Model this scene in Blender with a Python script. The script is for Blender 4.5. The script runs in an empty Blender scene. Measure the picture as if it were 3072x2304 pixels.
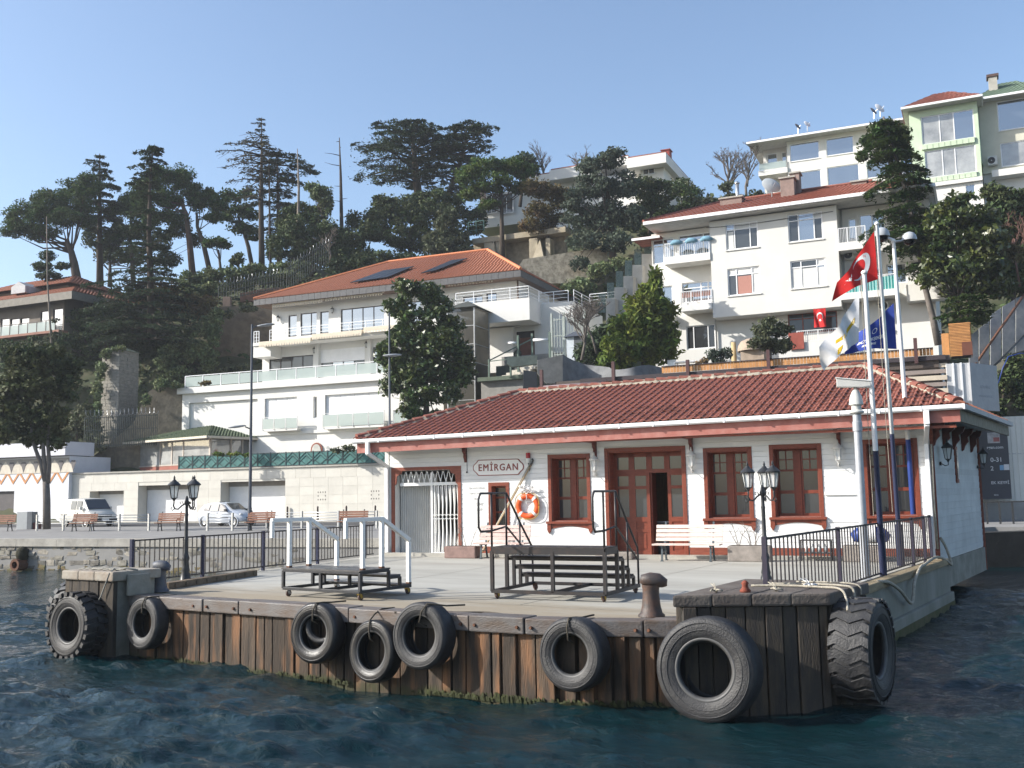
import bpy, bmesh, math, random
import numpy as np
from mathutils import Vector, Matrix
random.seed(7); RNG = np.random.default_rng(7)
sc = bpy.context.scene
COL = sc.collection
R = math.radians

# ------------------------------------------------------------------ camera
FPX, CX, CY = 3000.0, 1536.0, 1152.0          # focal length in photo pixels, photo centre
EYE = 3.02
YAW, PITCH, ROLL = R(33), math.atan(.1117), .0172
_fh = Vector((-math.sin(YAW), math.cos(YAW), 0)); RH = Vector((math.cos(YAW), math.sin(YAW), 0))
FW = _fh*math.cos(PITCH) + Vector((0, 0, 1))*math.sin(PITCH)
_u0 = RH.cross(FW)
RT = RH*math.cos(ROLL) - _u0*math.sin(ROLL)
UP = _u0*math.cos(ROLL) + RH*math.sin(ROLL)
CAM = Vector((0, 0, EYE))
cd = bpy.data.cameras.new('camera'); cam = bpy.data.objects.new('camera', cd); COL.objects.link(cam)
cd.sensor_width = 36; cd.lens = 36*FPX/3072; cd.clip_end = 6000; cd.clip_start = .1
mw = Matrix.Identity(4)
for i in range(3):
    mw[i][0] = RT[i]; mw[i][1] = UP[i]; mw[i][2] = -FW[i]; mw[i][3] = CAM[i]
cam.matrix_world = mw
sc.camera = cam

# ------------------------------------------------------------------ world, sun, exposure
SUN_AZ, SUN_EL = R(52), R(29)                  # azimuth measured from -Y towards -X
sdir = Vector((-math.sin(SUN_AZ)*math.cos(SUN_EL), -math.cos(SUN_AZ)*math.cos(SUN_EL), math.sin(SUN_EL)))
w = bpy.data.worlds.new('World'); sc.world = w; w.use_nodes = True
nt = w.node_tree; bg = nt.nodes['Background']
sky = nt.nodes.new('ShaderNodeTexSky'); sky.sky_type = 'NISHITA'; sky.sun_disc = False
sky.sun_elevation = SUN_EL
sky.sun_rotation = math.atan2(sdir.x, sdir.y)
sky.air_density = 1.0; sky.dust_density = 1.6; sky.ozone_density = 2.0; sky.altitude = 0
nt.links.new(sky.outputs[0], bg.inputs[0]); bg.inputs[1].default_value = .115
sl = bpy.data.lights.new('sun', 'SUN'); sl.energy = 3.9; sl.angle = R(.53); sl.color = (1, .955, .88)
sun = bpy.data.objects.new('sun', sl); COL.objects.link(sun)
sun.rotation_euler = sdir.to_track_quat('Z', 'Y').to_euler(); sun.location = (-30, -30, 60)
sc.view_settings.view_transform = 'Standard'; sc.view_settings.look = 'None'
sc.view_settings.exposure = 1.05; sc.view_settings.gamma = 1; sc.view_settings.use_curve_mapping = False
sc.render.engine = 'CYCLES'
sc.cycles.use_denoising = True
sc.cycles.max_bounces = 6; sc.cycles.transparent_max_bounces = 8
sc.cycles.diffuse_bounces = 3; sc.cycles.glossy_bounces = 3
sc.cycles.sample_clamp_indirect = 4; sc.cycles.sample_clamp_direct = 12
sc.cycles.caustics_reflective = False; sc.cycles.caustics_refractive = False

# ------------------------------------------------------------------ pixel helpers (photo pixels -> places)
def ray(x, y): return FW + RT*((x-CX)/FPX) - UP*((y-CY)/FPX)
def atz(x, y, z):
    d = ray(x, y); return CAM + d*((z-EYE)/d.z)
def atd(x, y, dep): return CAM + ray(x, y)*dep
def atp(x, y, P, n):
    d = ray(x, y); return CAM + d*((Vector(P)-CAM).dot(n)/d.dot(n))
def cw(lat, dep, z=0): 
    v = RH*lat + _fh*dep; return Vector((v.x, v.y, z))

# ------------------------------------------------------------------ materials
MATS = {}
def mat(name, col, rough=.7, var=.12, scale=2.5, bump=0, metal=0, spec=.35, col2=None, f2=.5, stretch=(1,1,1), rnd=0, fine=0, emis=None):
    if name in MATS: return MATS[name]
    m = bpy.data.materials.new(name); m.use_nodes = True; MATS[name] = m
    n = m.node_tree.nodes; L = m.node_tree.links; b = n['Principled BSDF']
    b.inputs['Roughness'].default_value = rough; b.inputs['Metallic'].default_value = metal
    b.inputs['Specular IOR Level'].default_value = spec
    g = n.new('ShaderNodeNewGeometry')
    mp = n.new('ShaderNodeMapping'); mp.inputs['Scale'].default_value = stretch
    L.new(g.outputs['Position'], mp.inputs['Vector'])
    tx = n.new('ShaderNodeTexNoise'); tx.inputs['Scale'].default_value = scale; tx.inputs['Detail'].default_value = 6
    tx.inputs['Roughness'].default_value = .62
    L.new(mp.outputs[0], tx.inputs['Vector'])
    c2 = col2 if col2 else tuple(c*(1-2.2*var) for c in col)
    mx = n.new('ShaderNodeMix'); mx.data_type = 'RGBA'
    mx.inputs[6].default_value = (*col, 1); mx.inputs[7].default_value = (*c2, 1)
    rp = n.new('ShaderNodeMapRange'); rp.inputs[1].default_value = f2-.18; rp.inputs[2].default_value = f2+.22
    L.new(tx.outputs[0], rp.inputs[0]); L.new(rp.outputs[0], mx.inputs[0])
    out = mx.outputs[2]
    if rnd:
        oi = n.new('ShaderNodeObjectInfo'); hs = n.new('ShaderNodeHueSaturation')
        mr = n.new('ShaderNodeMapRange'); mr.inputs[3].default_value = 1-rnd; mr.inputs[4].default_value = 1+rnd
        L.new(oi.outputs['Random'], mr.inputs[0]); L.new(mr.outputs[0], hs.inputs['Value'])
        L.new(out, hs.inputs['Color']); out = hs.outputs[0]
    L.new(out, b.inputs['Base Color'])
    if bump:
        t2 = n.new('ShaderNodeTexNoise'); t2.inputs['Scale'].default_value = fine or scale*9; t2.inputs['Detail'].default_value = 5
        L.new(mp.outputs[0], t2.inputs['Vector'])
        bp = n.new('ShaderNodeBump'); bp.inputs['Strength'].default_value = bump; bp.inputs['Distance'].default_value = .03
        L.new(t2.outputs[0], bp.inputs['Height']); L.new(bp.outputs[0], b.inputs['Normal'])
    if emis: b.inputs['Emission Color'].default_value = (*emis[:3], 1); b.inputs['Emission Strength'].default_value = emis[3]
    return m
def glassy(name, col, refl=.3, rough=.02, var=.3, scale=.6):
    """window glass seen from outside: dark room behind, mirror coat in front"""
    if name in MATS: return MATS[name]
    m = mat(name, col, .5, var, scale); n = m.node_tree.nodes; L = m.node_tree.links
    b = n['Principled BSDF']; gl = n.new('ShaderNodeBsdfGlossy'); gl.inputs['Roughness'].default_value = rough
    gl.inputs['Color'].default_value = (.95, .97, 1, 1)
    tn = n.new('ShaderNodeTexNoise'); tn.inputs['Scale'].default_value = 1.3
    g = n.new('ShaderNodeNewGeometry'); L.new(g.outputs['Position'], tn.inputs['Vector'])
    bp = n.new('ShaderNodeBump'); bp.inputs['Strength'].default_value = .06; L.new(tn.outputs[0], bp.inputs['Height'])
    L.new(bp.outputs[0], gl.inputs['Normal'])
    lw = n.new('ShaderNodeLayerWeight'); lw.inputs[0].default_value = .18
    ad = n.new('ShaderNodeMath'); ad.operation = 'ADD'; ad.use_clamp = True; ad.inputs[1].default_value = refl
    L.new(lw.outputs['Fresnel'], ad.inputs[0])
    mx = n.new('ShaderNodeMixShader'); L.new(ad.outputs[0], mx.inputs[0]); L.new(b.outputs[0], mx.inputs[1]); L.new(gl.outputs[0], mx.inputs[2])
    L.new(mx.outputs[0], n['Material Output'].inputs[0])
    return m
def clear(name, tint, alpha=.45, rough=.03):
    """see-through pane: part transparent, part mirror"""
    if name in MATS: return MATS[name]
    m = bpy.data.materials.new(name); m.use_nodes = True; MATS[name] = m
    n = m.node_tree.nodes; L = m.node_tree.links; b = n['Principled BSDF']
    b.inputs['Base Color'].default_value = (*tint, 1); b.inputs['Roughness'].default_value = rough
    b.inputs['Alpha'].default_value = alpha
    return m

# ------------------------------------------------------------------ mesh helpers
def mesh(name, V, F, m, smooth=False):
    me = bpy.data.meshes.new(name)
    me.from_pydata([tuple(v) for v in V], [], F); me.update()
    if m: me.materials.append(m)
    if smooth: me.polygons.foreach_set('use_smooth', [True]*len(me.polygons))
    return me
def put(name, me, parent=None, loc=(0,0,0), rot=(0,0,0), scale=(1,1,1)):
    o = bpy.data.objects.new(name, me); COL.objects.link(o)
    if parent: o.parent = parent
    o.location = loc; o.rotation_euler = rot; o.scale = scale
    return o
def tag(o, label=None, cat=None, group=None, kind=None):
    if label: o['label'] = label
    if cat: o['category'] = cat
    if group: o['group'] = group
    if kind: o['kind'] = kind
    return o
def thing(name, label, cat, loc=(0,0,0), rz=0, group=None):
    o = bpy.data.objects.new(name, None); COL.objects.link(o); o.empty_display_size = .3
    o.location = loc; o.rotation_euler = (0, 0, rz)
    return tag(o, label, cat, group)
def copy_tree(o, parent=None):
    c = o.copy(); COL.objects.link(c); c.parent = parent
    for ch in o.children: copy_tree(ch, c)
    return c
_cube = {}
CV = [(-.5,-.5,-.5),(.5,-.5,-.5),(.5,.5,-.5),(-.5,.5,-.5),(-.5,-.5,.5),(.5,-.5,.5),(.5,.5,.5),(-.5,.5,.5)]
CF = [(0,3,2,1),(4,5,6,7),(0,1,5,4),(1,2,6,5),(2,3,7,6),(3,0,4,7)]
def bx(name, m, parent, x0, x1, y0, y1, z0, z1, rot=(0,0,0)):
    """a box as an object sharing one unit cube per material"""
    if m.name not in _cube: _cube[m.name] = mesh('box', CV, CF, m)
    return put(name, _cube[m.name], parent, ((x0+x1)/2, (y0+y1)/2, (z0+z1)/2), rot, (abs(x1-x0), abs(y1-y0), abs(z1-z0)))
class MB:
    """collects shapes for ONE mesh"""
    def __init__(s): s.V = []; s.F = []
    def add(s, V, F):
        o = len(s.V); s.V += [Vector(v) for v in V]; s.F += [tuple(i+o for i in f) for f in F]; return s
    def box(s, x0, x1, y0, y1, z0, z1):
        return s.add([((a+.5)*(x1-x0)+x0, (b+.5)*(y1-y0)+y0, (c+.5)*(z1-z0)+z0) for a,b,c in CV], CF)
    def bar(s, a, b, wx=.05, wy=None, up=(0,0,1)):
        a = Vector(a); b = Vector(b); wy = wy or wx; d = (b-a).normalized(); u = Vector(up)
        if abs(d.dot(u)) > .98: u = Vector((0,1,0)) if abs(d.y) < .9 else Vector((1,0,0))
        x = d.cross(u).normalized(); y = x.cross(d)
        V = [p + x*sx*wx/2 + y*sy*wy/2 for p in (a, b) for sx, sy in ((-1,-1),(1,-1),(1,1),(-1,1))]
        return s.add(V, [(3,2,1,0),(4,5,6,7),(0,1,5,4),(1,2,6,5),(2,3,7,6),(3,0,4,7)])
    def tube(s, pts, r, n=8, cap=True):
        pts = [Vector(p) for p in pts]; k = len(pts)
        rs = list(r) if hasattr(r, '__len__') else [r]*k
        V = []; F = []; pu = None
        for i, p in enumerate(pts):
            d = (pts[min(i+1,k-1)] - pts[max(i-1,0)]).normalized()
            if pu is None: pu = Vector((0,0,1)) if abs(d.z) < .9 else Vector((1,0,0))
            x = d.cross(pu); x = x.normalized() if x.length > 1e-6 else Vector((1,0,0)); y = x.cross(d); pu = y
            V += [p + (x*math.cos(t) + y*math.sin(t))*rs[i] for t in (2*math.pi*j/n for j in range(n))]
        for i in range(k-1):
            F += [(i*n+j, i*n+(j+1)%n, (i+1)*n+(j+1)%n, (i+1)*n+j) for j in range(n)]
        if cap: F += [tuple(reversed(range(n))), tuple(range((k-1)*n, k*n))]
        return s.add(V, F)
    def lathe(s, prof, n=24, origin=(0,0,0), axis='z', closed=False):
        """prof: (radius, height) pairs turned about an axis"""
        o = Vector(origin); V = []; F = []; k = len(prof)
        for r_, h in prof:
            for j in range(n):
                t = 2*math.pi*j/n; a, b = r_*math.cos(t), r_*math.sin(t)
                V.append(o + Vector({'z': (a,b,h), 'y': (a,h,b), 'x': (h,a,b)}[axis]))
        for i in range(k if closed else k-1):
            i2 = (i+1) % k
            F += [(i*n+j, i*n+(j+1)%n, i2*n+(j+1)%n, i2*n+j) for j in range(n)]
        return s.add(V, F)
    def ball(s, c, r, n=10, sq=(1,1,1)):
        return s.lathe([(max(r*math.sin(math.pi*i/n), .001)*1, -r*math.cos(math.pi*i/n)*sq[2]) for i in range(n+1)], n+2, c)
    def poly(s, pts, off):
        """prism: flat outline pts extruded by the vector off"""
        pts = [Vector(p) for p in pts]; off = Vector(off); n = len(pts)
        return s.add(pts + [p+off for p in pts], [tuple(range(n)), tuple(reversed(range(n, 2*n)))] + [(i, i+n, (i+1)%n+n, (i+1)%n) for i in range(n)])
    def build(s, name, m, parent=None, smooth=False, bevel=0, fix=True, auto=None):
        me = mesh(name, s.V, s.F, m)
        if fix or bevel:
            b = bmesh.new(); b.from_mesh(me)
            if bevel: bmesh.ops.bevel(b, geom=b.edges[:], offset=bevel, segments=2, profile=.6, affect='EDGES', clamp_overlap=True)
            bmesh.ops.recalc_face_normals(b, faces=b.faces[:]); b.to_mesh(me); b.free()
        if smooth:
            me.polygons.foreach_set('use_smooth', [True]*len(me.polygons))
            if auto is not None: me.set_sharp_from_angle(angle=R(auto))
        return put(name, me, parent)
def skin_wall(name, m, parent, x0, x1, z0, z1, y, holes=(), rec=.15):
    """front skin of a wall in its local x/z plane with recessed openings (x0,x1,z0,z1)"""
    xs = sorted({x0, x1} | {h[0] for h in holes} | {h[1] for h in holes}); zs = sorted({z0, z1} | {h[2] for h in holes} | {h[3] for h in holes})
    b = MB()
    for i in range(len(xs)-1):
        for k in range(len(zs)-1):
            cx, cz = (xs[i]+xs[i+1])/2, (zs[k]+zs[k+1])/2
            if any(h[0] < cx < h[1] and h[2] < cz < h[3] for h in holes): continue
            b.add([(xs[i],y,zs[k]),(xs[i+1],y,zs[k]),(xs[i+1],y,zs[k+1]),(xs[i],y,zs[k+1])], [(0,1,2,3)])
    for a, c, d, e in holes:
        q = y+rec
        b.add([(a,y,d),(a,q,d),(a,q,e),(a,y,e)], [(0,3,2,1)]); b.add([(c,y,d),(c,q,d),(c,q,e),(c,y,e)], [(0,1,2,3)])
        b.add([(a,y,e),(a,q,e),(c,q,e),(c,y,e)], [(0,3,2,1)]); b.add([(a,y,d),(a,q,d),(c,q,d),(c,y,d)], [(0,1,2,3)])
    q = y+rec
    b.add([(x0,y,z0),(x0,q,z0),(x0,q,z1),(x0,y,z1)], [(0,1,2,3)]); b.add([(x1,y,z0),(x1,q,z0),(x1,q,z1),(x1,y,z1)], [(0,3,2,1)])
    b.add([(x0,y,z1),(x1,y,z1),(x1,q,z1),(x0,q,z1)], [(0,1,2,3)]); b.add([(x0,y,z0),(x1,y,z0),(x1,q,z0),(x0,q,z0)], [(3,2,1,0)])
    return b.build(name, m, parent, fix=False)
def window(parent, x0, x1, z0, z1, y, xs=(), zs=(), fm=None, gm=None, fw=.07, fd=.08, name='window', sill=None):
    """frame with bars at the given fractions; every pane its own child"""
    b = MB(); X = [x0]+[x0+(x1-x0)*f for f in xs]+[x1]; Z = [z0]+[z0+(z1-z0)*f for f in zs]+[z1]
    b.box(x0, x0+fw, y, y+fd, z0, z1).box(x1-fw, x1, y, y+fd, z0, z1).box(x0+fw, x1-fw, y, y+fd, z0, z0+fw).box(x0+fw, x1-fw, y, y+fd, z1-fw, z1)
    for x in X[1:-1]: b.box(x-fw*.45, x+fw*.45, y+.004, y+fd, z0+fw, z1-fw)
    for z in Z[1:-1]: b.box(x0+fw, x1-fw, y+.008, y+fd, z-fw*.4, z+fw*.4)
    f = b.build(name, fm, parent, fix=False)
    for i in range(len(X)-1):
        for k in range(len(Z)-1):
            bx('pane', gm if not isinstance(gm, (list, tuple)) else random.choice(gm), f, X[i]+fw*.3, X[i+1]-fw*.3, y+fd*.55, y+fd*.75, Z[k]+fw*.3, Z[k+1]-fw*.3)
    if sill: bx('sill', sill, f, x0-.06, x1+.06, y-.13, y+.02, z0-.07, z0-.003)
    return f
class Frame:
    """upright building frame: local x along the facade, y into the building, z up"""
    def __init__(s, O, ang):
        s.O = Vector(O); s.a = ang; s.ex = Vector((math.cos(ang), math.sin(ang), 0)); s.ey = Vector((-math.sin(ang), math.cos(ang), 0))
    def px(s, x, y, v=0):
        P = atp(x, y, s.O+s.ey*v, s.ey)-s.O; return P.dot(s.ex), P.z
    def rect(s, x0, y0, x1, y1, v=0):
        """photo rectangle (left, top, right, bottom at mid-slopes) -> local x0,x1,z0,z1"""
        xm, ym = (x0+x1)/2, (y0+y1)/2
        return s.px(x0, ym, v)[0], s.px(x1, ym, v)[0], s.px(xm, y1, v)[1], s.px(xm, y0, v)[1]
    def w(s, x, y, z=0): return s.O + s.ex*x + s.ey*y + Vector((0,0,z))
def text_mesh(txt, size, depth=.004, bold=0, sx=1.0, space=1.0):
    cu = bpy.data.curves.new('txt', 'FONT'); cu.body = txt; cu.size = size; cu.extrude = depth; cu.offset = bold; cu.align_x = 'CENTER'; cu.align_y = 'CENTER'
    cu.resolution_u = 3; cu.space_character = space
    o = bpy.data.objects.new('txt', cu); COL.objects.link(o); bpy.context.view_layer.update()
    dg = bpy.context.evaluated_depsgraph_get(); me = bpy.data.meshes.new_from_object(o.evaluated_get(dg))
    bpy.data.objects.remove(o); bpy.data.curves.remove(cu)
    if sx != 1:
        for v in me.vertices: v.co.x *= sx
    return me
def lettering(name, txt, size, m, parent, loc, rot=(R(90),0,0), **k):
    me = text_mesh(txt, size, **k); me.materials.clear(); me.materials.append(m)
    return put(name, me, parent, loc, rot)
# ------------------------------------------------------------------ shared materials
WHITE = mat('white_plaster', (.70,.69,.66), .8, .06, .5, .05, col2=(.62,.61,.57), stretch=(1,1,.35))
WHITEP = mat('white_paint', (.82,.82,.80), .45, .05, 3, rnd=.03)
PVC = mat('white_pvc', (.82,.82,.82), .3, .02)
REDWOOD = mat('red_brown_wood', (.27,.075,.045), .5, .18, 4, .1, stretch=(1,1,6))
FASCIA = mat('faded_red_fascia', (.33,.115,.09), .6, .16, 3, .1, col2=(.42,.2,.17), f2=.55)
TILE = mat('clay_tile', (.25,.088,.062), .75, .2, 7, .15, rnd=.22)
TILE2 = mat('orange_clay_tile', (.30,.118,.07), .75, .1, 5, .1)
MORTAR = mat('mortar', (.38,.34,.27), .9, .2, 6, .4)
CONC = mat('concrete', (.45,.43,.38), .85, .16, 1.1, .2)
CONCD = mat('weathered_concrete', (.30,.29,.25), .9, .2, 1.6, .4, col2=(.15,.145,.12))
GALV = mat('galvanised_steel', (.52,.54,.56), .38, .12, 5, metal=.7)
BLACKM = mat('black_painted_steel', (.028,.026,.027), .42, .2, 9, .05, col2=(.07,.045,.035), f2=.68)
NAVY = mat('navy_paint', (.018,.024,.062), .4, .12, 6)
BLUEP = mat('blue_paint', (.025,.055,.23), .4, .1, 6)
IRON = mat('dark_cast_iron', (.035,.037,.04), .4, .2, 10, .05)
RUBBER = mat('worn_rubber', (.022,.022,.024), .55, .25, 5, .35, col2=(.055,.054,.052), f2=.62, spec=.4)
RUBBERD = mat('smooth_black_rubber', (.013,.013,.014), .38, .25, 4, .2, col2=(.035,.035,.035), f2=.65)
ROPE = mat('weathered_rope', (.46,.42,.34), .95, .2, 20, .5)
ROPED = mat('dark_rope', (.10,.085,.065), .95, .2, 20, .5)
RUST = mat('rusty_iron', (.16,.07,.04), .8, .25, 8, .3)
GLASS = glassy('window_glass', (.035,.04,.043), .06)
GLASSD = glassy('dark_window_glass', (.015,.017,.02), .04)
CURTG = glassy('curtained_glass', (.42,.42,.40), .12, .05)
GLASSB = glassy('sky_window_glass', (.05,.06,.075), .34)
CURT = mat('curtain', (.72,.72,.70), .9, .15, 14, stretch=(8,8,.3))
CURTP = mat('pink_curtain', (.50,.25,.20), .9, .15, 14, stretch=(8,8,.3))
DARK = mat('dark_interior', (.02,.02,.022), .9, .2)

# ------------------------------------------------------------------ water
def water():
    m = bpy.data.materials.new('sea_water'); m.use_nodes = True
    n = m.node_tree.nodes; L = m.node_tree.links; b = n['Principled BSDF']
    b.inputs['Base Color'].default_value = (.0020,.0150,.0185,1); b.inputs['Roughness'].default_value = .02; b.inputs['IOR'].default_value = 1.34
    g = n.new('ShaderNodeNewGeometry')
    t = n.new('ShaderNodeTexNoise'); t.inputs['Scale'].default_value = 5.5; t.inputs['Detail'].default_value = 6; t.inputs['Roughness'].default_value = .6; t.inputs['Distortion'].default_value = .6
    mp = n.new('ShaderNodeMapping'); mp.inputs['Rotation'].default_value = (0,0,R(20)); mp.inputs['Scale'].default_value = (.55,1.3,1)
    L.new(g.outputs['Position'], mp.inputs[0]); L.new(mp.outputs[0], t.inputs[0])
    bp = n.new('ShaderNodeBump'); bp.inputs['Strength'].default_value = 1; bp.inputs['Distance'].default_value = .06
    L.new(t.outputs[0], bp.inputs['Height']); L.new(bp.outputs[0], b.inputs['Normal'])
    def axis(lo, hi, step, far):
        a = list(np.arange(lo, hi, step)); s = step; x = hi
        while x < far: s *= 1.22; x += s; a.append(x)
        s = step; x = lo
        while x > -far: s *= 1.22; x -= s; a.insert(0, x)
        return np.array(a)
    # axes along the view so that the fine part covers what the camera sees
    lat = axis(-24, 12, .085, 2500); dep = axis(9, 30, .065, 2500)
    A, B = np.meshgrid(lat, dep); X = RH.x*A + _fh.x*B; Y = RH.y*A + _fh.y*B
    Z = np.zeros_like(X); rg = np.random.default_rng(3)
    for i in range(50):
        wl = .30*(1.07**i)*rg.uniform(.9,1.1); th = rg.normal(R(118), .62); k = 2*math.pi/wl
        ph = rg.uniform(0, 6.28) + .9*np.sin(X*.31+i)+.9*np.cos(Y*.37-i)
        am = .0080*wl**.30
        Z += am*np.sin(k*(X*math.cos(th)+Y*math.sin(th))+ph)
    fade = np.clip((70-np.hypot(A, B))/40, 0, 1); env = .75+.5*np.sin(X*.23+1)*np.cos(Y*.29)
    Z = Z*fade*env; Z = Z + .4*np.abs(Z)
    nx, ny = len(lat), len(dep)
    V = np.stack([X, Y, Z], -1).reshape(-1, 3)
    me = bpy.data.meshes.new('water'); me.vertices.add(len(V)); me.vertices.foreach_set('co', V.ravel())
    idx = np.arange(nx*ny).reshape(ny, nx)
    q = np.stack([idx[:-1,:-1], idx[:-1,1:], idx[1:,1:], idx[1:,:-1]], -1).reshape(-1, 4)
    me.loops.add(q.size); me.loops.foreach_set('vertex_index', q.ravel()); me.polygons.add(len(q))
    me.polygons.foreach_set('loop_start', np.arange(0, q.size, 4)); me.polygons.foreach_set('use_smooth', [True]*len(q)); me.update()
    me.materials.append(m)
    tag(put('water', me), kind='structure')
water()

# ------------------------------------------------------------------ terrain
def hill():
    d_ = [58,64,70,76,84,92,100,110,125,160,300]; l_ = [-120,-60,-34,-24,-10,0,8,18,40,120]
    zt = np.array([
     [-3,-3,-3,-3,-3,-3,-3,-3,-3,-3],
     [-3,-3,-3,-3,-3,-2,0,2,3,3],
     [-3,-3,-3,-3,-3,1,6,8,9,9],
     [-3,-3,-2,-1,2,8,11,11,11,12],
     [-1,0,4.8,5.2,6.2,10.5,11.5,12,20,22],
     [12,13,14,13,14,16,17,22,27,28],
     [22,21.5,22,22,23,24,26,30,31,32],
     [24,24,27.2,28.6,29.5,30.5,33,35,34,34],
     [24,25,28,30,32,34,36,38,37,37],
     [22,24,27,30,32,34,37,38,37,37],
     [5,6,10,14,18,20,20,20,20,20]], float)
    dd = np.concatenate([np.arange(58,130,1.2), np.arange(130,300,12)]); ll = np.arange(-115,116,1.6)
    tmp = np.array([np.interp(ll, l_, r_) for r_ in zt]); Z = np.array([np.interp(dd, d_, tmp[:,j]) for j in range(len(ll))]).T
    A, B = np.meshgrid(ll, dd)
    Z += .35*np.sin(A*.9+B*.5)*np.cos(B*.8-A*.3) + .2*np.sin(A*2.1)*np.sin(B*1.7)
    V = [(RH.x*a+_fh.x*b, RH.y*a+_fh.y*b, z) for a, b, z in zip(A.ravel(), B.ravel(), Z.ravel())]
    nx = len(ll); F = [(i*nx+j, i*nx+j+1, (i+1)*nx+j+1, (i+1)*nx+j) for i in range(len(dd)-1) for j in range(nx-1)]
    m = mat('hillside_ground', (.05,.062,.028), .95, .3, .5, .6, col2=(.12,.095,.06), f2=.58, fine=3)
    tag(put('hillside', mesh('hillside', V, F, m, True)), kind='structure')
    return lambda a, b: float(np.interp(b, d_, [np.interp(a, l_, r_) for r_ in zt]))
HZ = hill()

# ------------------------------------------------------------------ promenade and sea wall
PZ = 1.42
WALLF = Frame((-28.96, 29.9, 0), R(12))
def promenade():
    asp = mat('promenade_paving', (.26,.255,.245), .9, .14, .7, .2, col2=(.19,.185,.18))
    pts = [(-130,9.5),(-45.65,26.4),(-28.96,29.9),(-20,31.8),(-10,33.9),(-8.5,42),(-6,45.2),(70,60),(70,110),(-20,80),(-130,60)]
    b = MB().poly([(x,y,-2) for x,y in pts], (0,0,2+PZ))
    o = b.build('promenade', asp); tag(o, kind='structure')
    road = mat('road_asphalt', (.075,.075,.078), .9, .15, 1.5, .2)
    f = Frame(atz(700,1567,PZ), R(11))
    r_ = MB().add([f.w(-60,-9,.004), f.w(40,-9,.004), f.w(40,-1.2,.004), f.w(-60,-1.2,.004)], [(0,1,2,3)]).build('road', road); tag(r_, kind='structure')
    kb = MB()
    for i in range(30): kb.box(-36+i*2, -34.02+i*2, -1.2, -.85, 0, .12)
    k = kb.build('kerb', CONC); k.location = f.O; k.rotation_euler = (0,0,f.a); tag(k, kind='structure')
    # stone sea wall
    sw = thing('sea_wall', 'rough stone sea wall below the promenade with green weed at the waterline', 'wall', WALLF.O, WALLF.a)
    core = mat('sea_wall_mortar', (.19,.17,.135), .95, .25, 3, .6, col2=(.06,.06,.045))
    MB().box(-80, 9.5, .06, .6, -2, PZ-.14).build('wall_core', core, sw)
    cop = mat('coping_concrete', (.40,.38,.34), .9, .2, 1.5, .3)
    x = -80
    while x < 9.2:
        l = 2.4 if x > -20 else 8; bx('coping_slab', cop, sw, x, min(x+l-.015, 9.5), -.05, .5, PZ-.33, PZ+.015); x += l
    st = [mat('sea_stone_%d' % i, c, .9, .25, 5, .5, rnd=.25) for i, c in enumerate([(.25,.235,.20),(.30,.28,.235),(.20,.185,.16),(.36,.325,.27)])]
    wet = mat('weedy_stone', (.09,.095,.035), .8, .3, 4, .5, col2=(.16,.10,.05), rnd=.3)
    shapes = []
    for i in range(6):
        bm = bmesh.new(); bmesh.ops.create_cube(bm, size=1); bmesh.ops.subdivide_edges(bm, edges=bm.edges[:], cuts=1, use_grid_fill=True)
        for v in bm.verts:
            v.co = Vector([c*(.86 if sum(abs(q) > .4 for q in v.co) >= 2 else 1) for c in v.co]) + Vector([random.uniform(-.06,.06) for _ in range(3)])
        shapes.append(bm)
    ms = {}
    rows = [(-.15,.08),(.08,.27),(.27,.50),(.50,.68),(.68,.90),(.90,1.09)]
    for k, (z0, z1) in enumerate(rows):
        x = -18.2 - random.random()*.4
        while x < 8.6:
            l = random.choice([.22,.3,.38,.5,.62,.8])*random.uniform(.85,1.15)
            if random.random() > .12:
                q = random.randrange(6); mm = wet if k < 1 or (k == 1 and random.random() < .4) else random.choice(st)
                if (q, mm.name) not in ms:
                    me = bpy.data.meshes.new('stone'); shapes[q].to_mesh(me); me.materials.append(mm); ms[q, mm.name] = me
                dz = random.uniform(-.05,.05); put('stone', ms[q, mm.name], sw, (x+l/2, .11+random.uniform(-.03,.03), (z0+z1)/2+dz), (0,random.gauss(0,.10),0), (l*random.uniform(.85,1.05), random.uniform(.16,.24), (z1-z0)*random.uniform(.75,1.15)))
            x += l
    # outfall pipe stub in the wall
    p = WALLF.px(70, 1690); ot = thing('outfall_pipe', 'rusty outfall pipe stub with weed sticking out of the sea wall', 'pipe', WALLF.w(p[0], 0, 0), WALLF.a)
    MB().lathe([(.16,-.5),(.27,-.5),(.27,.3),(.2,.3),(.16,.25)], 18, (0,0,.28), 'y', True).build('pipe', RUST, ot, True, auto=40)
    MB().lathe([(.05,.45),(.22,.5),(.3,.7),(.26,.95),(.12,1.05),(.03,1.1)], 10, (.05,-.12,0)).build('weed_clump', mat('dark_weed', (.03,.028,.012), .9, .3, 9, .8), ot, True)
promenade()

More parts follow.
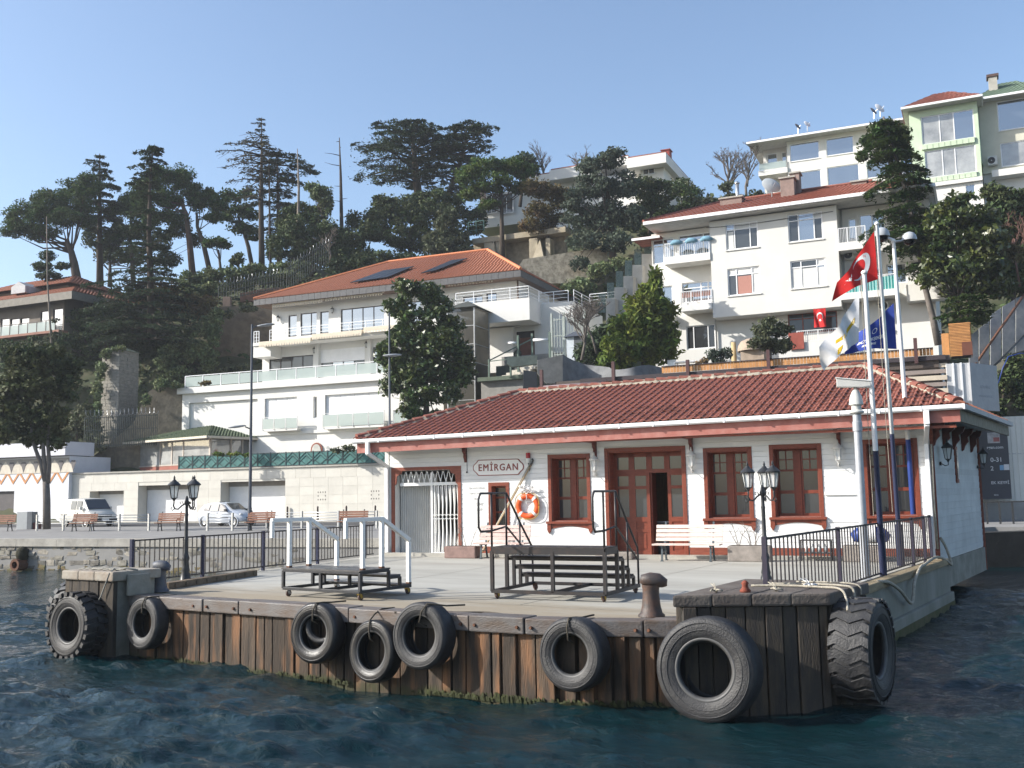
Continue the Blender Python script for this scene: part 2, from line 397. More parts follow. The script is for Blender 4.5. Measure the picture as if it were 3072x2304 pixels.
# ------------------------------------------------------------------ pier
D = 1.17
def yf(x): return 12.86 + .08*max(0, x+9)**2      # the timber front bends back towards the corner block
def pier():
    pier_mat = mat('pier_concrete', (.25,.245,.215), .9, .2, .9, .35, col2=(.12,.125,.095), f2=.55, stretch=(1,1,.45))
    root = thing('pier', 'concrete ferry pier faced with stained vertical timbers', 'pier'); del root['category']; root['kind'] = 'structure'
    pts = [(-19.05,12.86)]+[(x_,yf(x_)) for x_ in (-9,-8,-7,-6.3,-5.7)]+[(-4.9,14.2),(-4.9,28.2),(-10.5,33.2),(-22.6,31.0),(-21.75,25.2)]
    MB().poly([(x,y,-2.5) for x,y in pts], (0,0,2.5+D-.02)).build('pier_body', pier_mat, root)
    # deck sheet with stains
    dm = mat('deck_concrete', (.40,.39,.35), .85, .07, .45, .12, col2=(.285,.275,.24), stretch=(.5,2.2,1))
    n = dm.node_tree.nodes; L = dm.node_tree.links; b = n['Principled BSDF']; src = b.inputs['Base Color'].links[0].from_socket
    g = n.new('ShaderNodeNewGeometry'); sp = n.new('ShaderNodeSeparateXYZ'); L.new(g.outputs['Position'], sp.inputs[0])
    t = n.new('ShaderNodeTexNoise'); t.inputs['Scale'].default_value = .8; t.inputs['Detail'].default_value = 8; t.inputs['Roughness'].default_value = .68
    mp = n.new('ShaderNodeMapping'); mp.inputs['Scale'].default_value = (.6,1.6,1); L.new(g.outputs['Position'], mp.inputs[0]); L.new(mp.outputs[0], t.inputs[0])
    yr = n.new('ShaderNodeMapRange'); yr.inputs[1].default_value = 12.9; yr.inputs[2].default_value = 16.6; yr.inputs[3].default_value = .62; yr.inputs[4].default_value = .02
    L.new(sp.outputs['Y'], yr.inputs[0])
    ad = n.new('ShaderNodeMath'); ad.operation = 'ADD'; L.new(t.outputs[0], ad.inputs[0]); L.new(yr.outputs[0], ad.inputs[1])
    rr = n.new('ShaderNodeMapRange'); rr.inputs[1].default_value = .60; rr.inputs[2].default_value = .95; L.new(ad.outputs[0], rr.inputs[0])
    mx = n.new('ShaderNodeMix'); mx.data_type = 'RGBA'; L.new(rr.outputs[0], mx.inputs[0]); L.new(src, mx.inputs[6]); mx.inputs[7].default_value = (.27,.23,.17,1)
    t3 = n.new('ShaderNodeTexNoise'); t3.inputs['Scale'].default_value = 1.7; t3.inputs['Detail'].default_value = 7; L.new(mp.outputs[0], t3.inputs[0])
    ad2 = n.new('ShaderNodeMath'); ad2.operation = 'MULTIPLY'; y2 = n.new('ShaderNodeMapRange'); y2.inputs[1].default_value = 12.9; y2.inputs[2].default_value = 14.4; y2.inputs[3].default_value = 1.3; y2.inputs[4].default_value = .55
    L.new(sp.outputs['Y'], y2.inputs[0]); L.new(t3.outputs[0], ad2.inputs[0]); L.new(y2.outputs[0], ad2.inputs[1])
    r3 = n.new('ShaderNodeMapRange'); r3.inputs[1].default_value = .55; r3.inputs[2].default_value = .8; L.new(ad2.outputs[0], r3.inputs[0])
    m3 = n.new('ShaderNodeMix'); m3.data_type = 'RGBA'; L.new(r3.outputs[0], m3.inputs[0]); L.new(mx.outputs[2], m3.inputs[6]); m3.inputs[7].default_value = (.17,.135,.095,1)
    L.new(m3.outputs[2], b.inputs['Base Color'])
    inner = [(-19.0,12.95)]+[(x_,yf(x_)+.08) for x_ in (-9,-8,-7,-6.3,-5.7)]+[(-4.95,14.3),(-4.95,28.2),(-10.5,33.2),(-22.6,31.0),(-21.7,25.2)]
    # poured bays with open joints
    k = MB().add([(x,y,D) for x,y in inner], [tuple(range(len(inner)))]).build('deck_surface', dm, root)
    jm = mat('deck_joint', (.36,.34,.29), .9)
    for a, c in (((-18.9,14.55),(-5.0,14.55)), ((-20.2,18.3),(-5.0,19.0)), ((-14.2,14.6),(-15.6,25.9)), ((-9.4,14.6),(-10.0,26.6))):
        a = Vector((*a, D+.004)); c = Vector((*c, D+.004)); p = Vector((-(c-a).y, (c-a).x, 0)).normalized()*.012
        MB().add([a-p, c-p, c+p, a+p], [(0,1,2,3)]).build('deck_joint', jm, root)
    # timbers
    tm = mat('fender_timber', (.085,.058,.038), .75, .3, 2.0, .6, col2=(.024,.019,.015), f2=.46, stretch=(3.2,3.2,.42), rnd=.45, fine=16)
    n = tm.node_tree.nodes; L = tm.node_tree.links; b = n['Principled BSDF']; src = b.inputs['Base Color'].links[0].from_socket
    g = n.new('ShaderNodeNewGeometry'); t = n.new('ShaderNodeTexNoise'); t.inputs['Scale'].default_value = 1.1; t.inputs['Detail'].default_value = 7
    mp = n.new('ShaderNodeMapping'); mp.inputs['Scale'].default_value = (4.5,4.5,.6); L.new(g.outputs['Position'], mp.inputs[0]); L.new(mp.outputs[0], t.inputs[0])
    r1 = n.new('ShaderNodeMapRange'); r1.inputs[1].default_value = .50; r1.inputs[2].default_value = .68; L.new(t.outputs[0], r1.inputs[0])
    m1 = n.new('ShaderNodeMix'); m1.data_type = 'RGBA'; L.new(r1.outputs[0], m1.inputs[0]); L.new(src, m1.inputs[6]); m1.inputs[7].default_value = (.20,.098,.046,1)
    tg = n.new('ShaderNodeTexNoise'); tg.inputs['Scale'].default_value = 1.6; tg.inputs['Detail'].default_value = 8; L.new(g.outputs['Position'], tg.inputs[0])
    sp = n.new('ShaderNodeSeparateXYZ'); L.new(g.outputs['Position'], sp.inputs[0])
    zr = n.new('ShaderNodeMapRange'); zr.inputs[1].default_value = .30; zr.inputs[2].default_value = .0; zr.inputs[3].default_value = -.3; zr.inputs[4].default_value = .34; L.new(sp.outputs['Z'], zr.inputs[0])
    az = n.new('ShaderNodeMath'); az.operation = 'ADD'; L.new(zr.outputs[0], az.inputs[0]); L.new(tg.outputs[0], az.inputs[1])
    rz_ = n.new('ShaderNodeMapRange'); rz_.inputs[1].default_value = .62; rz_.inputs[2].default_value = .84; L.new(az.outputs[0], rz_.inputs[0])
    m2 = n.new('ShaderNodeMix'); m2.data_type = 'RGBA'; L.new(rz_.outputs[0], m2.inputs[0]); L.new(m1.outputs[2], m2.inputs[6]); m2.inputs[7].default_value = (.036,.038,.013,1)
    L.new(m2.outputs[2], b.inputs['Base Color'])
    global TIMBER; TIMBER = tm
    x = -18.95
    while x < -5.75:
        wd = random.choice([.17,.2,.22,.25,.28,.31]); x1 = min(x+wd, -5.7); y_ = yf((x+x1)/2); j = random.uniform(-.025,.02)
        gap = .012 if random.random() < .8 else .04
        MB().box(x+gap/2, x1-gap/2, y_-.16+j, y_-.005, -.7, .985+random.uniform(-.015,.01)).build('plank', tm, root, bevel=.014)
        x = x1
    # algae fringe just above the water
    al = mat('green_algae', (.035,.042,.010), .85, .3, 12, .6, col2=(.02,.022,.009))
    fr = MB()
    for x in np.arange(-18.9, -5.8, .03):
        dens = .5+.5*math.sin(x*1.3)*math.sin(x*.53+1)+(.5 if -8.9 < x < -6 else 0) + (.3 if x < -14.5 else 0)
        if random.random() > dens: continue
        h = random.uniform(.02,.075)*(.4+dens); y = yf(x)-.17-random.uniform(0,.03)
        fr.add([(x-.05,y,-.03),(x+.05,y-.012,-.03),(x+.04,y-.02,h*.8),(x+random.uniform(-.03,.0),y,h)], [(0,1,2,3)])
    a = fr.build('algae_fringe', al, root, fix=False); a['kind'] = 'stuff'
    # cap beams
    capm = mat('steel_shod_cap_beam', (.135,.128,.125), .55, .25, 2, .3, col2=(.10,.068,.048), f2=.52, stretch=(1,3,3), rnd=.2)
    caps = [-19.02,-17.2,-15.1,-14.15,-11.5,-10.3,-9.06,-8.1,-7.2,-6.4,-5.75]
    for i in range(len(caps)-1):
        up = .0 if i % 3 else .012
        a_, b_ = Vector((caps[i]+.012,yf(caps[i])+.0,0)), Vector((caps[i+1]-.012,yf(caps[i+1])+.0,0)); f_ = -.23-(.015 if i in (1,4,6) else 0)
        MB().poly([a_+Vector((0,f_,.985)), b_+Vector((0,f_,.985)), b_+Vector((0,.16,.985)), a_+Vector((0,.16,.985))], (0,0,D+.045+up-.985)).build('cap_beam', capm, root, bevel=.02)
    bolt = MB().lathe([(.001,-.02),(.022,-.02),(.026,0),(.026,.02)], 8, (0,0,0), 'y').build('bolt', RUST, root); first = True
    for i in range(len(caps)-1):
        for t_ in (.12,.88):
            o = bolt if first else put('bolt', bolt.data, root); first = False
            o.location = (caps[i]+(caps[i+1]-caps[i])*t_, yf(caps[i]+(caps[i+1]-caps[i])*t_)-.245, 1.085)
    # right side: ledge, kerb beam, weed line
    ky = mat('kerb_timber', (.33,.26,.16), .85, .25, 2.5, .3, stretch=(3,.4,3))
    for y0, y1 in ((15.6,19.1),(19.13,23.4),(23.43,27.9)):
        MB().box(-5.15,-4.84,y0,y1,D-.10,D+.06).build('kerb_beam', ky, root, bevel=.02)
    MB().box(-4.93,-4.80,15.2,28.15,-1.5,.38).build('footing_ledge', pier_mat, root, bevel=.03)
    w2 = mat('wall_weed', (.055,.06,.018), .9, .3, 3, .5, col2=(.12,.10,.06), f2=.6)
    MB().box(-4.90,-4.788,15.2,28.12,-1.5,.16).build('weed_band', w2, root)
    return root
PIER = pier()

def fender_blocks():
    bm_ = mat('block_timber', (.042,.036,.031), .85, .3, 2.5, .5, col2=(.10,.075,.048), f2=.62, stretch=(3,3,.5), rnd=.25)
    cap = mat('block_cap_concrete', (.13,.115,.10), .9, .25, 2.2, .5, col2=(.075,.058,.05), f2=.5)
    # right corner block: its front is cut off at an angle, the right side follows the pier
    t = thing('fender_block', 'big timber-faced corner block with thick cap carrying the largest tyre', 'fender')
    A, B, Cc, Dd = Vector((-5.80,13.16,0)), Vector((-4.12,14.26,0)), Vector((-4.06,15.85,0)), Vector((-5.80,15.85,0)); zt = 1.44
    MB().poly([p_+Vector((0,0,-1.5)) for p_ in (A,B,Cc,Dd)], (0,0,1.5+zt)).build('block_core', CONCD, t)
    def faced(P, Q, wds):
        d = (Q-P); L = d.length; d.normalize(); n_ = Vector((d.y,-d.x,0)); s_ = 0
        while s_ < L-.03:
            w_ = min(random.choice(wds), L-s_); o = random.uniform(-.02,.02); a, b = P+d*(s_+.008), P+d*(s_+w_-.008)
            MB().poly([a+n_*(.10+o)+Vector((0,0,-.6)), b+n_*(.10+o)+Vector((0,0,-.6)), b+n_*.004+Vector((0,0,-.6)), a+n_*.004+Vector((0,0,-.6))], (0,0,.6+zt+random.uniform(-.01,0))).build('plank', bm_, t, bevel=.012); s_ += w_
    faced(A, B, [.2,.24,.27,.3]); faced(B, Cc, [.22,.26,.3]); faced(Dd+Vector((0,-2.4,0)), A, [.25,.3])
    c0, c1, c2, c3 = A+Vector((-.06,-.16,0)), B+Vector((.12,-.14,0)), Cc+Vector((.14,.1,0)), Dd+Vector((-.1,.1,0)); n_ = 4
    for k in range(n_):
        p0, p1, q0, q1 = c0.lerp(c1,k/n_+.002), c0.lerp(c1,(k+1)/n_-.002), c3.lerp(c2,k/n_+.002), c3.lerp(c2,(k+1)/n_-.002)
        MB().poly([v_+Vector((0,0,zt+.003)) for v_ in (p0,p1,q1,q0)], (0,0,.165+random.uniform(-.006,.008))).build('cap_slab', cap, t, bevel=.03)
    # left corner block
    t = thing('fender_block', 'low timber-faced block with pale concrete cap at the seaward left corner of the pier', 'fender')
    MB().box(-18.72,-17.30,12.36,13.25,-1.5,1.50).build('block_core', CONCD, t, bevel=.02)
    x = -18.82
    while x < -17.3:
        wd = random.choice([.24,.27,.3]); MB().box(x+.008, min(x+wd,-17.24)-.008, 12.26+random.uniform(-.02,.02), 12.355, -.6, 1.5).build('plank', bm_, t, bevel=.012); x += wd
    c2 = mat('pale_cap_concrete', (.36,.345,.30), .9, .22, 2, .4, col2=(.22,.17,.13))
    x = -18.86
    for w_ in (.55,.52,.6): MB().box(x+.005, x+w_-.005, 12.2, 13.32, 1.50, 1.68+random.uniform(-.01,.01)).build('cap_slab', c2, t, bevel=.03); x += w_
    MB().box(-17.19,-17.10,12.5,13.0,D+.03,1.62).build('side_block', CONCD, t, bevel=.03)
fender_blocks()
# ------------------------------------------------------------------ tyres
def tyre_profile(Ro, Ri, W):
    h = W/2
    return [(Ri, -h*.62), (Ri+.02, -h*.74), (Ri+(Ro-Ri)*.22, -h*.90), (Ri+(Ro-Ri)*.5, -h*1.0), (Ri+(Ro-Ri)*.78, -h*.97), (Ro*.965, -h*.86), (Ro*.992, -h*.7), (Ro, -h*.4),
            (Ro, h*.4), (Ro*.992, h*.7), (Ro*.965, h*.86), (Ri+(Ro-Ri)*.78, h*.97), (Ri+(Ro-Ri)*.5, h), (Ri+(Ro-Ri)*.22, h*.9), (Ri+.02, h*.74), (Ri, h*.62),
            (Ri+.05, h*.6), (Ri+(Ro-Ri)*.45, h*.86), (Ro*.93, h*.7), (Ro*.955, 0), (Ro*.93, -h*.7), (Ri+(Ro-Ri)*.45, -h*.86), (Ri+.05, -h*.6)]
def tyre(label, P, Ro, Ri, W, rot=(0,0,0), tread=None, m=RUBBER, rope=None, ring=True):
    t = thing('tyre', label, 'tyre', P, 0, 'tyres hung on the pier as fenders'); t.rotation_euler = rot
    MB().lathe(tyre_profile(Ro, Ri, W), 64, (0,0,0), 'y', True).build('casing', m, t, True, auto=50)
    if ring:
        MB().lathe([(Ri-.004,-W/2*.70),(Ri+.03,-W/2*.82),(Ri+.055,-W/2*.86),(Ri+.06,-W/2*.80),(Ri+.02,-W/2*.68)], 64, (0,0,0), 'y', True).build('bead', mat('bead_rubber', (.10,.10,.10), .5, .2, 6), t, True)
        for rr in (.45,.72):
            q = Ri+(Ro-Ri)*rr; MB().lathe([(q,-W/2*.985),(q+.008,-W/2*1.03),(q+.016,-W/2*.985)], 64, (0,0,0), 'y').build('sidewall_rib', m, t, True)
    if tread:
        n, dep, kind = tread; b = MB()
        for i in range(n):
            a0 = 2*math.pi*i/n; da = 2*math.pi/n
            if kind == 'lug':
                for s in (-1, 1):
                    a = a0 + (da/2 if s > 0 else 0); V = []
                    for rr in (Ro*.95, Ro+dep):
                        for ww, off in ((0.02, .30), (.52, 0)):
                            for e in (-.26, .26): V.append(((rr if ww < .3 else rr*.985)*math.cos(a+(e+off)*da), s*W*ww, (rr if ww < .3 else rr*.985)*math.sin(a+(e+off)*da)))
                    b.add(V, [(0,1,3,2),(4,6,7,5),(0,4,5,1),(2,3,7,6),(0,2,6,4),(1,5,7,3)])
            else:   # wavy bars running across the whole width
                st = 7; V = []; F = []
                for j in range(st):
                    f = j/(st-1)*2-1; wv = .22*math.cos(f*math.pi*1.5)
                    for rr, e in ((Ro*.96,-.40),(Ro+dep*(1-.45*abs(f)**3),-.33),(Ro+dep*(1-.45*abs(f)**3),.33),(Ro*.96,.40)):
                        V.append((rr*math.cos(a0+(e+wv)*da), f*W*.5, rr*math.sin(a0+(e+wv)*da)))
                for j in range(st-1):
                    for c in range(3): F.append((j*4+c, j*4+c+1, (j+1)*4+c+1, (j+1)*4+c))
                F += [(0,1,2,3), tuple(reversed(range((st-1)*4, st*4)))]
                b.add(V, F)
        b.build('tread', m, t)
    if rope: MB().tube(rope, .014, 6).build('sling_rope', ROPED, t, True)
    return t
def yplane(x, y, Y): return atp(x, y, (0,Y,0), Vector((0,1,0)))
def sling(R_, W, up=.35, sx=.1, r=.3):
    """rope looped through the tyre and over the cap beam"""
    h = W/2+.02
    return [(sx*.3, -h*.3, R_*r), (0, -h*.9, R_*(r+.1)), (sx*.2,-h*1.08,R_*.72), (sx*.5,-h*.9,R_*.98), (sx,-.02,R_+up*.55), (sx*1.2,.14,R_+up), (sx*1.8,.45,R_+up+.02)]
p = yplane(230,1876,12.0); tyre('deep-lugged tractor tyre half sunk in the water in front of the left corner block', p, .61, .30, .46, (R(-3),0,R(2)), (22,.045,'lug'))
tyre('knobbly tyre hung edge-on round the far left corner of the pier', (-19.22,12.95,.80), .64,.32,.42,(0,0,R(80)), (22,.045,'lug'))
p = yplane(443,1869,12.5); tyre('small pale-rimmed tyre hanging next to the left bollard', p, .49,.265,.30,(R(-4),R(3),R(-2)), rope=sling(.49,.3,.02))
p = yplane(955,1898,12.5); tyre('tyre with an inner tube inside, hanging below the white-railed steps', p, .50,.265,.32,(R(-5),0,R(3)), m=RUBBERD, rope=sling(.5,.32,.0))
q = p + Vector((.05,.09,.13)); tyre('small inner tube wedged inside a hanging tyre', q, .33,.23,.17,(R(-14),R(10),R(12)), m=RUBBERD, ring=False)
p = yplane(1128,1953,12.5); tyre('wet shiny tyre hanging lowest, its bottom touching the water', p, .49,.285,.28,(R(-6),R(-4),R(-3)), m=RUBBERD, rope=sling(.49,.28,.17,-.02))
p = yplane(1273,1906,12.46); tyre('tyre overlapping the lowest tyre and topping the cap beam', p, .51,.285,.34,(R(-4),R(5),R(2)), rope=sling(.51,.34,-.03,.22))
p = yplane(1725,1961,12.80); tyre('thick tyre hanging alone below the black boarding steps', p, .52,.275,.36,(R(-3),R(-3),R(0)), rope=sling(.52,.36,-.02,.05))
p = atd(2128,2006,13.45); tyre('largest worn tyre hung on the front of the right corner block', p, .695,.36,.46,(R(-4),0,R(4)))
tyre('heavy tyre with wavy tread on the outer side of the right corner block', (-3.73,14.62,.80), .70,.34,.54,(R(0),R(0),R(88)), (24,.022,'wave'))

def rope_thing(name, label, pts, r=.016, m=ROPE):
    # smooth the polyline
    P = [Vector(p) for p in pts]; out = []
    for i in range(len(P)-1):
        a, b, c, d = P[max(i-1,0)], P[i], P[i+1], P[min(i+2,len(P)-1)]
        for k in range(6):
            t = k/6; out.append(.5*((2*b)+(c-a)*t+(2*a-5*b+4*c-d)*t*t+(-a+3*b-3*c+d)*t**3))
    out.append(P[-1]); o = MB().tube(out, r, 6).build(name, m, None, True); return tag(o, label, 'rope')
rope_thing('rope', 'pale rope trailing over the corner block cap down onto the wavy-treaded tyre', [(-5.3,14.6,1.63),(-4.8,14.7,1.64),(-4.3,14.65,1.64),(-3.98,14.55,1.63),(-3.86,14.4,1.5),(-3.8,14.2,1.38)], .018)
rope_thing('rope', 'pale rope bent over the right rim of the corner block cap', [(-5.2,15.0,1.63),(-4.6,15.05,1.64),(-4.1,15.0,1.64),(-3.92,14.98,1.6),(-3.9,14.96,1.42)], .018)
rope_thing('rope', 'thin rope lying at the back of the corner block cap', [(-4.9,15.5,1.63),(-4.5,15.45,1.64),(-4.1,15.4,1.64),(-3.93,15.4,1.6),(-3.91,15.4,1.48)], .014)
rope_thing('rope', 'long white rope sagging along the concrete side of the pier', [(-4.9,20.6,1.22),(-4.79,21.0,1.18),(-4.75,21.8,.95),(-4.75,22.8,.60),(-4.75,23.2,1.0),(-4.78,24.0,1.25),(-4.86,25.0,1.27),(-4.9,26.6,1.34),(-4.86,27.6,1.2),(-4.83,28.2,1.06),(-4.95,28.2,1.5),(-5.05,28.1,1.75)], .035)
rope_thing('rope', 'dark rope crossing the deck edge between the two middle tyres', [(-10.5,12.6,1.2),(-10.2,12.9,1.22),(-9.6,13.05,1.2),(-9.2,13.3,1.19),(-8.7,13.1,1.2)], .014, ROPED)
for lab, (x,y,z) in (('frayed rope knot on the left of the corner block cap',(-5.45,13.6,1.62)), ('rope knot with loose ends in the middle of the corner block cap',(-4.75,14.1,1.62)), ('wire coil at the back of the corner block cap',(-4.5,14.9,1.62))):
    b = MB()
    for i in range(5):
        a = random.uniform(0,6.28); b.tube([(x,y,z), (x+.06*math.cos(a),y+.06*math.sin(a),z+.04), (x+.1*math.cos(a+.8),y+.1*math.sin(a+.8),z+.02)], .012, 5)
    for i in range(2): a = random.uniform(1.8,2.6); b.tube([(x,y,z), (x+.12*math.cos(a),y+.05,z+.07), (x+.26*math.cos(a),y+.08,z+.11)], .007, 5)
    tag(b.build('rope_knot', ROPE if 'coil' not in lab else GALV, None, True), lab, 'rope')
b = MB().lathe([(.02,0),(.07,.0),(.08,.03),(.05,.06),(.04,.10),(.055,.13),(.03,.16),(.005,.17)], 12, (-5.08,13.75,1.612))
tag(b.build('mooring_hook', mat('red_rust', (.24,.06,.035), .8, .2, 8, .3), None, True), 'small red rusted ring bolt on the corner block cap', 'hook')
b = MB()
for i in range(9):
    x = -18.5+.13*i; b.tube([(x,12.35+.05*(i%3),1.70),(x+.25,12.5+.04*(i%4),1.735),(x+.45,12.75-.06*(i%3),1.70)], .014, 5)
b.tube([(-17.7,12.6,1.72),(-17.45,12.4,1.72),(-17.3,12.2,1.66),(-17.55,12.2,1.2),(-17.7,12.16,1.0)], .014, 5)
tag(b.build('rope_heap', mat('grey_rope', (.30,.29,.26), .95, .2, 20, .4), None, True), 'tangle of grey rope on top of the left corner block', 'rope')

# ------------------------------------------------------------------ bollards
def bollard(label, P, s, m, rz):
    t = thing('bollard', label, 'bollard', P, rz)
    MB().lathe([(.02,0),(.20,0),(.20,.03),(.165,.06),(.14,.16),(.125,.30),(.125,.40),(.132,.44),(.135,.47)], 28).build('post', m, t, True, auto=50)
    # horn-shaped head leaning landwards
    MB().tube([(-.10,0,.475),(-.085,0,.52),(.0,0,.535),(.12,0,.53),(.19,0,.49),(.205,0,.44)], [.07,.112,.118,.11,.085,.04], 20).build('head', m, t, True)
    t.scale = (s,s,s); return t
bollard('dark rusty mooring bollard beside the right corner block', atz(1955,1850,D+.02), 1.0, mat('bollard_dark', (.05,.042,.04), .5, .25, 6, .25, col2=(.13,.065,.04), f2=.6), R(20))
bollard('mooring bollard with worn blue head beside the left corner block', atz(478,1775,D+.02), .98, mat('bollard_blue', (.10,.10,.10), .5, .25, 6, .25, col2=(.045,.06,.10), f2=.5), R(15))
b = MB().box(-.10,.10,0,3.6,0,.14)
for i in range(9): b.box(.095,.13,.2+i*.4,.28+i*.4,.03,.11)
o = b.build('timber_beam', mat('old_beam', (.20,.15,.10), .9, .25, 3, .4, stretch=(4,.5,4)), None, bevel=.01); o.location = (-17.95,14.0,D); o.rotation_euler = (0,0,R(17)); tag(o, 'long old timber with rusty bolts lying on the deck by the left lamp', 'timber')

# ------------------------------------------------------------------ boarding steps
def caster(parent, x, y, m=None):
    c = MB().box(x-.03,x+.03,y-.04,y+.04,.105,.135); c.bar((x-.035,y,.11),(x-.035,y+.03,.05),.012,.05); c.bar((x+.035,y,.11),(x+.035,y+.03,.05),.012,.05)
    f = c.build('caster', m or mat('brass_yellow', (.42,.29,.06), .4, .2, 9, metal=.4), parent)
    MB().lathe([(.015,-.02),(.055,-.022),(.065,-.012),(.065,.012),(.055,.022),(.015,.02)], 18, (x,y+.03,.066), 'x').build('wheel', mat('caster_wheel', (.10,.06,.05), .5), f, True)
def white_steps():
    P0 = atz(850,1790,D); t = thing('boarding_steps', 'low boarding steps with thick white handrails on a dark wheeled frame', 'steps', (P0.x,P0.y,D), R(-1))
    fm = mat('blue_black_steel', (.032,.035,.042), .45, .2, 8, .05); Wd = 1.98; w_ = .055
    b = MB()
    for z in (.16, .50):
        y1 = 1.42 if z < .3 else .78
        b.bar((0,0,z),(Wd,0,z),w_); b.bar((0,y1,z),(Wd,y1,z),w_); b.bar((0,0,z),(0,y1,z),w_); b.bar((Wd,0,z),(Wd,y1,z),w_)
    for x in (0, Wd*.5, Wd):
        b.bar((x,0,.16),(x,0,.5),w_); b.bar((x,.78,.16),(x,.78,.5),w_); b.bar((x,1.10,.16),(x,1.10,.36),w_)
    for x in (0,Wd): b.bar((x,.78,.36),(x,1.10,.36),w_)
    b.bar((0,1.10,.36),(Wd,1.10,.36),w_); b.bar((Wd*.5,0,.16),(Wd*.5,1.42,.16),w_)
    b.build('frame', fm, t, bevel=.006)
    tm = mat('tread_plate', (.10,.10,.105), .35, .2, 6, .2, metal=.3)
    bx('top_tread', tm, t, -.03, Wd+.03, -.03, .80, .525, .548); bx('tread', tm, t, 0, Wd, .80, 1.13, .385, .405); bx('tread', tm, t, 0, Wd, 1.13, 1.45, .185, .205)
    wm = mat('white_handrail_paint', (.80,.80,.77), .4, .06, 5)
    for x in (.05, Wd-.03):
        h = 1.43
        for y0, z0, z1 in ((.10,.55,h), (.62,.55,h), (1.40,.2,1.0)):
            bx('handrail_post', wm, t, x-.035, x+.035, y0-.035, y0+.035, z0+.03, z1); bx('post_foot', RUST, t, x-.04, x+.04, y0-.04, y0+.04, z0, z0+.03)
        q = MB(); q.bar((x,-.36,h+.03),(x,.64,h+.03),.075,.075); q.bar((x,.62,h+.04),(x,1.42,1.03),.075,.075); q.bar((x,-.345,h+.02),(x,-.345,h-.30),.065,.065)
        q.build('handrail', wm, t, bevel=.006)
    for x,y in ((.06,.05),(Wd-.06,.05),(.06,1.38),(Wd-.06,1.38)): caster(t, x, y, GALV if x < 1 else None)
white_steps()
def black_steps():
    P0 = atz(1478,1797,D); P1 = atz(1809,1799,D); a = R(7); t = thing('boarding_steps', 'tall black steel boarding steps with looped handrails and yellow casters', 'steps', (P0.x,P0.y,D), a)
    Wd = 2.18; w_ = .06; H = .86; b = MB(); ys = [0,.62,.90,1.18,1.46,1.74]; zs = [H,H,.68,.50,.33,.14]
    b.bar((0,0,H),(Wd,0,H),.05,.11); b.bar((0,.6,H),(Wd,.6,H),w_); 
    for x in (0,Wd): b.bar((x,0,H),(x,.6,H),.05,.11); b.bar((x,0,.14),(x,1.75,.14),w_)
    b.bar((0,0,.14),(Wd,0,.14),w_); b.bar((0,1.75,.14),(Wd,1.75,.14),w_); b.bar((Wd*.55,0,.14),(Wd*.55,1.75,.14),w_)
    for x in (0, Wd*.55, Wd): b.bar((x,0,.14),(x,0,H),w_)
    for x in (0, Wd):
        b.bar((x,.6,.14),(x,.6,H),w_)
        for i in (2,3,4):
            b.bar((x,ys[i],.14),(x,ys[i],zs[i]),w_*.9); b.bar((x,ys[i]-.28,zs[i]),(x,ys[i],zs[i]),w_*.8)
    for i in (2,3,4): b.bar((0,ys[i],zs[i]),(Wd,ys[i],zs[i]),.04,.07); b.bar((0,ys[i]-.26,zs[i]),(Wd,ys[i]-.26,zs[i]),.03,.05)
    b.build('frame', BLACKM, t)
    tm = mat('dark_tread_plate', (.055,.045,.042), .6, .3, 6, .3)
    bx('top_tread', tm, t, -.02, Wd+.02, -.02, .62, H+.057, H+.075)
    for i in (2,3,4): bx('tread', tm, t, .0, Wd, ys[i]-.27, ys[i]+.02, zs[i]+.037, zs[i]+.05)
    for x in (0, Wd):
        q = MB(); h = H+1.04
        q.tube([(x,.0,H+.36),(x,-.42,H+.36),(x,-.50,H+.44),(x,-.50,h-.1),(x,-.42,h),(x,.0,h),(x,.62,h),(x,1.25,h-.62),(x,1.72,h-1.05),(x,1.74,h-1.2),(x,1.74,.16)], .021, 8)
        q.tube([(x,0,H),(x,0,h)], .021, 8); q.tube([(x,.6,H),(x,.6,h)], .021, 8); q.tube([(x,1.18,.5),(x,1.18,h-.56)], .019, 8)
        q.tube([(x,0,H+.36),(x,.6,H+.42),(x,1.72,.62)], .019, 8)
        q.build('handrail', BLACKM, t, True)
    for x,y in ((.06,.05),(Wd-.06,.05)): caster(t, x, y)
    for x,y in ((.06,1.7),(Wd-.06,1.7)): caster(t, x, y, RUST)
black_steps()

# ------------------------------------------------------------------ railings
def railing(name, label, P0, P1, posts, h, pm, bm_, n, sq=.07):
    P0 = Vector(P0); P1 = Vector(P1); d = P1-P0; Ln = d.length; t = thing(name, label, 'railing', P0, math.atan2(d.y,d.x))
    for f in posts: bx('post', pm, t, Ln*f-sq/2, Ln*f+sq/2, -sq/2, sq/2, 0, h+.015)
    bx('top_rail', bm_, t, 0, Ln, -.02, .02, h-.035, h-.002); bx('bottom_rail', bm_, t, 0, Ln, -.018, .018, .09, .12)
    me = None
    for i in range(n):
        x = Ln*(i+.5)/n
        if any(abs(x-Ln*f) < sq*.7 for f in posts): continue
        bx('bar', bm_, t, x-.010, x+.010, -.010, .010, .121, h-.036)
    return t
A0 = atz(393,1760,D); A1 = atz(1091,1675,D); dd = (A1-A0); A1 = A0 + dd*1.06
railing('railing', 'dark barred railing with navy posts along the left edge of the pier', A0, A1, (0,.225,.455,.70,.95), 1.02, NAVY, mat('railing_bar_dark', (.05,.046,.045), .5, .2, 8), 66)
railing('railing', 'dark barred railing along the right edge of the pier in front of the flagpoles', (-5.12,14.75,D), (-5.2,27.75,D), (0,.315,.815,.925,.99), 1.16, mat('plum_post', (.035,.03,.05), .45, .15, 8), mat('railing_bar_brown', (.03,.026,.03), .5, .2, 8), 64)

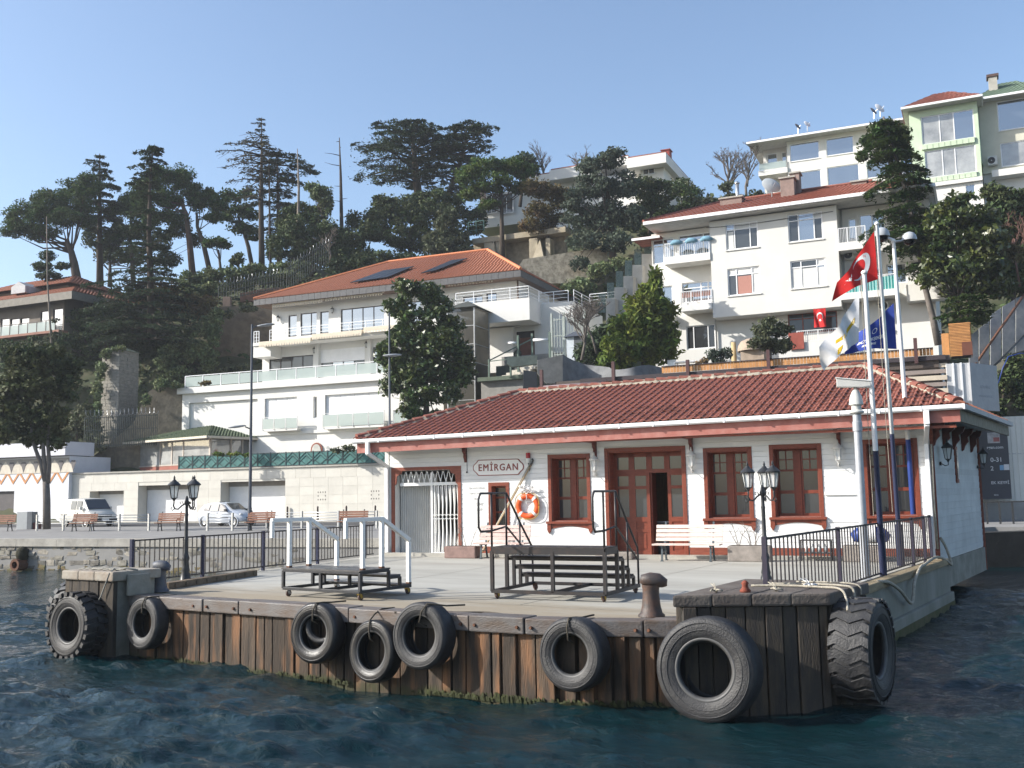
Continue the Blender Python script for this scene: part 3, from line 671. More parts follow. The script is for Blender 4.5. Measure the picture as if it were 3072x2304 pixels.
# ------------------------------------------------------------------ ornate lamp posts
LAMPG = clear('lantern_glass', (.86,.88,.86), .55, .12)
def lantern(parent, P, s=1.0, m=IRON, gm=None):
    """six-sided lantern hanging point at its foot; returns the part"""
    n = 6; b = MB(); z0, z1 = .05, .36; r0, r1 = .075, .125
    b.lathe([(.01,-.04),(.03,0),(.05,.03),(.08,.05),(.075,.06)], n, P)
    for k in range(n):
        a = 2*math.pi*k/n; b.bar(P+Vector((r0*math.cos(a),r0*math.sin(a),z0)), P+Vector((r1*math.cos(a),r1*math.sin(a),z1)), .014)
    c = b.build('lantern', m, parent)
    MB().lathe([(.15,z1-.01),(.155,z1+.015),(.10,z1+.075),(.055,z1+.105),(.045,z1+.13),(.02,z1+.145),(.026,z1+.175),(.006,z1+.24)], 12, P).build('cap', m, c, True, auto=35)
    MB().lathe([(r0*.9,z0+.01),(r1*.92,z1-.01)], n, P).build('glass', gm or LAMPG, c)
    return c
def lamp_post(label, P, m=IRON, rz=0):
    t = thing('lamp_post', label, 'lamp post', P, rz, 'three-lantern lamp posts on the pier')
    prof = [(.0,0),(.16,0),(.16,.05),(.13,.08),(.115,.20),(.09,.26),(.10,.30),(.085,.38),(.07,.52),(.082,.56),(.09,.60),(.075,.65),(.055,.72),(.045,1.0),(.052,1.03),(.043,1.06),(.04,1.6),(.047,1.64),(.036,1.68),(.034,1.86),(.055,1.9),(.06,1.95),(.04,2.0),(.03,2.06),(.012,2.1)]
    MB().lathe(prof, 16).build('pole', m, t, True, auto=40)
    for k in range(3):
        a = R(90+120*k); c, s_ = math.cos(a), math.sin(a)
        pts = [(r_*c, r_*s_, z) for r_, z in ((.03,1.92),(.12,1.86),(.20,1.78),(.27,1.79),(.31,1.86),(.30,1.93),(.30,1.99))]
        q = MB().tube(pts, .017, 8); q.tube([(r_*c, r_*s_, z) for r_, z in ((.27,1.80),(.34,1.75),(.37,1.79),(.345,1.83))], .011, 6); q.tube([(r_*c, r_*s_, z) for r_, z in ((.08,1.88),(.10,1.96),(.16,1.95),(.15,1.90))], .01, 6)
        q.build('arm', m, t, True); lantern(t, Vector((.30*c,.30*s_,2.0)), .9, m)
    t.scale = (.94,.94,.94); return t
lamp_post('black three-lantern lamp post by the left railing of the pier', atz(556,1749,D), rz=R(25))
P = atz(2300,1762,D); lamp_post('black three-lantern lamp post behind the right corner block', P, rz=R(8))

# ------------------------------------------------------------------ poles and flags
def cloth_flag(name, label, C, waves, m, decor=None, ny=14, nx=26):
    """C: four world corners hoist-top, hoist-bottom, fly-top, fly-bottom; waves push it in and out"""
    ht, hb, ft, fb = C; nrm = FW.copy(); nrm.z = 0; nrm.normalize(); thick = .006
    def S(u, v, side=0):
        p = ht*(1-u)*(1-v) + hb*(1-u)*v + ft*u*(1-v) + fb*u*v
        a = sum(am*math.sin(fu*u*6.28+fv*v*6.28+ph) for am, fu, fv, ph in waves)
        sagz = -.10*math.sin(math.pi*u)*(1-v)*.6 + .12*math.sin(math.pi*u)*v*.5
        return p + nrm*(a*min(1,u*2.5)) + Vector((0,0,sagz)) - nrm*side
    t = thing(name, label, 'flag'); 
    V = [S(i/nx, j/ny) for j in range(ny+1) for i in range(nx+1)]
    F = [(j*(nx+1)+i, j*(nx+1)+i+1, (j+1)*(nx+1)+i+1, (j+1)*(nx+1)+i) for j in range(ny) for i in range(nx)]
    put('cloth', mesh('cloth', V, F, m, True), t)
    if decor:
        for dn, dm, polys in decor(S): 
            for side in (.004,-.004):
                b = MB()
                for pl in polys: b.add([S(u, v, side) for u, v in pl], [tuple(range(len(pl)))])
                b.build(dn, dm, t, fix=False)
    return t, S
def flagpole(name, label, base, top, r0, r1, segs, extra=None):
    """segs: (from, to, material) fractions of the height"""
    base = Vector(base); top = Vector(top); t = thing(name, label, 'pole', base)
    for a, b_, m in segs:
        MB().tube([(top-base)*a, (top-base)*b_], [r0+(r1-r0)*a, r0+(r1-r0)*b_], 14).build('shaft', m, t, True, auto=40)
    MB().lathe([(.001,-.02),(r1*1.3,-.02),(r1*1.5,.02),(r1*.8,.06),(.001,.07)], 12, top-base).build('truck', WHITEP, t, True)
    if extra: extra(t, base, top)
    return t
TX = Vector((0,0,1))
def sleeve(h, r, m):
    def f(t, base, top):
        d = (top-base).normalized(); MB().tube([(0,0,0), d*h], r, 12).build('ground_sleeve', m, t, True, auto=40)
    return f
WPOLE = mat('white_pole_paint', (.80,.80,.80), .35, .05, 5)
FR = mat('red_cloth', (.58,.018,.018), .75, .12, 6); FWt = mat('white_cloth', (.74,.74,.75), .8, .08, 6); FB = mat('blue_cloth', (.02,.05,.30), .75, .15, 5); FY = mat('yellow_cloth', (.62,.42,.02), .8, .1, 6)
bA = atz(2651,1735,D); tA = atd(2592,817,20.7); bB = atz(2704,1697,D); tB = atd(2629,670,24.3); bC = atz(2750,1679,D); tC = atd(2679,722,26.0)
def straight(b, t_): return Vector((b.x+(t_.x-b.x)*.9, b.y+(t_.y-b.y)*.9, t_.z))
flagpole('flagpole', 'flagpole white above and navy below, nearest the lamp post', bA, straight(bA,tA), .062,.045, ((0,.42,NAVY),(.42,1,WPOLE)), sleeve(.95,.075,NAVY))
flagpole('flagpole', 'galvanised flagpole with navy foot flying the red crescent flag', bB, straight(bB,tB), .058,.042, ((0,.385,NAVY),(.385,1,GALV)), sleeve(1.0,.09,NAVY))
def dome(t, base, top):
    p = top-base; q = p+Vector((0,0,.02)); lf = -RH
    MB().tube([p, p+Vector((0,0,.05)), p+lf*.12+Vector((0,0,.10)), p+lf*.3+Vector((0,0,.10))], .035, 10).build('bracket', WPOLE, t, True)
    MB().tube([p, p+RH*.2+Vector((0,0,.02)), p+RH*.42+Vector((0,0,.12))], .03, 10).build('bracket', GALV, t, True)
    dm = mat('dome_grey', (.42,.44,.46), .4, .08); db = mat('dome_black', (.012,.012,.014), .12, .1)
    for off, s in ((lf*.30+Vector((0,0,.02)),1.0), (RH*.42+Vector((0,0,-.08)),.92)):
        c = p+off
        MB().lathe([(.20*s,.12*s),(.205*s,.17*s),(.18*s,.26*s),(.12*s,.33*s),(.05*s,.36*s),(.001,.365*s)], 20, c).build('camera_hood', dm, t, True, auto=50)
        MB().lathe([(.001,-.03*s),(.08*s,-.01*s),(.145*s,.05*s),(.165*s,.12*s)], 18, c).build('camera_dome', db, t, True)
flagpole('flagpole', 'white and blue flagpole carrying two dome cameras at its top', bC, straight(bC,tC), .072,.045, ((0,.38,BLUEP),(.38,1,WPOLE)), lambda t,b_,p: (sleeve(1.15,.105,BLUEP)(t,b_,p), dome(t,b_,p)))
def star(c, r, rot, asp):
    P = []
    for k in range(10):
        rr = r if k % 2 == 0 else r*.42; a = rot+k*math.pi/5; P.append((c[0]+rr*math.cos(a), c[1]+rr*math.sin(a)*asp))
    return [[c, P[k], P[(k+1)%10]] for k in range(10)]
def crescent(cu, cv, R_, asp, off=.22, inner=.80, n=28, rot=0):
    polys = []; pr = None
    # solve lens: points of the outer circle outside the inner circle
    for k in range(n+1):
        a = R(42)+(2*math.pi-2*R(42))*k/n; o = (R_*math.cos(a), R_*math.sin(a)); ri = R_*inner
        # ray from inner centre
        ci = R_*off; dx, dy = o[0]-ci, o[1]; L_ = math.hypot(dx, dy); i_ = (ci+dx/L_*min(ri,L_), dy/L_*min(ri,L_))
        cur = [(cu+q[0], cv+q[1]*asp) for q in (o, i_)]
        if pr: polys.append([pr[0], cur[0], cur[1], pr[1]])
        pr = cur
    return polys
def tr_decor(S): return [('crescent', FWt, crescent(.40,.47,.27,1.3)), ('star', FWt, star((.70,.50),.12,math.pi,1.3))]
def px4(dep, *pts): return [atd(x, y, dep) for x, y in pts]
cloth_flag('flag', 'large red flag with white crescent and star blowing left from the galvanised pole', px4(24.2,(2622,694),(2634,838),(2510,848),(2498,903)), [(.16,.9,.25,0),(.07,2.1,.4,1)], FR, tr_decor)
def w_decor(S):
    a = [[(.42+.05*k,.60+.01*math.sin(k)),(.47+.05*k,.60+.01*math.sin(k+1)),(.47+.05*k,.70),(.42+.05*k,.70)] for k in range(5)]
    arc = []
    for k in range(10):
        t0, t1 = .12+.052*k, .12+.052*(k+1); f = lambda t: .47-.30*(t-.38)**2*4
        arc.append([(t0,f(t0)),(t1,f(t1)),(t1,f(t1)+.12),(t0,f(t0)+.12)])
    lo = [[(.50,.74),(.60,.74),(.63,.93),(.54,.93)]]
    return [('yellow_arc', FY, arc), ('yellow_mark', FY, lo)]
cloth_flag('flag', 'white flag with yellow arcs drooping left of the nearest flagpole', px4(20.6,(2578,876),(2576,1026),(2459,1040),(2476,1112)), [(.13,1.2,.15,.4),(.09,2.6,.7,1.2)], FWt, w_decor)
BT = []
def b_decor(S):
    out = []
    for txt, sz, u0, v0 in (('BÜYÜKŞEHİR', .13, .52, .66), ('BELEDİYESİ', .075, .55, .83)):
        me = text_mesh(txt, sz, 0, .004); polys = []
        for pl in me.polygons: polys.append([(u0 - me.vertices[i].co.x*.62, v0 - me.vertices[i].co.y*1.1) for i in pl.vertices])
        # mirror so that it reads from the water side: hoist is on the right
        out.append(('lettering', FWt, polys)); bpy.data.meshes.remove(me)
    ring = [[(.50+r_*math.cos(a)*.7, .38+r_*math.sin(a)) for r_, a in ((.075,a0),(.10,a0),(.10,a0+.5),(.075,a0+.5))] for a0 in np.arange(0,6.2,.52)]
    out.append(('emblem', FWt, ring)); return out
cloth_flag('flag', 'blue flag with white lettering drooping left of the camera pole', px4(25.8,(2681,909),(2690,1047),(2572,1000),(2530,1064)), [(.14,1.1,.2,.9),(.08,2.2,.6,0)], FB, b_decor)
def halyard(label, pts): tag(MB().tube(pts, .008, 5).build('halyard', ROPE), label, 'rope')
for lab, bp_, tp_ in (('thin halyard beside the nearest flagpole', bA, tA), ('thin halyard beside the galvanised flagpole', bB, tB)):
    e = straight(bp_, tp_); halyard(lab, [bp_+Vector((-.12,-.05,1.3)), bp_+(e-bp_)*.5+Vector((-.1,-.08,0)), e+Vector((-.06,-.04,-.05))])
# CCTV mast
def cctv():
    b0 = atz(2598,1741,D); tp = atd(2590,1185,b0.dot(_fh)*.999); t = thing('camera_mast', 'grey galvanised mast topped by a box camera looking left', 'camera', b0)
    h = tp.z-b0.z; MB().lathe([(.001,0),(.16,0),(.16,.03),(.085,.05),(.08,h-.75),(.098,h-.74),(.098,h-.55),(.085,h-.54),(.085,h-.40)], 20).build('mast', mat('mast_grey', (.42,.44,.47), .5, .1, 5, metal=.3), t, True, auto=40)
    gm = mat('camera_housing', (.55,.55,.52), .45, .05)
    MB().lathe([(.07,h-.4),(.15,h-.36),(.15,h-.33),(.10,h-.30),(.10,h-.22),(.15,h-.19),(.12,h-.02),(.06,h+.12),(.02,h+.14)], 20).build('pan_head', gm, t, True, auto=40)
    u = (RH*.95 - _fh*.3).normalized(); v = Vector((0,0,1)).cross(u)
    c = Vector((0,0,h+.26)) - u*.05; V = []
    for s_, wz in ((-.32,.085),(.36,.085)):
        for a, b_ in ((-1,-1),(1,-1),(1,1),(-1,1)): V.append(c+u*s_+v*a*.10+Vector((0,0,b_*wz-.06*s_)))
    MB().add(V, [(3,2,1,0),(4,5,6,7),(0,1,5,4),(1,2,6,5),(2,3,7,6),(3,0,4,7)]).build('camera_body', gm, t, bevel=.012)
    MB().bar(c-u*.34+Vector((0,0,.13)), c+u*.36+Vector((0,0,.03)), .24, .015).build('sun_shield', WHITEP, t)
    MB().bar((0,0,h+.08), (0,0,h+.2), .05).build('neck', gm, t)
cctv()
# ------------------------------------------------------------------ ferry station
SA = R(9.06); SF = Frame((-21.4,25.3,D), SA); SL = 16.5; SD = 7.6
SX, SY = math.sin(SA), math.cos(SA)            # world +Y in local coordinates: the right side wall runs along the pier edge
def side(x0, dy, out=0): return (x0 + SX*dy + out*SY, SY*dy - out*SX)
def eh(x): return 3.74 + .0118*x
WINRED = mat('window_red_wood', (.215,.052,.028), .42, .15, 4, .08, stretch=(2,2,5))
BOARD = mat('white_board', (.80,.80,.785), .5, .06, 2.2, .04, rnd=.05, stretch=(.4,.4,2))
def station():
    t = thing('ferry_station', 'white boarded ferry station with red windows and low red tiled hip roof', 'station', SF.O, SA)
    win = [(5.72,7.08,1.02,3.07), (10.50,11.87,1.08,3.10), (12.35,13.75,1.10,3.13), (14.80,16.18,1.12,3.18)]
    smallw = (3.71,4.42,.80,2.27); door = (7.54,9.99,.05,3.20); gate = (.22,2.76,.06,2.82)
    cs = .11
    holes = [(a+cs,b-cs,c+.042,d-cs) for a,b,c,d in win+[smallw]] + [(door[0]+cs,door[1]-cs,.03,door[3]-cs), (gate[0]+cs,gate[1]-cs,.03,gate[3]-cs)]
    skin_wall('front_wall', WHITEP, t, 0, SL, .02, 3.72, 0, holes, .5)
    # side, left and back walls, floor and inner partition
    b = MB(); s1 = side(SL,SD)
    b.add([(SL,0,-.75),(s1[0],s1[1],-.75),(s1[0],s1[1],3.75),(SL,0,3.75)], [(0,1,2,3)])
    b.add([(0,0,.0),(0,SD,.0),(0,SD,3.7),(0,0,3.7)], [(3,2,1,0)]); b.add([(0,SD,-.7),(s1[0],s1[1],-.7),(s1[0],s1[1],3.75),(0,SD,3.75)], [(3,2,1,0)])
    b.build('side_and_back_walls', WHITEP, t, fix=False)
    MB().add([(.02,.02,.012),(SL-.02,.02,.012),(s1[0]-.02,s1[1]-.02,.012),(.02,SD-.02,.012)], [(0,1,2,3)]).build('inner_floor', mat('floor_tiles', (.22,.20,.18), .5, .15), t, fix=False)
    wd = mat('inner_wood_panel', (.40,.26,.13), .6, .2, 5, stretch=(6,6,.5))
    bx('inner_partition', wd, t, 7.0, 10.4, 4.2, 4.3, .02, 3.5); bx('inner_counter', mat('counter_grey', (.12,.13,.13), .5), t, 8.5, 9.5, 1.2, 1.7, .02, .95)
    b = MB()
    for x in (8.62, 9.28): b.bar((x,.9,.02),(x,.9,1.0),.04)
    b.tube([(8.4,.9,1.0),(8.62,.9,1.02),(8.64,.9,.9)], .02, 6); b.tube([(8.7,.9,1.0),(9.4,.9,1.0)], .02, 6); b.build('turnstile', GALV, t, True)
    bx('inner_door_frame', DARK, t, 8.98, 9.20, 2.0, 2.1, .02, 2.9)
    # boards on the front, split at the openings
    bh = .148; z = .30; obst = win+[smallw, door, gate]
    while z < 3.66:
        iv = [(0.13, SL-.16)]
        for a,b_,c,d in obst:
            if c-.02 < z+bh/2 < d+.02:
                iv = [q for lo, hi in iv for q in ((lo, min(hi,a)), (max(lo,b_), hi)) if q[1]-q[0] > .03]
        for lo, hi in iv:
            o = bx('board', BOARD, t, lo+.002, hi-.002, -.034, -.006, z+.003, z+bh-.004, (R(-2.2),0,0))
        z += bh
    # side boards
    z = -.02; k = 0; Ls = SD-.2
    while z < 3.6:
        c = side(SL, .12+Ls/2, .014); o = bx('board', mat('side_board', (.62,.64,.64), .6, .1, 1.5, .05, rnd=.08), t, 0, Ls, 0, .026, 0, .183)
        o.location = (c[0], c[1], z+.093); o.rotation_euler = (0, R(0), math.pi/2-SA); o.rotation_euler.rotate_axis('X', R(4)); z += .187
    # base beam hanging over the water on the right
    c = side(SL, SD/2, .02); o = bx('base_slab', CONCD, t, 0, SD, 0, .10, 0, .72); o.location = (c[0],c[1],-.40); o.rotation_euler = (0,0,math.pi/2-SA)
    # corner posts
    bx('corner_board', WHITEP, t, -.02, .125, -.05, .06, .02, 3.7)
    bx('corner_board', REDWOOD, t, SL-.02, SL+.07, -.065, .05, -.75, 3.7); bx('corner_board', WHITEP, t, SL-.16, SL-.022, -.05, .02, .02, 3.7)
    c = side(SL, SD-.05); bx('corner_board', REDWOOD, t, c[0]-.02, c[0]+.09, c[1]-.06, c[1]+.06, -.75, 3.7)
    bx('skirting', REDWOOD, t, 2.78, 7.5, -.05, -.004, .10, .30); bx('skirting', REDWOOD, t, 10.02, SL-.02, -.05, -.004, .10, .30)
    bx('step', CONC, t, .05, SL, -.42, -.055, -.01, .095)
    # windows
    for a,b_,c,d in win:
        w = MB(); y = -.06
        w.box(a,a+cs,y,.0,c,d).box(b_-cs,b_,y,.0,c,d).box(a+cs,b_-cs,y,.0,d-cs,d)
        w = w.build('window', WINRED, t, bevel=.008)
        # sill board and arched apron with pendants
        s = MB().box(a-.06,b_+.06,-.13,.02,c-.03,c+.04); n = 10; pts = [(a-.02,-.055,c-.03)]
        for i in range(n+1): f = i/n; pts.append((a+.07+(b_-a-.14)*f, -.055, c-.19+.085*math.sin(math.pi*f)))
        pts.append((b_+.02,-.055,c-.03)); s.poly(list(reversed(pts)), (0,.045,0))
        for x in (a+.02, b_-.02): s.poly([(x-.06,-.09,c-.03),(x+.06,-.09,c-.03),(x+.06,-.09,c-.22),(x,-.09,c-.33),(x-.06,-.09,c-.22)][::-1], (0,.085,0))
        s.build('sill', WINRED, w)
        # deep reveal lining and two casements
        X0,X1,Z0,Z1 = a+cs,b_-cs,c+.045,d-cs; yy = .40; l = MB()
        l.box(X0,X0+.02,0,yy,Z0,Z1).box(X1-.02,X1,0,yy,Z0,Z1).box(X0+.02,X1-.02,0,yy,Z1-.02,Z1).box(X0+.02,X1-.02,0,yy,Z0,Z0+.02).build('reveal', REDWOOD, w)
        f = MB(); xm = (X0+X1)/2; fw = .055
        f.box(xm-.075,xm+.075,yy-.03,yy+.06,Z0,Z1)
        zA = Z0+(Z1-Z0)*.36; zB = Z0+(Z1-Z0)*.68; zC = (zB+Z1)/2
        for xa, xb in ((X0+.02,xm-.075),(xm+.075,X1-.02)):
            f.box(xa,xa+fw,yy,yy+.05,Z0,Z1).box(xb-fw,xb,yy,yy+.05,Z0,Z1).box(xa+fw,xb-fw,yy,yy+.05,Z0,Z0+.09).box(xa+fw,xb-fw,yy,yy+.05,Z1-.06,Z1)
            f.box(xa+fw,xb-fw,yy+.003,yy+.05,zA-.045,zA+.045).box(xa+fw,xb-fw,yy+.003,yy+.05,zB-.028,zB+.028)
            xc = (xa+xb)/2; f.box(xc-.016,xc+.016,yy+.006,yy+.045,zB+.028,Z1-.06); f.box(xa+fw,xb-fw,yy+.009,yy+.045,zC-.016,zC+.016)
            for q in ((xa+fw,xb-fw,Z0+.09,zA-.045),(xa+fw,xb-fw,zA+.045,zB-.028),(xa+fw,xc-.016,zB+.028,zC-.016),(xc+.016,xb-fw,zB+.028,zC-.016),(xa+fw,xc-.016,zC+.016,Z1-.06),(xc+.016,xb-fw,zC+.016,Z1-.06)):
                bx('pane', GLASS, w, q[0]-.01,q[1]+.01,yy+.02,yy+.03,q[2]-.01,q[3]+.01)
        f.build('casement', WINRED, w)
    # ticket window
    a,b_,c,d = smallw; w = MB(); w.box(a,a+cs,-.05,.1,c,d).box(b_-cs,b_,-.05,.1,c,d).box(a+cs,b_-cs,-.05,.1,d-cs,d).box(a-.05,b_+.05,-.12,.02,c-.07,c+.04)
    for x in (a+.03,b_-.03): w.poly([(x-.06,-.08,c-.07),(x+.06,-.08,c-.07),(x,-.08,c-.30)][::-1], (0,.07,0))
    w = w.build('window', WINRED, t); bx('reveal_panel', REDWOOD, w, a+cs, a+cs+.02, .0, .3, c, d-cs)
    f = MB(); X0 = a+cs+.02; X1 = b_-cs
    for zz in (c+.05, c+.55, c+1.0, d-cs-.03): f.box(X0,X1,.2,.24,zz-.03,zz+.03)
    f.build('casement', WINRED, w)
    for z0, z1 in ((c+.08,c+.52),(c+.58,c+.97),(c+1.03,d-cs-.06)): bx('pane', GLASSD, w, X0, X1, .215,.225, z0, z1)
    # door front
    a,b_,c,d = door; w = MB(); w.box(a,a+cs,-.06,.0,.03,d).box(b_-cs,b_,-.06,.0,.03,d).box(a+cs,b_-cs,-.06,.0,d-cs,d); w = w.build('door_frame', WINRED, t, bevel=.008)
    bx('reveal', REDWOOD, w, a+cs, a+cs+.03, 0, .5, .03, d-cs); bx('reveal', REDWOOD, w, b_-cs-.03, b_-cs, 0, .5, .03, d-cs); bx('reveal', REDWOOD, w, a+cs+.03, b_-cs-.03, 0, .5, d-cs-.03, d-cs)
    yy = .42; X0, X1 = a+cs+.03, b_-cs-.03; zt = 2.52; f = MB(); wX = (X1-X0)/4
    for i in range(5): f.box(X0+wX*i-(.085 if 0<i<4 else 0 if i==0 else .10), X0+wX*i+(.085 if 0<i<4 else .10 if i==0 else 0), yy, yy+.06, zt, d-cs-.03)
    f.box(X0,X1,yy-.01,yy+.07,zt-.07,zt+.04).box(X0,X1,yy,yy+.06,d-cs-.16,d-cs-.03); f.build('transom', WINRED, w)
    for i in range(4): bx('pane', GLASS, w, X0+wX*i+.06, X0+wX*(i+1)-.06, yy+.025, yy+.035, zt+.04, d-cs-.15)
    for i in (0,1,3):
        xa, xb = X0+wX*i, X0+wX*(i+1); l = MB(); s_ = .10
        l.box(xa,xa+s_,yy,yy+.05,.03,zt-.07).box(xb-s_,xb,yy,yy+.05,.03,zt-.07)
        for z0,z1 in ((.03,.18),(.72,.80),(1.02,1.16),(1.98,2.07),(2.37,zt-.07)): l.box(xa+s_,xb-s_,yy,yy+.05,z0,z1)
        l.box(xa+s_,xb-s_,yy+.025,yy+.04,.18,.72).box(xa+s_+.05,xb-s_-.05,yy+.012,yy+.025,.24,.66).box(xa+s_,xb-s_,yy+.025,yy+.04,.80,1.02)
        l = l.build('door_leaf', WINRED, w)
        bx('pane', GLASS, w, xa+s_-.01, xb-s_+.01, yy+.02, yy+.03, 1.15, 1.99); bx('pane', GLASS, w, xa+s_-.01, xb-s_+.01, yy+.02, yy+.03, 2.06, 2.38)
    o = bx('open_leaf', WINRED, w, X0+wX*2, X0+wX*2+.05, yy+.06, yy+.55, .03, zt-.07)
    # folding gate on the left
    a,b_,c,d = gate; w = MB(); w.box(a,a+cs,-.06,.0,.03,d).box(b_-cs,b_,-.06,.0,.03,d).box(a+cs,b_-cs,-.06,.0,d-cs,d)
    for sx, x in ((1,a+cs),(-1,b_-cs)): w.poly([(x,-.05,d-cs),(x+sx*.30,-.05,d-cs),(x+sx*.24,-.05,d-cs-.10),(x+sx*.10,-.05,d-cs-.16),(x+sx*.07,-.05,d-cs-.42),(x,-.05,d-cs-.48)], (0,.045,0))
    w = w.build('gate_frame', REDWOOD, t)
    bx('passage_wall', mat('grey_corrugated', (.40,.40,.38), .6, .1), w, a+cs+.02, a+cs+.06, .36, 4.5, .02, d-cs)
    b = MB()
    for i in range(20): x = a+cs+.08+i*.06; b.tube([(x,.30+.015*i,.05),(x,.30+.015*i,2.6)], .03, 6)
    b.build('inner_shutter', mat('grey_shutter', (.55,.55,.53), .5, .1), w)
    wm = mat('gate_white', (.80,.80,.78), .4, .04); xg = a+(b_-a)*.545; b = MB(); y = .10
    b.box(xg,xg+.07,y-.03,y+.03,.05,d-.18).box(xg,b_-cs-.01,y-.02,y+.02,.05,.11).box(a+cs+.15,b_-cs-.01,y-.035,y+.035,2.22,2.32); b.build('gate_rails', wm, w)
    n = 7; wx = (b_-cs-xg-.07)/n
    for i in range(n):
        x = xg+.07+wx*(i+.5); bx('gate_bar', wm, w, x-.016, x+.016, y-.012, y+.012, .11, 2.22)
        q = MB(); q.bar((x-wx*.42,y+.02,.12),(x,y+.02,1.15),.014); q.bar((x+wx*.42,y+.02,.12),(x,y+.02,1.15),.014); q.bar((x,y+.02,1.28),(x-wx*.42,y+.02,2.2),.014); q.bar((x,y+.02,1.28),(x+wx*.42,y+.02,2.2),.014)
        q.lathe([(.062,-.008),(.078,-.008),(.078,.008),(.062,.008)], 14, (x-wx*.5,y-.015,1.22), 'y', True); q.build('gate_lattice', wm, w)
    n = 11; x0 = a+cs+.15; wx = (b_-cs-.01-x0)/n
    q = MB()
    for i in range(n): x = x0+wx*(i+.5); q.bar((x-wx*.45,y,2.68),(x,y,2.33),.02); q.bar((x+wx*.45,y,2.68),(x,y,2.33),.02); q.bar((x,y+.02,2.32),(x,y+.02,2.45),.03)
    q.build('gate_crest', wm, w)
    # eaves
    FY_ = -1.0; x0, x1 = -.62, 17.35
    seg = 18
    fb = MB().add([(x0+.1,FY_+.06,eh(x0)-.44),(x1-.1,FY_+.06,eh(x1)-.44),(x1-.1,FY_+.06,eh(x1)-.13),(x0+.1,FY_+.06,eh(x0)-.13),
                   (x0+.1,FY_+.13,eh(x0)-.44),(x1-.1,FY_+.13,eh(x1)-.44),(x1-.1,FY_+.13,eh(x1)-.13),(x0+.1,FY_+.13,eh(x0)-.13)], [(0,1,2,3),(7,6,5,4),(0,4,5,1),(1,5,6,2),(2,6,7,3),(3,7,4,0)]).build('eaves_beam', FASCIA, t)
    g0 = MB().add([(x0,FY_-.12,0),(x1,FY_-.12,0)], []) if False else None
    for i in range(seg):
        xa, xb = x0+(x1-x0)*i/seg, x0+(x1-x0)*(i+1)/seg
        q = MB(); P = [(FY_+.05,0),(FY_-.06,0),(FY_-.10,-.01),(FY_-.11,-.045),(FY_-.105,-.10),(FY_-.07,-.135),(FY_+.05,-.135)]
        V = [(xa+.004,y_,eh(xa)+z_) for y_, z_ in P]+[(xb-.004,y_,eh(xb)+z_) for y_, z_ in P]; k = len(P)
        q.add(V, [(i_,i_+1,k+i_+1,k+i_) for i_ in range(k-1)]+[(k-1,0,k,2*k-1), tuple(reversed(range(k))), tuple(range(k,2*k))]); q.box(xb-.02,xb+.02,FY_-.118,FY_-.09,eh(xb)-.14,eh(xb)-.005)
        q.build('gutter', PVC, t)
    sr = side(SL, SD, 1.0); c0 = (17.35,FY_); c1 = (side(SL,SD+.6,1.0)[0], side(SL,SD+.6,1.0)[1])
    q = MB(); q.bar((c0[0]+.0,c0[1]+.06,eh(17)-.07),(c1[0],c1[1],eh(17)-.07),.12,.13); q.build('gutter', mat('grey_side_gutter', (.45,.47,.5), .4, .05), t)
    q = MB(); q.bar((c0[0]-.12,c0[1]+.1,eh(17)-.28),(c1[0]-.12,c1[1],eh(17)-.28),.07,.30); q.build('eaves_beam', mat('weathered_eaves_beam', (.27,.24,.18), .7, .2, 4), t)
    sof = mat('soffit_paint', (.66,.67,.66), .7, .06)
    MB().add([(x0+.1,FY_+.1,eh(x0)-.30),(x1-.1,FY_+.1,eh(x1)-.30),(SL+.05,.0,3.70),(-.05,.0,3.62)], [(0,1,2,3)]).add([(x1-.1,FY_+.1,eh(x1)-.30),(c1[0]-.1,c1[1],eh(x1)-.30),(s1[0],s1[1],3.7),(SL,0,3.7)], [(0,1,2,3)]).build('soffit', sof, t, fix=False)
    for i in range(26):
        x = .1+i*.655; bx('rafter_end', mat('rafter_grey', (.55,.55,.54), .7), t, x-.035, x+.035, FY_+.14, -.0, 3.44+.003*i, 3.55+.003*i)
    bx('eaves_shadow_batten', REDWOOD, t, x0+.2, x1-.2, FY_+.14, FY_+.18, eh(8)-.47, eh(8)-.40)
    for x in (2.93,7.26,10.17,14.22):
        q = MB(); q.box(x-.05,x+.05,FY_+.14,-.005,3.36,3.45); P = [(-.005,3.36),(-.22,3.36),(-.20,3.25),(-.11,3.18),(-.13,3.10),(-.07,3.0),(-.04,2.92),(-.005,2.90)]
        q.poly([(x-.045,y_,z_) for y_, z_ in P], (.09,0,0)); q.build('eaves_bracket', mat('bracket_maroon', (.16,.045,.035), .5, .15), t)
    for dy in (.10,1.6,3.1,4.6,6.2):
        q = MB(); P = [(.0,3.60),(.36,3.60),(.30,3.44),(.18,3.36),(.20,3.22),(.10,3.10),(.06,2.98),(.0,2.94)]
        V = [side(SL,dy-.05,o_+.03)+(z_,) for o_, z_ in P]; W = side(0,.10); q.poly(V, (W[0],W[1],0)); q.build('eaves_bracket', MATS['bracket_maroon'], t)
    # downpipes
    q = MB(); xz = .10; q.bar((-.05,-1.05,eh(0)-.12),(-.05,-1.05,eh(0)-.50),.12,.12); q.bar((-.05,-1.05,eh(0)-.47),(xz,-.12,2.86),.11,.11); q.bar((xz,-.12,2.90),(xz,-.12,.10),.11,.11); q.build('downpipe', PVC, t, bevel=.01)
    xz = SL-.28; q = MB(); q.bar((xz+.25,-1.05,eh(16)-.12),(xz+.25,-1.05,eh(16)-.46),.14,.12); q.bar((xz+.25,-1.05,eh(16)-.46),(xz+.18,-.14,3.05),.12,.12); q.bar((xz+.18,-.14,3.1),(xz+.18,-.14,.10),.11,.11); q.build('downpipe', PVC, t, bevel=.01)
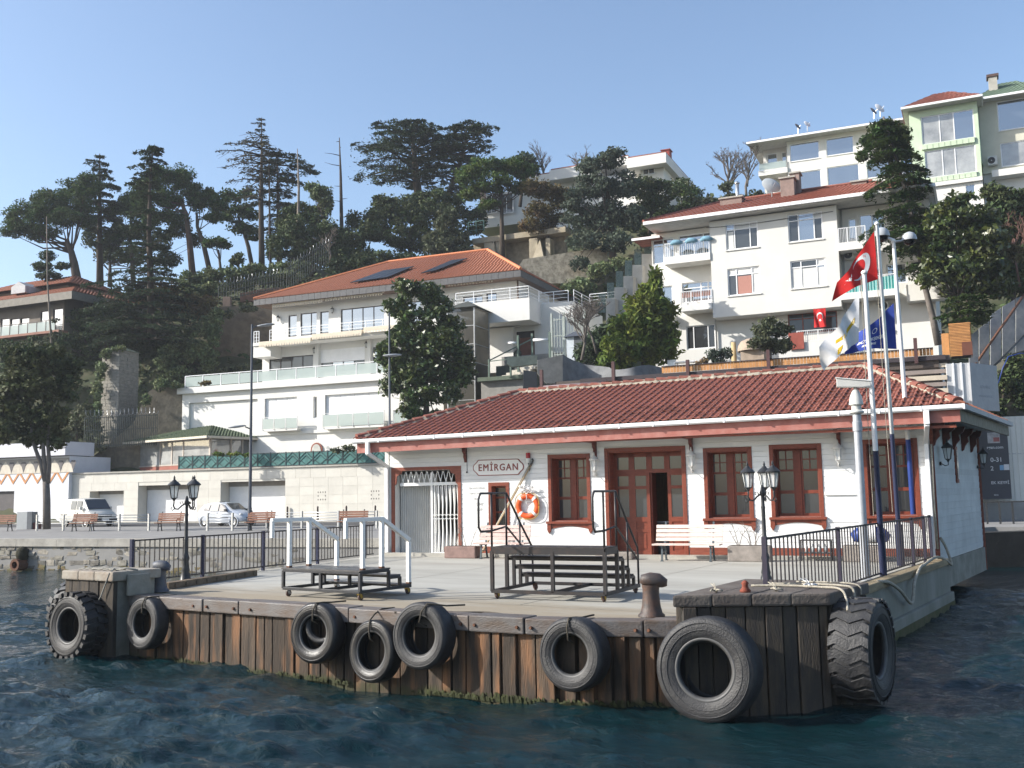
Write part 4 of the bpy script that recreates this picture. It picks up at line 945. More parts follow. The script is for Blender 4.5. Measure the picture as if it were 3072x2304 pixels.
    q = MB(); q.tube([(SL+.02,-.12,3.0),(SL-.0,-.12,1.5),(SL+.02,-.12,.3)], .03, 6); q.build('drain_hose', ROPE, t, True)
    # slit window on the side wall
    for dy, z0, z1 in ((3.4,2.0,3.05),):
        c = side(SL,dy,.045); o = bx('slit_window', REDWOOD, t, 0,.34,0,.05,0,z1-z0); o.location = (c[0],c[1],(z0+z1)/2); o.rotation_euler = (0,0,math.pi/2-SA)
        c = side(SL,dy,.06); o = bx('pane', GLASSD, t, 0,.20,0,.05,0,z1-z0-.2); o.location = (c[0],c[1],(z0+z1)/2); o.rotation_euler = (0,0,math.pi/2-SA)
    # wall ledge between windows
    bx('wall_ledge', WHITEP, t, 13.78, 14.72, -.10, -.03, 1.72, 1.80); bx('wall_panel', WHITEP, t, 13.80, 14.70, -.05, -.03, 1.0, 1.72)
    # roof
    E0, E1 = Vector((x0,FY_,eh(x0))), Vector((x1,FY_,eh(x1))); R0, R1 = Vector((3.3,3.5,5.40)), Vector((14.75,3.5,5.56)); E2 = Vector((c1[0]-.05,c1[1],eh(x1))); E3 = Vector((x0,SD+1,eh(x0)))
    rf = MB().add([E0,E1,R1,R0,E2,E3], [(0,1,2,3),(1,4,2),(4,5,3,2),(5,0,3)]).build('roof', mat('roof_underlay', (.20,.07,.05), .9, .2), t, fix=False)
    # tiles
    U = Vector((1,0,.0118)).normalized(); up = (R0-E0); nrm = (E1-E0).cross(R0-E0).normalized(); vdir = nrm.cross(U).normalized()
    tw, tl = .235, .325; prof = [(-.5,.0),(-.36,.035),(-.2,.045),(-.06,.012),(.1,.0),(.26,.018),(.38,.012),(.5,.0)]
    V = []; k = len(prof)
    for yy_, dz in ((-.03,.028),(tl+.02,.0)):
        for px_, pz in prof: V.append((px_*tw*1.04, yy_, pz+dz))
    for px_, pz in prof: V.append((px_*tw*1.04, -.03, pz-.0))
    Fc = [(i,i+1,k+i+1,k+i) for i in range(k-1)] + [(2*k+i,2*k+i+1,i+1,i) for i in range(k-1)]
    tile = mesh('tile', V, Fc, TILE); Mx = Matrix((U, vdir, nrm)).transposed().to_4x4()
    slope = (R0-E0).dot(vdir); rows = int(slope/tl); spots = []
    for r_ in range(rows+1):
        v = r_*tl+.02; f = min(1, v/slope); xa = (E0+(R0-E0)*f).dot(U); xb = (E1+(R1-E1)*f).dot(U); nn = int((xb-xa)/tw)+1; sh = (tw/2 if r_ % 2 else 0)
        base = E0 - U*(E0.dot(U))
        for i in range(nn):
            u = xa+tw*(i+.5)
            if u > xb-.05: continue
            spots.append(base + U*u + vdir*v + nrm*(.012+random.uniform(0,.008)))
    camL = Vector(((CAM-SF.O).dot(SF.ex), (CAM-SF.O).dot(SF.ey), EYE-D))
    spots.sort(key=lambda p_: (p_-camL).length)
    e = Mx.to_euler()
    for p_ in spots[:300]:
        o = put('tile', tile, rf, p_, e); o.rotation_euler.rotate_axis('Z', random.gauss(0,.012)); o.rotation_euler.rotate_axis('X', random.gauss(0,.012))
    q = MB(); M3 = Mx.to_3x3()
    for p_ in spots[300:]:
        a_ = random.gauss(0,.012); m3 = M3 @ Matrix.Rotation(a_, 3, 'Z'); q.add([p_+m3@Vector(v_) for v_ in V], Fc)
    o = q.build('tile_field', mat('clay_tile_field', (.265,.092,.064), .75, .28, 3.2, .15, col2=(.18,.065,.05)), rf, fix=False); o['kind'] = 'stuff'
    # right hip slope tiles (seen edge on)
    # ridge and hip caps with mortar
    def caps(Pa, Pb, n, s=1.0):
        d = (Pb-Pa)/n; dn = d.normalized(); sd = dn.cross(Vector((0,0,1))).normalized(); u_ = sd.cross(dn)
        for i in range(n):
            a_ = Pa+d*i+u_*.05; V_ = []; m_ = 7
            for f, rr, lift in ((-.05,.15*s,.02),(1.0,.125*s,.0)):
                for j in range(m_): th = math.pi*j/(m_-1); V_.append(a_+d*f+sd*math.cos(th)*rr+u_*(math.sin(th)*rr*.72+lift+random.uniform(-.006,.006)))
            F_ = [(j,j+1,m_+j+1,m_+j) for j in range(m_-1)]+[tuple(reversed(range(m_)))]
            put('ridge_tile', mesh('ridge_tile', V_, F_, TILE), rf)
        for sg in (-1,1):
          b_ = MB(); V_ = []
          for i in range(n*3+1):
            p_ = Pa+d*(i/3)+u_*.02; ww = random.uniform(.15,.24); V_ += [p_+sd*sg*.08+u_*.11, p_+sd*sg*ww-u_*.035*(ww/.15)]
          b_.add(V_, [(2*i,2*i+1,2*i+3,2*i+2) for i in range(n*3)])
          b_.build('ridge_mortar', MORTAR, rf, fix=False)
    caps(R0, R1, 30); caps(E0+Vector((.1,.1,.02)), R0, 15); caps(E1+Vector((-.15,.12,.02)), R1, 11)
    b_ = MB()
    for i in range(14):
        f = i/14; p_ = E1+(E2-E1)*f; b_.tube([p_+Vector((.02,.1,.0)), p_+Vector((-.3,.1,.10))], .07, 6)
    b_.build('verge_tile', TILE2, rf)
    return t, camL
STN, CAML = station()

def at_station(name, label, cat, u, y, z, group=None): return thing(name, label, cat, SF.w(u,y,z), SA, group)
# name board
def sign():
    t = at_station('station_sign', 'white name board with red border lettered EMİRGAN', 'sign', 4.06, -.05, 2.735)
    def outline(w, h, k):
        P = []
        def arc(cx, cz, r, a0, a1, n=6): P.extend([(cx+r*math.cos(R(a0+(a1-a0)*i/n)), 0, cz+r*math.sin(R(a0+(a1-a0)*i/n))) for i in range(n+1)])
        arc(w,0,h*.62,-62,62); arc(w-.06,h-.07,.07,20,90); arc(-w+.06,h-.07,.07,90,160); arc(-w,0,h*.62,118,242); arc(-w+.06,-h+.07,.07,200,270); arc(w-.06,-h+.07,.07,270,340)
        return [(x*k[0], 0, z*k[1]) for x,_,z in P]
    rm = mat('sign_red', (.26,.075,.06), .5, .08); wm = mat('sign_white', (.82,.81,.78), .4, .03)
    MB().poly(outline(.72,.25,(1,1)), (0,.03,0)).build('board_border', rm, t); o = MB().poly(outline(.72,.25,(.965,.90)), (0,.03,0)).build('board', wm, t); o.location.y = -.006
    for dx, dz in ((0,0),(.012,0),(.006,.006)): lettering('lettering', 'EMİRGAN', .30, rm, t, (dx,-.012-dx*.05,-.012+dz), sx=.9, space=1.2)
sign()
def wall_lamp(label, u, z, m=None, rot=0, P=None):
    t = at_station('wall_lamp', label, 'lamp', u, -.04, z, 'lantern lamps on the station wall') if P is None else thing('wall_lamp', label, 'lamp', P, rot, 'lantern lamps on the station wall')
    m = m or mat('lamp_white', (.66,.65,.62), .4, .06); MB().lathe([(.001,-.01),(.06,-.01),(.05,.03)], 12, (0,-.02,-.24), 'y').build('wall_plate', m, t)
    MB().tube([(0,-.03,-.24),(0,-.12,-.30),(0,-.2,-.28),(0,-.2,-.2)], .014, 6).build('arm', m, t, True); lantern(t, Vector((0,-.2,-.18)), 1, m)
wall_lamp('white lantern wall lamp between the first window and the double doors', 7.28, 2.68); wall_lamp('white lantern wall lamp right of the double doors', 10.2, 2.72); wall_lamp('white lantern wall lamp above the wall ledge', 14.2, 2.78)
s_ = side(SL,.9,.05); wall_lamp('dark lantern lamp on the shaded side wall of the station', 0, 0, IRON, SA+R(90-9), SF.w(s_[0],s_[1],2.75))
s_ = side(SL,7.2,.05); wall_lamp('dark lantern lamp at the far end of the shaded side wall', 0, 0, IRON, SA+R(90-9), SF.w(s_[0],s_[1],2.75))
# lifebuoy with line
def buoy():
    t = at_station('lifebuoy', 'orange lifebuoy with rope hanging on the white station wall', 'lifebuoy', 5.06, -.11, 1.53); om = mat('buoy_orange', (.72,.105,.02), .45, .08, 5); n = 48; a_, b_ = .31, .085
    V = []; F = []
    for i in range(n):
        th = 2*math.pi*i/n
        for j in range(12): ph = 2*math.pi*j/12; r_ = a_+b_*math.cos(ph); V.append((r_*math.cos(th), .06*math.sin(ph), r_*math.sin(th)))
    F = [(i*12+j, ((i+1)%n)*12+j, ((i+1)%n)*12+(j+1)%12, i*12+(j+1)%12) for i in range(n) for j in range(12)]
    put('ring', mesh('ring', V, F, om, True), t)
    for k in range(4):
        a0 = R(45+90*k); q = MB(); V = []
        for i in range(5):
            th = a0+R(-7+3.5*i)
            for j in range(12): ph = 2*math.pi*j/12; r_ = a_+(b_+.004)*math.cos(ph); V.append((r_*math.cos(th), .064*math.sin(ph), r_*math.sin(th)))
        q.add(V, [(i*12+j,(i+1)*12+j,(i+1)*12+(j+1)%12,i*12+(j+1)%12) for i in range(4) for j in range(12)]).build('reflective_band', WHITEP, t, True)
    P = [(( .395+.05*math.sin(i*math.pi/8)**2)*math.cos(2*math.pi*i/32), -.05, (.395+.05*math.sin(i*math.pi/8)**2)*math.sin(2*math.pi*i/32)) for i in range(33)]
    MB().tube(P, .011, 6).build('grab_line', mat('yellow_line', (.62,.40,.08), .8), t, True)
    q = MB()
    for i in range(26): a = random.uniform(0,3.1); p0 = Vector((random.uniform(-.16,.2),-.03-random.random()*.08,.40+random.uniform(-.06,.2))); q.tube([p0, p0+Vector((.08*math.cos(a),-.02,.07*math.sin(a))), p0+Vector((.14*math.cos(a+.7),0,.05))], .011, 5)
    q.build('coiled_line', FWt, t, True); q = MB(); q.tube([(0,-.08,.34),(.02,-.1,.2),(-.04,-.09,.12),(.05,-.1,.06),(.02,-.1,.14)], .014, 6); q.build('hanging_line', mat('grey_line', (.5,.5,.5), .8), t, True)
buoy()
t = at_station('boat_hook', 'two long boat hook poles leaning diagonally against the station wall', 'pole', 3.6, -.25, .1); wm = mat('pole_wood', (.50,.36,.20), .6, .15, 5)
MB().tube([(.05,-.15,.05),(1.62,.18,2.73)], .022, 8).build('pole', wm, t, True); MB().tube([(.0,-.1,.05),(1.55,.19,2.73)], .02, 8).build('pole', mat('pole_pale', (.55,.52,.45), .6), t, True)
MB().tube([(1.58,.17,2.66),(1.66,.17,2.82),(1.62,.17,2.86)], .025, 6).build('hook', IRON, t, True)
t = at_station('alarm_lamp', 'small red beacon lamp on a white base above the boat hooks', 'lamp', 5.1, -.10, 2.98)
MB().lathe([(.001,-.14),(.05,-.14),(.06,-.05),(.07,-.05),(.07,-.0)], 14).build('base', WHITEP, t, True, auto=40); MB().lathe([(.065,0),(.068,.14),(.06,.17),(.001,.175)], 14).build('lens', mat('red_lens', (.42,.02,.03), .2, .1), t, True, auto=40); MB().tube([(0,0,-.14),(.04,.06,-.3),(.0,.08,-.42)], .012, 6).build('cable', IRON, t, True)
t = at_station('wall_notice', 'faded grey notice lettering on the wall left of the ticket window', 'notice', 3.3, -.045, 1.75); gl = mat('faded_letters', (.42,.42,.42), .8, .1); 
for i, (tx, s_) in enumerate((('ÖN GÖSTERGE', .085), ('GİRİŞ / TICKET', .075), ('BİLET', .08), ('ÇIKIŞ', .10), ('EXIT', .10))): lettering('lettering', tx, s_, gl if i < 3 else mat('grey_letters', (.2,.2,.2), .8, .1), t, (.0 if i < 3 else .1,-.004,.36-.17*i), depth=.001)
MB().tube([(2.98-3.3,.0,1.6),(2.98-3.3,-.0,.95),(2.98-3.3,-.01,.9)], .006, 5).ball((2.98-3.3,-.02,.86),.03,6).build('cord', IRON, t)
# benches
def bench(name, label, P, rz, L, wood, iron, group=None, slats=4, h=.43, legs=(.14,.86), arms=False):
    t = thing(name, label, 'bench', P, rz, group)
    for i in range(3): bx('seat_slat', wood, t, 0, L, -.42+i*.145, -.42+i*.145+.125, h, h+.04)
    for i in range(slats-1+1):
        z = h+.10+i*.115; o = bx('back_slat', wood, t, 0, L, .03+.03*i, .065+.03*i, z, z+.095, (R(-12),0,0))
    for f in legs:
        x = L*f; q = MB(); w_ = .05
        q.bar((x,-.36,0),(x,-.30,h),w_,.03); q.bar((x,.10,0),(x,-.02,h),w_,.03); q.bar((x,-.40,h-.02),(x,.03,h-.02),w_,.03); q.bar((x,.0,h-.02),(x,.17,h+.62-.115*(4-slats)),w_,.025); q.bar((x,-.33,h*.55),(x,.04,h*.55),w_*.8,.02); q.bar((x,-.42,.01),(x,-.3,.01),.06,.02); q.bar((x,.05,.01),(x,.17,.01),.06,.02)
        if arms: q.tube([(x,-.38,h),(x,-.40,h+.16),(x,-.30,h+.22),(x,.06,h+.20)], .018, 6)
        q.build('iron_leg', iron, t)
    return t
pw = mat('pale_pink_wood', (.58,.42,.37), .7, .18, 5, .1, col2=(.72,.64,.58), stretch=(.6,4,4)); rw = mat('faded_red_wood', (.50,.33,.29), .7, .18, 5, .1, col2=(.62,.5,.45), stretch=(.6,4,4)); gi = mat('bench_iron', (.07,.09,.10), .5, .1)
bench('bench', 'sun-bleached slatted bench in front of the double doors', SF.w(9.32,-1.05,0), SA, 1.86, pw, gi)
bench('bench', 'faded red slatted bench under the lifebuoy behind the black steps', SF.w(3.75,-.85,0), SA, 1.66, rw, gi)
bx_p = mat('stone_planter', (.30,.265,.235), .9, .2, 4, .4); bx_p2 = mat('pinkish_planter', (.30,.20,.175), .9, .2, 4, .4)
def planter(label, u, y, w_, h, dpt, m, twigs):
    t = at_station('planter', label, 'planter', u, y, 0); MB().box(0,w_,0,dpt,0,h).build('trough', m, t, bevel=.035)
    bx('soil', mat('soil', (.05,.04,.03), .95), t, .05, w_-.05, .05, dpt-.05, h-.03, h+.005); q = MB()
    for i in range(twigs):
        p0 = Vector((random.uniform(w_*.2,w_*.8),dpt/2,h)); a = random.uniform(-.5,.5); l = random.uniform(.3,.85)
        p1 = p0+Vector((a*.25,random.uniform(-.1,.1),l*.5)); p2 = p1+Vector((a*.4+random.uniform(-.1,.1),random.uniform(-.1,.1),l*.5)); q.tube([p0,p1,p2],[.012,.008,.003],5)
        for k in range(3): q.tube([p1+(p2-p1)*.3*k, p1+(p2-p1)*.3*k+Vector((random.uniform(-.2,.2),random.uniform(-.1,.1),random.uniform(.08,.22)))],[.006,.002],4)
    if twigs: q.build('bare_twigs', mat('twig', (.22,.18,.15), .9), t)
planter('reddish stone planter with dry twigs between the folding gate and the bench', 2.72, -1.15, 1.05, .36, .42, bx_p2, 5)
planter('grey stone planter with bare shrub right of the bleached bench', 11.35, -1.3, 1.12, .42, .45, bx_p, 9)
planter('stone planter behind the right railing near the flagpoles', 14.25, -.95, .95, .42, .42, bx_p, 2)
planter('low stone trough on the deck hidden behind the black steps', 7.5, -1.0, 1.1, .22, .4, bx_p, 0)
t = at_station('tarpaulin_roll', 'blue and white tarpaulin bundle lying on a planter behind the railing', 'tarpaulin', 14.95, -.72, .45)
MB().tube([(-.45,0,.17),(-.3,0,.23),(.0,0,.25),(.3,.02,.22),(.45,0,.15)], [.12,.20,.23,.2,.1], 14).build('tarpaulin', BLUEP, t, True); MB().tube([(-.08,0,.25),(.14,0,.25)], [.236,.236], 14, False).build('white_stripe', FWt, t, True)
t = at_station('crate_stand', 'small dark metal rack with bottles left of the planter behind the railing', 'rack', 13.2, -.8, 0); q = MB()
for x in (0,.75):
    for y in (0,.3): q.bar((x,y,0),(x,y,.55),.03)
for z in (.2,.53): q.box(-.02,.77,-.02,.32,z,z+.03)
q.build('frame', BLACKM, t)
for i in range(4): MB().lathe([(.001,0),(.04,0),(.04,.14),(.015,.18),(.015,.22)], 10, (.12+i*.16,.15,.23)).build('bottle', mat('bottle_white', (.6,.62,.62), .3), t, True)
# ------------------------------------------------------------------ hillside houses
CREAM = mat('cream_stone_cladding', (.64,.615,.55), .8, .06, 1.2, .05, rnd=.05)
SHUT = mat('white_shutter', (.80,.80,.80), .5, .04)
DKF = mat('dark_window_frame', (.06,.05,.05), .5, .1)
BAL = mat('white_balcony_rail', (.76,.77,.78), .4, .05)
FROST = clear('green_glass_panel', (.42,.49,.47), .72, .08)
SLATE = mat('slate_fascia', (.10,.10,.105), .6, .15, 4)
STONE = mat('rubble_stone', (.34,.29,.21), .95, .25, 2.2, .8, col2=(.17,.145,.105), fine=6)
BROWNW = mat('brown_render', (.17,.135,.095), .95, .2, 1.6, 1, col2=(.085,.068,.05), f2=.56, fine=4)
def tile_slope(parent, E0, E1, R1, R0, tw, tl, m, nm='tile_field'):
    """one roof slope covered with wavy courses; E eaves, R ridge"""
    E0, E1, R1, R0 = map(Vector, (E0,E1,R1,R0)); b = MB(); n = (E1-E0).cross(R0-E0).normalized()
    if n.z < 0: n = -n
    sl = max((R0-E0).length, (R1-E1).length)*.98; rows = max(2, int(sl/tl))
    for r_ in range(rows):
        f0, f1 = r_/rows, (r_+1.1)/rows; f1 = min(f1, 1)
        a0, b0, a1, b1 = E0.lerp(R0,f0), E1.lerp(R1,f0), E0.lerp(R0,f1), E1.lerp(R1,f1); L = (b0-a0).length; k = max(2, int(L/(tw/2))); V = []
        for i in range(k+1):
            t = i/k; h = .05 if i % 2 else 0; V += [a0.lerp(b0,t)+n*(.05+h), a1.lerp(b1,t)+n*(.015+h), a0.lerp(b0,t)+n*.0]
        b.add(V, [(i*3, i*3+3, i*3+4, i*3+1) for i in range(k)] + [(i*3+2, i*3+5, i*3+3, i*3) for i in range(k)])
    o = b.build(nm, m, parent, fix=False); o['kind'] = 'stuff'; return o
def rail(parent, P0, P1, h, n, m, bars=3, pw=.05, glass=None, name='balcony_rail', vert=0):
    """balustrade: posts with bars or glass; P0,P1 local"""
    P0, P1 = Vector(P0), Vector(P1); q = MB(); up = Vector((0,0,h))
    for i in range(n+1): p = P0.lerp(P1, i/n); q.bar(p, p+up, pw)
    q.bar(P0+up, P1+up, pw)
    if bars:
        for k in range(bars): z = Vector((0,0,h*(k+.6)/(bars+.4))); q.bar(P0+z, P1+z, pw*.6)
    if vert:
        q.bar(P0+Vector((0,0,.08)), P1+Vector((0,0,.08)), pw*.6)
        for i in range(vert): p = P0.lerp(P1,(i+.5)/vert); q.bar(p+Vector((0,0,.08)), p+up, .02)
    r_ = q.build(name, m, parent)
    if glass:
        d = (P1-P0).normalized()*.06
        for i in range(n): MB().bar(P0.lerp(P1,i/n)+d+Vector((0,0,h*.5)), P0.lerp(P1,(i+1)/n)-d+Vector((0,0,h*.5)), .015, h*.82).build('glass_panel', glass, r_)
    return r_
def hroot(name, label, F): return thing(name, label, 'house', (F.O.x,F.O.y,0), F.a)
def mkframe(x, y, dep, ang):
    P = atd(x, y, dep); return Frame((P.x,P.y,0), R(ang))
def wlamp(parent, x, y, z): lantern(parent, Vector((x,y-.22,z-.2)), 1, IRON); 

def villa():
    F = mkframe(816,1100,86,10); t = hroot('villa', 'large white three-storey villa with orange hip roof and solar panels', F); X = lambda x,y,v=0: F.px(x,y,v)
    xl = X(816,960)[0]; xr = X(1555,900)[0]; z_t = X(1100,1123,0)[1]            # terrace floor height
    zb2 = X(900,1030)[1]; ze = X(1150,870)[1]                                      # balcony floor, soffit
    zt = lambda a: a
    # top storey
    hs = [F.rect(*r_) for r_ in ((865,945,890,1010),(901,938,950,1006),(960,934,986,1000),(1022,921,1152,992),(1200,905,1262,975),(1389,888,1448,945),(1459,879,1490,938))]
    skin_wall('upper_wall', WHITE, t, xl, xr, zb2, ze, 0, hs, .25); bx('upper_body', WHITE, t, xl+.01, xr-.01, .25, 11, zb2-.2, ze)
    for i, h in enumerate(hs): window(t, *h, .10, {3:(.25,.5,.75),4:(.5,)}.get(i,(.62,) if i in (1,5) else ()), (), DKF, GLASSB, .07)
    # roof
    s = F.px; ez0 = s(760,905,-1.3)[1]; ez1 = s(1562,802,-1.3)[1]; ez = (ez0+ez1)/2; E0 = Vector((s(760,909,-1.3)[0],-1.3,ez)); E1 = Vector((s(1562,802,-1.3)[0],-1.3,ez)); yr = 5.5
    rz = s(1463,752,yr)[1]; R0 = Vector((s(1166,793,yr)[0],yr,rz)); R1 = Vector((s(1463,752,yr)[0],yr,rz)); E2 = Vector((E1.x,12.3,ez)); E3 = Vector((E0.x,12.3,ez))
    rf = MB().add([E0,E1,R1,R0,E2,E3],[(0,1,2,3),(1,4,2),(4,5,3,2),(5,0,3)]).build('roof', mat('roof_dark_under', (.2,.08,.05), .9), t, fix=False)
    tile_slope(rf, E0,E1,R1,R0, .3,.36, TILE2); tile_slope(rf, E1,E2,R1+Vector((0,.05,0)),R1, .3,.36, TILE2)
    q = MB()
    for a, b_ in ((R0,R1),(E0,R0),(E1,R1)): q.tube([a+Vector((0,0,.08)), b_+Vector((0,0,.08))], .14, 6)
    q.build('ridge_cap', mat('ridge_orange', (.56,.20,.09), .7), rf)
    n = (E1-E0).cross(R0-E0).normalized()
    for pts in (((945,842),(1060,820),(1248,797),(1130,834)), ((1130,838),(1165,838),(1310,800),(1262,806))):
        pass
    sp = mat('solar_panel', (.03,.035,.045), .35, .2, 4)
    nw = (F.w(*E1)-F.w(*E0)).cross(F.w(*R0)-F.w(*E0)).normalized()
    def onroof(x, y): P = atp(x, y, F.w(*E0)+nw*.2, nw)-Vector((F.O.x,F.O.y,0)); return Vector((P.dot(F.ex), P.dot(F.ey), P.z))
    for pts in (((1050,849),(1165,832),(1243,800),(1150,813)), ((1262,821),(1305,813),(1403,776),(1355,782))):
        c = [onroof(*p_) for p_ in pts]; n_ = (c[1]-c[0]).cross(c[3]-c[0]).normalized()
        for i in range(4): 
            a = [c[0].lerp(c[1],i/4+.01), c[0].lerp(c[1],(i+1)/4-.01), c[3].lerp(c[2],(i+1)/4-.01), c[3].lerp(c[2],i/4+.01)]; MB().poly(a, n_*.06).build('solar_panel', sp, rf)
    # slate fascia in plates
    k = 40
    for i in range(k): 
        xa, xb = E0.x+(E1.x-E0.x)*i/k, E0.x+(E1.x-E0.x)*(i+1)/k; bx('fascia_plate', SLATE, t, xa+.01, xb-.01, -1.28, -1.22, ez-.52, ez-.02)
    bx('fascia_plate', SLATE, t, E1.x-.08, E1.x-.02, -1.2, 12, ez-.52, ez-.02); bx('soffit', mat('brown_soffit', (.18,.12,.09), .8), t, E0.x+.05, E1.x-.09, -1.2, 12, ez-.5, ez-.44)
    # awnings
    aw = mat('cream_awning', (.66,.58,.46), .8, .05)
    for x0,y0,x1,y1 in ((818,914,970,896),(976,894,1150,872),(1262,862,1330,852),(1345,848,1482,832)):
        a = s(x0,y0,-.9); b_ = s(x1,y1,-.9); q = MB(); q.box(a[0],b_[0],-1.0,-.75,(a[1]+b_[1])/2-.12,(a[1]+b_[1])/2+.14); c = q.build('awning', aw, t); q = MB(); kk = int((b_[0]-a[0])/.25)
        for i in range(kk): xx = a[0]+(b_[0]-a[0])*i/kk; q.add([(xx,-1.0,(a[1]+b_[1])/2-.12),(xx+.25,-1.0,(a[1]+b_[1])/2-.12),(xx+.2,-1.0,(a[1]+b_[1])/2-.34),(xx+.05,-1.0,(a[1]+b_[1])/2-.34)],[(0,1,2,3)])
        q.build('valance', aw, c, fix=False)
    # balcony of the top storey
    bxl = s(758,1030,-1.6)[0]; bxr = s(1250,965,-1.6)[0]; zf = s(900,1016,-1.6)[1]
    bx('balcony_slab', WHITE, t, bxl, bxr, -1.6, .02, zf-.28, zf); bx('balcony_slab', WHITE, t, bxl, xl+1, -1.5, 5, zf-1.25, zf-.29)
    rail(t, (xl+.9,-1.5,zf), (bxr,-1.5,zf), .98, 9, BAL); rail(t, (bxl+.05,-1.5,zf), (xl-.2,-1.5,zf), .98, 2, BAL)
    for x0,y0,x1,y1 in ((782,1034,937,1013),(940,1012,1090,990),(1095,990,1200,975)):
        a = s(x0,y0,-1.7); b_ = s(x1,y1,-1.7); zz = (a[1]+b_[1])/2; c = bx('awning', aw, t, a[0], b_[0], -1.95, -1.61, zz-.14, zz+.10); q = MB(); kk = int((b_[0]-a[0])/.25)
        for i in range(kk): xx = a[0]+(b_[0]-a[0])*i/kk; q.add([(xx,-1.96,zz-.14),(xx+.25,-1.96,zz-.14),(xx+.2,-1.96,zz-.36),(xx+.05,-1.96,zz-.36)],[(0,1,2,3)])
        q.build('valance', aw, t, fix=False)
    # middle storey
    ml = s(787,1090)[0]; hs = [F.rect(*r_) for r_ in ((807,1069,939,1125),(962,1045,1094,1112),(1118,1040,1160,1105))]
    skin_wall('middle_wall', WHITE, t, ml, xr-.5, z_t-.6, zf-.29, .0, hs, .25); bx('middle_body', WHITE, t, ml+.01, xr-.51, .25, 11, z_t-.6, zf-.29)
    for i, h in enumerate(hs):
        w = window(t, *h, .10, (.25,.5,.75) if i < 2 else (), (), DKF, [GLASSB, GLASS], .07)
        if i == 1: bx('roller_shutter', SHUT, w, h[0], h[1], .04, .09, h[2]+(h[3]-h[2])*.42, h[3])
    for x_,y_ in ((793,1068),(946,1050),(1102,1033),(838,955),(1000,930)): lantern(t, Vector((s(x_,y_)[0],-.18,s(x_,y_)[1]-.3)), 1, IRON)
    for x_ in (952,1108): a = s(x_,1040,-.1)[0]; bx('pilaster', WHITE, t, a-.18, a+.18, -.22, -.004, z_t-.5, zf-.30)
    # terrace and lower block
    v1 = -3.2; tl_ = s(546,1180,v1)[0]; tr_ = s(1330,1120,v1)[0]; zt1 = s(830,1149,v1)[1]; zb = s(830,1375,v1)[1]
    hs = [F.rect(*r_, v1) for r_ in ((566,1203,772,1330),(794,1193,890,1256),(940,1190,950,1254),(975,1180,1149,1242),(1180,1230,1215,1300))]
    skin_wall('lower_wall', WHITE, t, tl_, tr_, zb, zt1-.4, v1, hs, .35); bx('lower_body', WHITE, t, tl_+.01, tr_-.01, v1+.35, 10.5, zb, zt1-.42)
    bx('terrace_slab', WHITE, t, tl_-.25, tr_+.25, v1-.35, -.02, zt1-.4, zt1+.12)
    for i, h in enumerate(hs):
        if i == 0: bx('blind_panel', WHITE, t, h[0], h[1], v1+.2, v1+.34, h[2], h[3])
        elif i in (1,3):
            m_ = 3 if i == 1 else 4; 
            for k in range(m_): bx('roller_shutter', SHUT, t, h[0]+(h[1]-h[0])*k/m_+.012, h[0]+(h[1]-h[0])*(k+1)/m_-.012, v1+.16, v1+.22, h[2], h[3])
        else: window(t, *h, v1+.15, (), (), PVC, GLASSD, .07)
    rail(t, (tl_+.5,v1-.2,zt1+.1), (tr_,v1-.2,zt1+.1), 1.0, 13, BAL, 0, .06, FROST, 'terrace_rail')
    for r_, n_ in (((787,1251,892,1289),3),((968,1236,1152,1280),4),((1180,1235,1240,1270),2)):
        h = F.rect(*r_, v1-.7); rail(t, (h[0],v1-.7,h[2]), (h[1],v1-.7,h[2]), h[3]-h[2], n_, GALV, 0, .05, FROST); bx('balcony_slab', WHITE, t, h[0]+.05, h[1]-.05, v1-.66, v1-.004, h[2]-.1, h[2]+.05)
    # ground storey band with arched door
    h = F.rect(933,1328,968,1372, v1-.05); q = MB(); n_ = 10; pts = [(h[0],v1-.04,h[2]),(h[1],v1-.04,h[2])]; cx, r_ = (h[0]+h[1])/2, (h[1]-h[0])/2
    for i in range(n_+1): a = math.pi*i/n_; pts.append((cx+r_*math.cos(a),v1-.04,h[3]-r_+r_*math.sin(a)))
    q.poly(pts, (0,-.06,0)).build('arched_door_surround', REDWOOD, t); q = MB(); pts = [(cx+(x_-cx)*.75,v1-.11,h[2]+(z_-h[2])*.9) for x_,_,z_ in pts]; q.poly(pts, (0,-.03,0)).build('arched_door', mat('pale_door', (.5,.5,.46), .5), t)
    zz = s(850,1304,v1)[1]; bx('string_course', WHITE, t, tl_+3, tr_, v1-.12, v1-.004, zz, zz+.25)
    # entrance wing on the right
    v2 = -.6; a = s(1471,940,v2)[0]; b_ = s(1606,930,v2)[0]; z1 = s(1540,907,v2)[1]; z0 = s(1540,972,v2)[1]
    bx('entrance_balcony', WHITE, t, a-2.5, b_, v2-1.2, 3, z0, z1); rail(t, (a-2.4,v2-1.15,z1), (b_-.05,v2-1.15,z1), .9, 4, BAL); rail(t, (b_-.05,v2-1.15,z1), (b_-.05,2.4,z1), .9, 2, BAL)
    zg = s(1560,1075,.6)[1]; a2 = s(1505,1020,.6)[0]; b2 = s(1720,1000,.6)[0]; h = F.rect(1530,994,1604,1072,.6)
    skin_wall('entrance_wall', WHITE, t, a2, b2, zg, z1-.1, .6, [h], .3); bx('entrance_body', WHITE, t, a2+.01, b2-.01, .9, 8, zg, z1-.1)
    w = bx('entrance_door', mat('brown_door', (.20,.085,.06), .4, .15, 3), t, h[0]+.8, h[1], .72, .8, h[2], h[3]-.5); bx('door_panel', DKF, t, h[0], h[0]+.78, .75, .8, h[2], h[3]); bx('door_header', DKF, t, h[0]+.8, h[1], .74, .8, h[3]-.49, h[3])
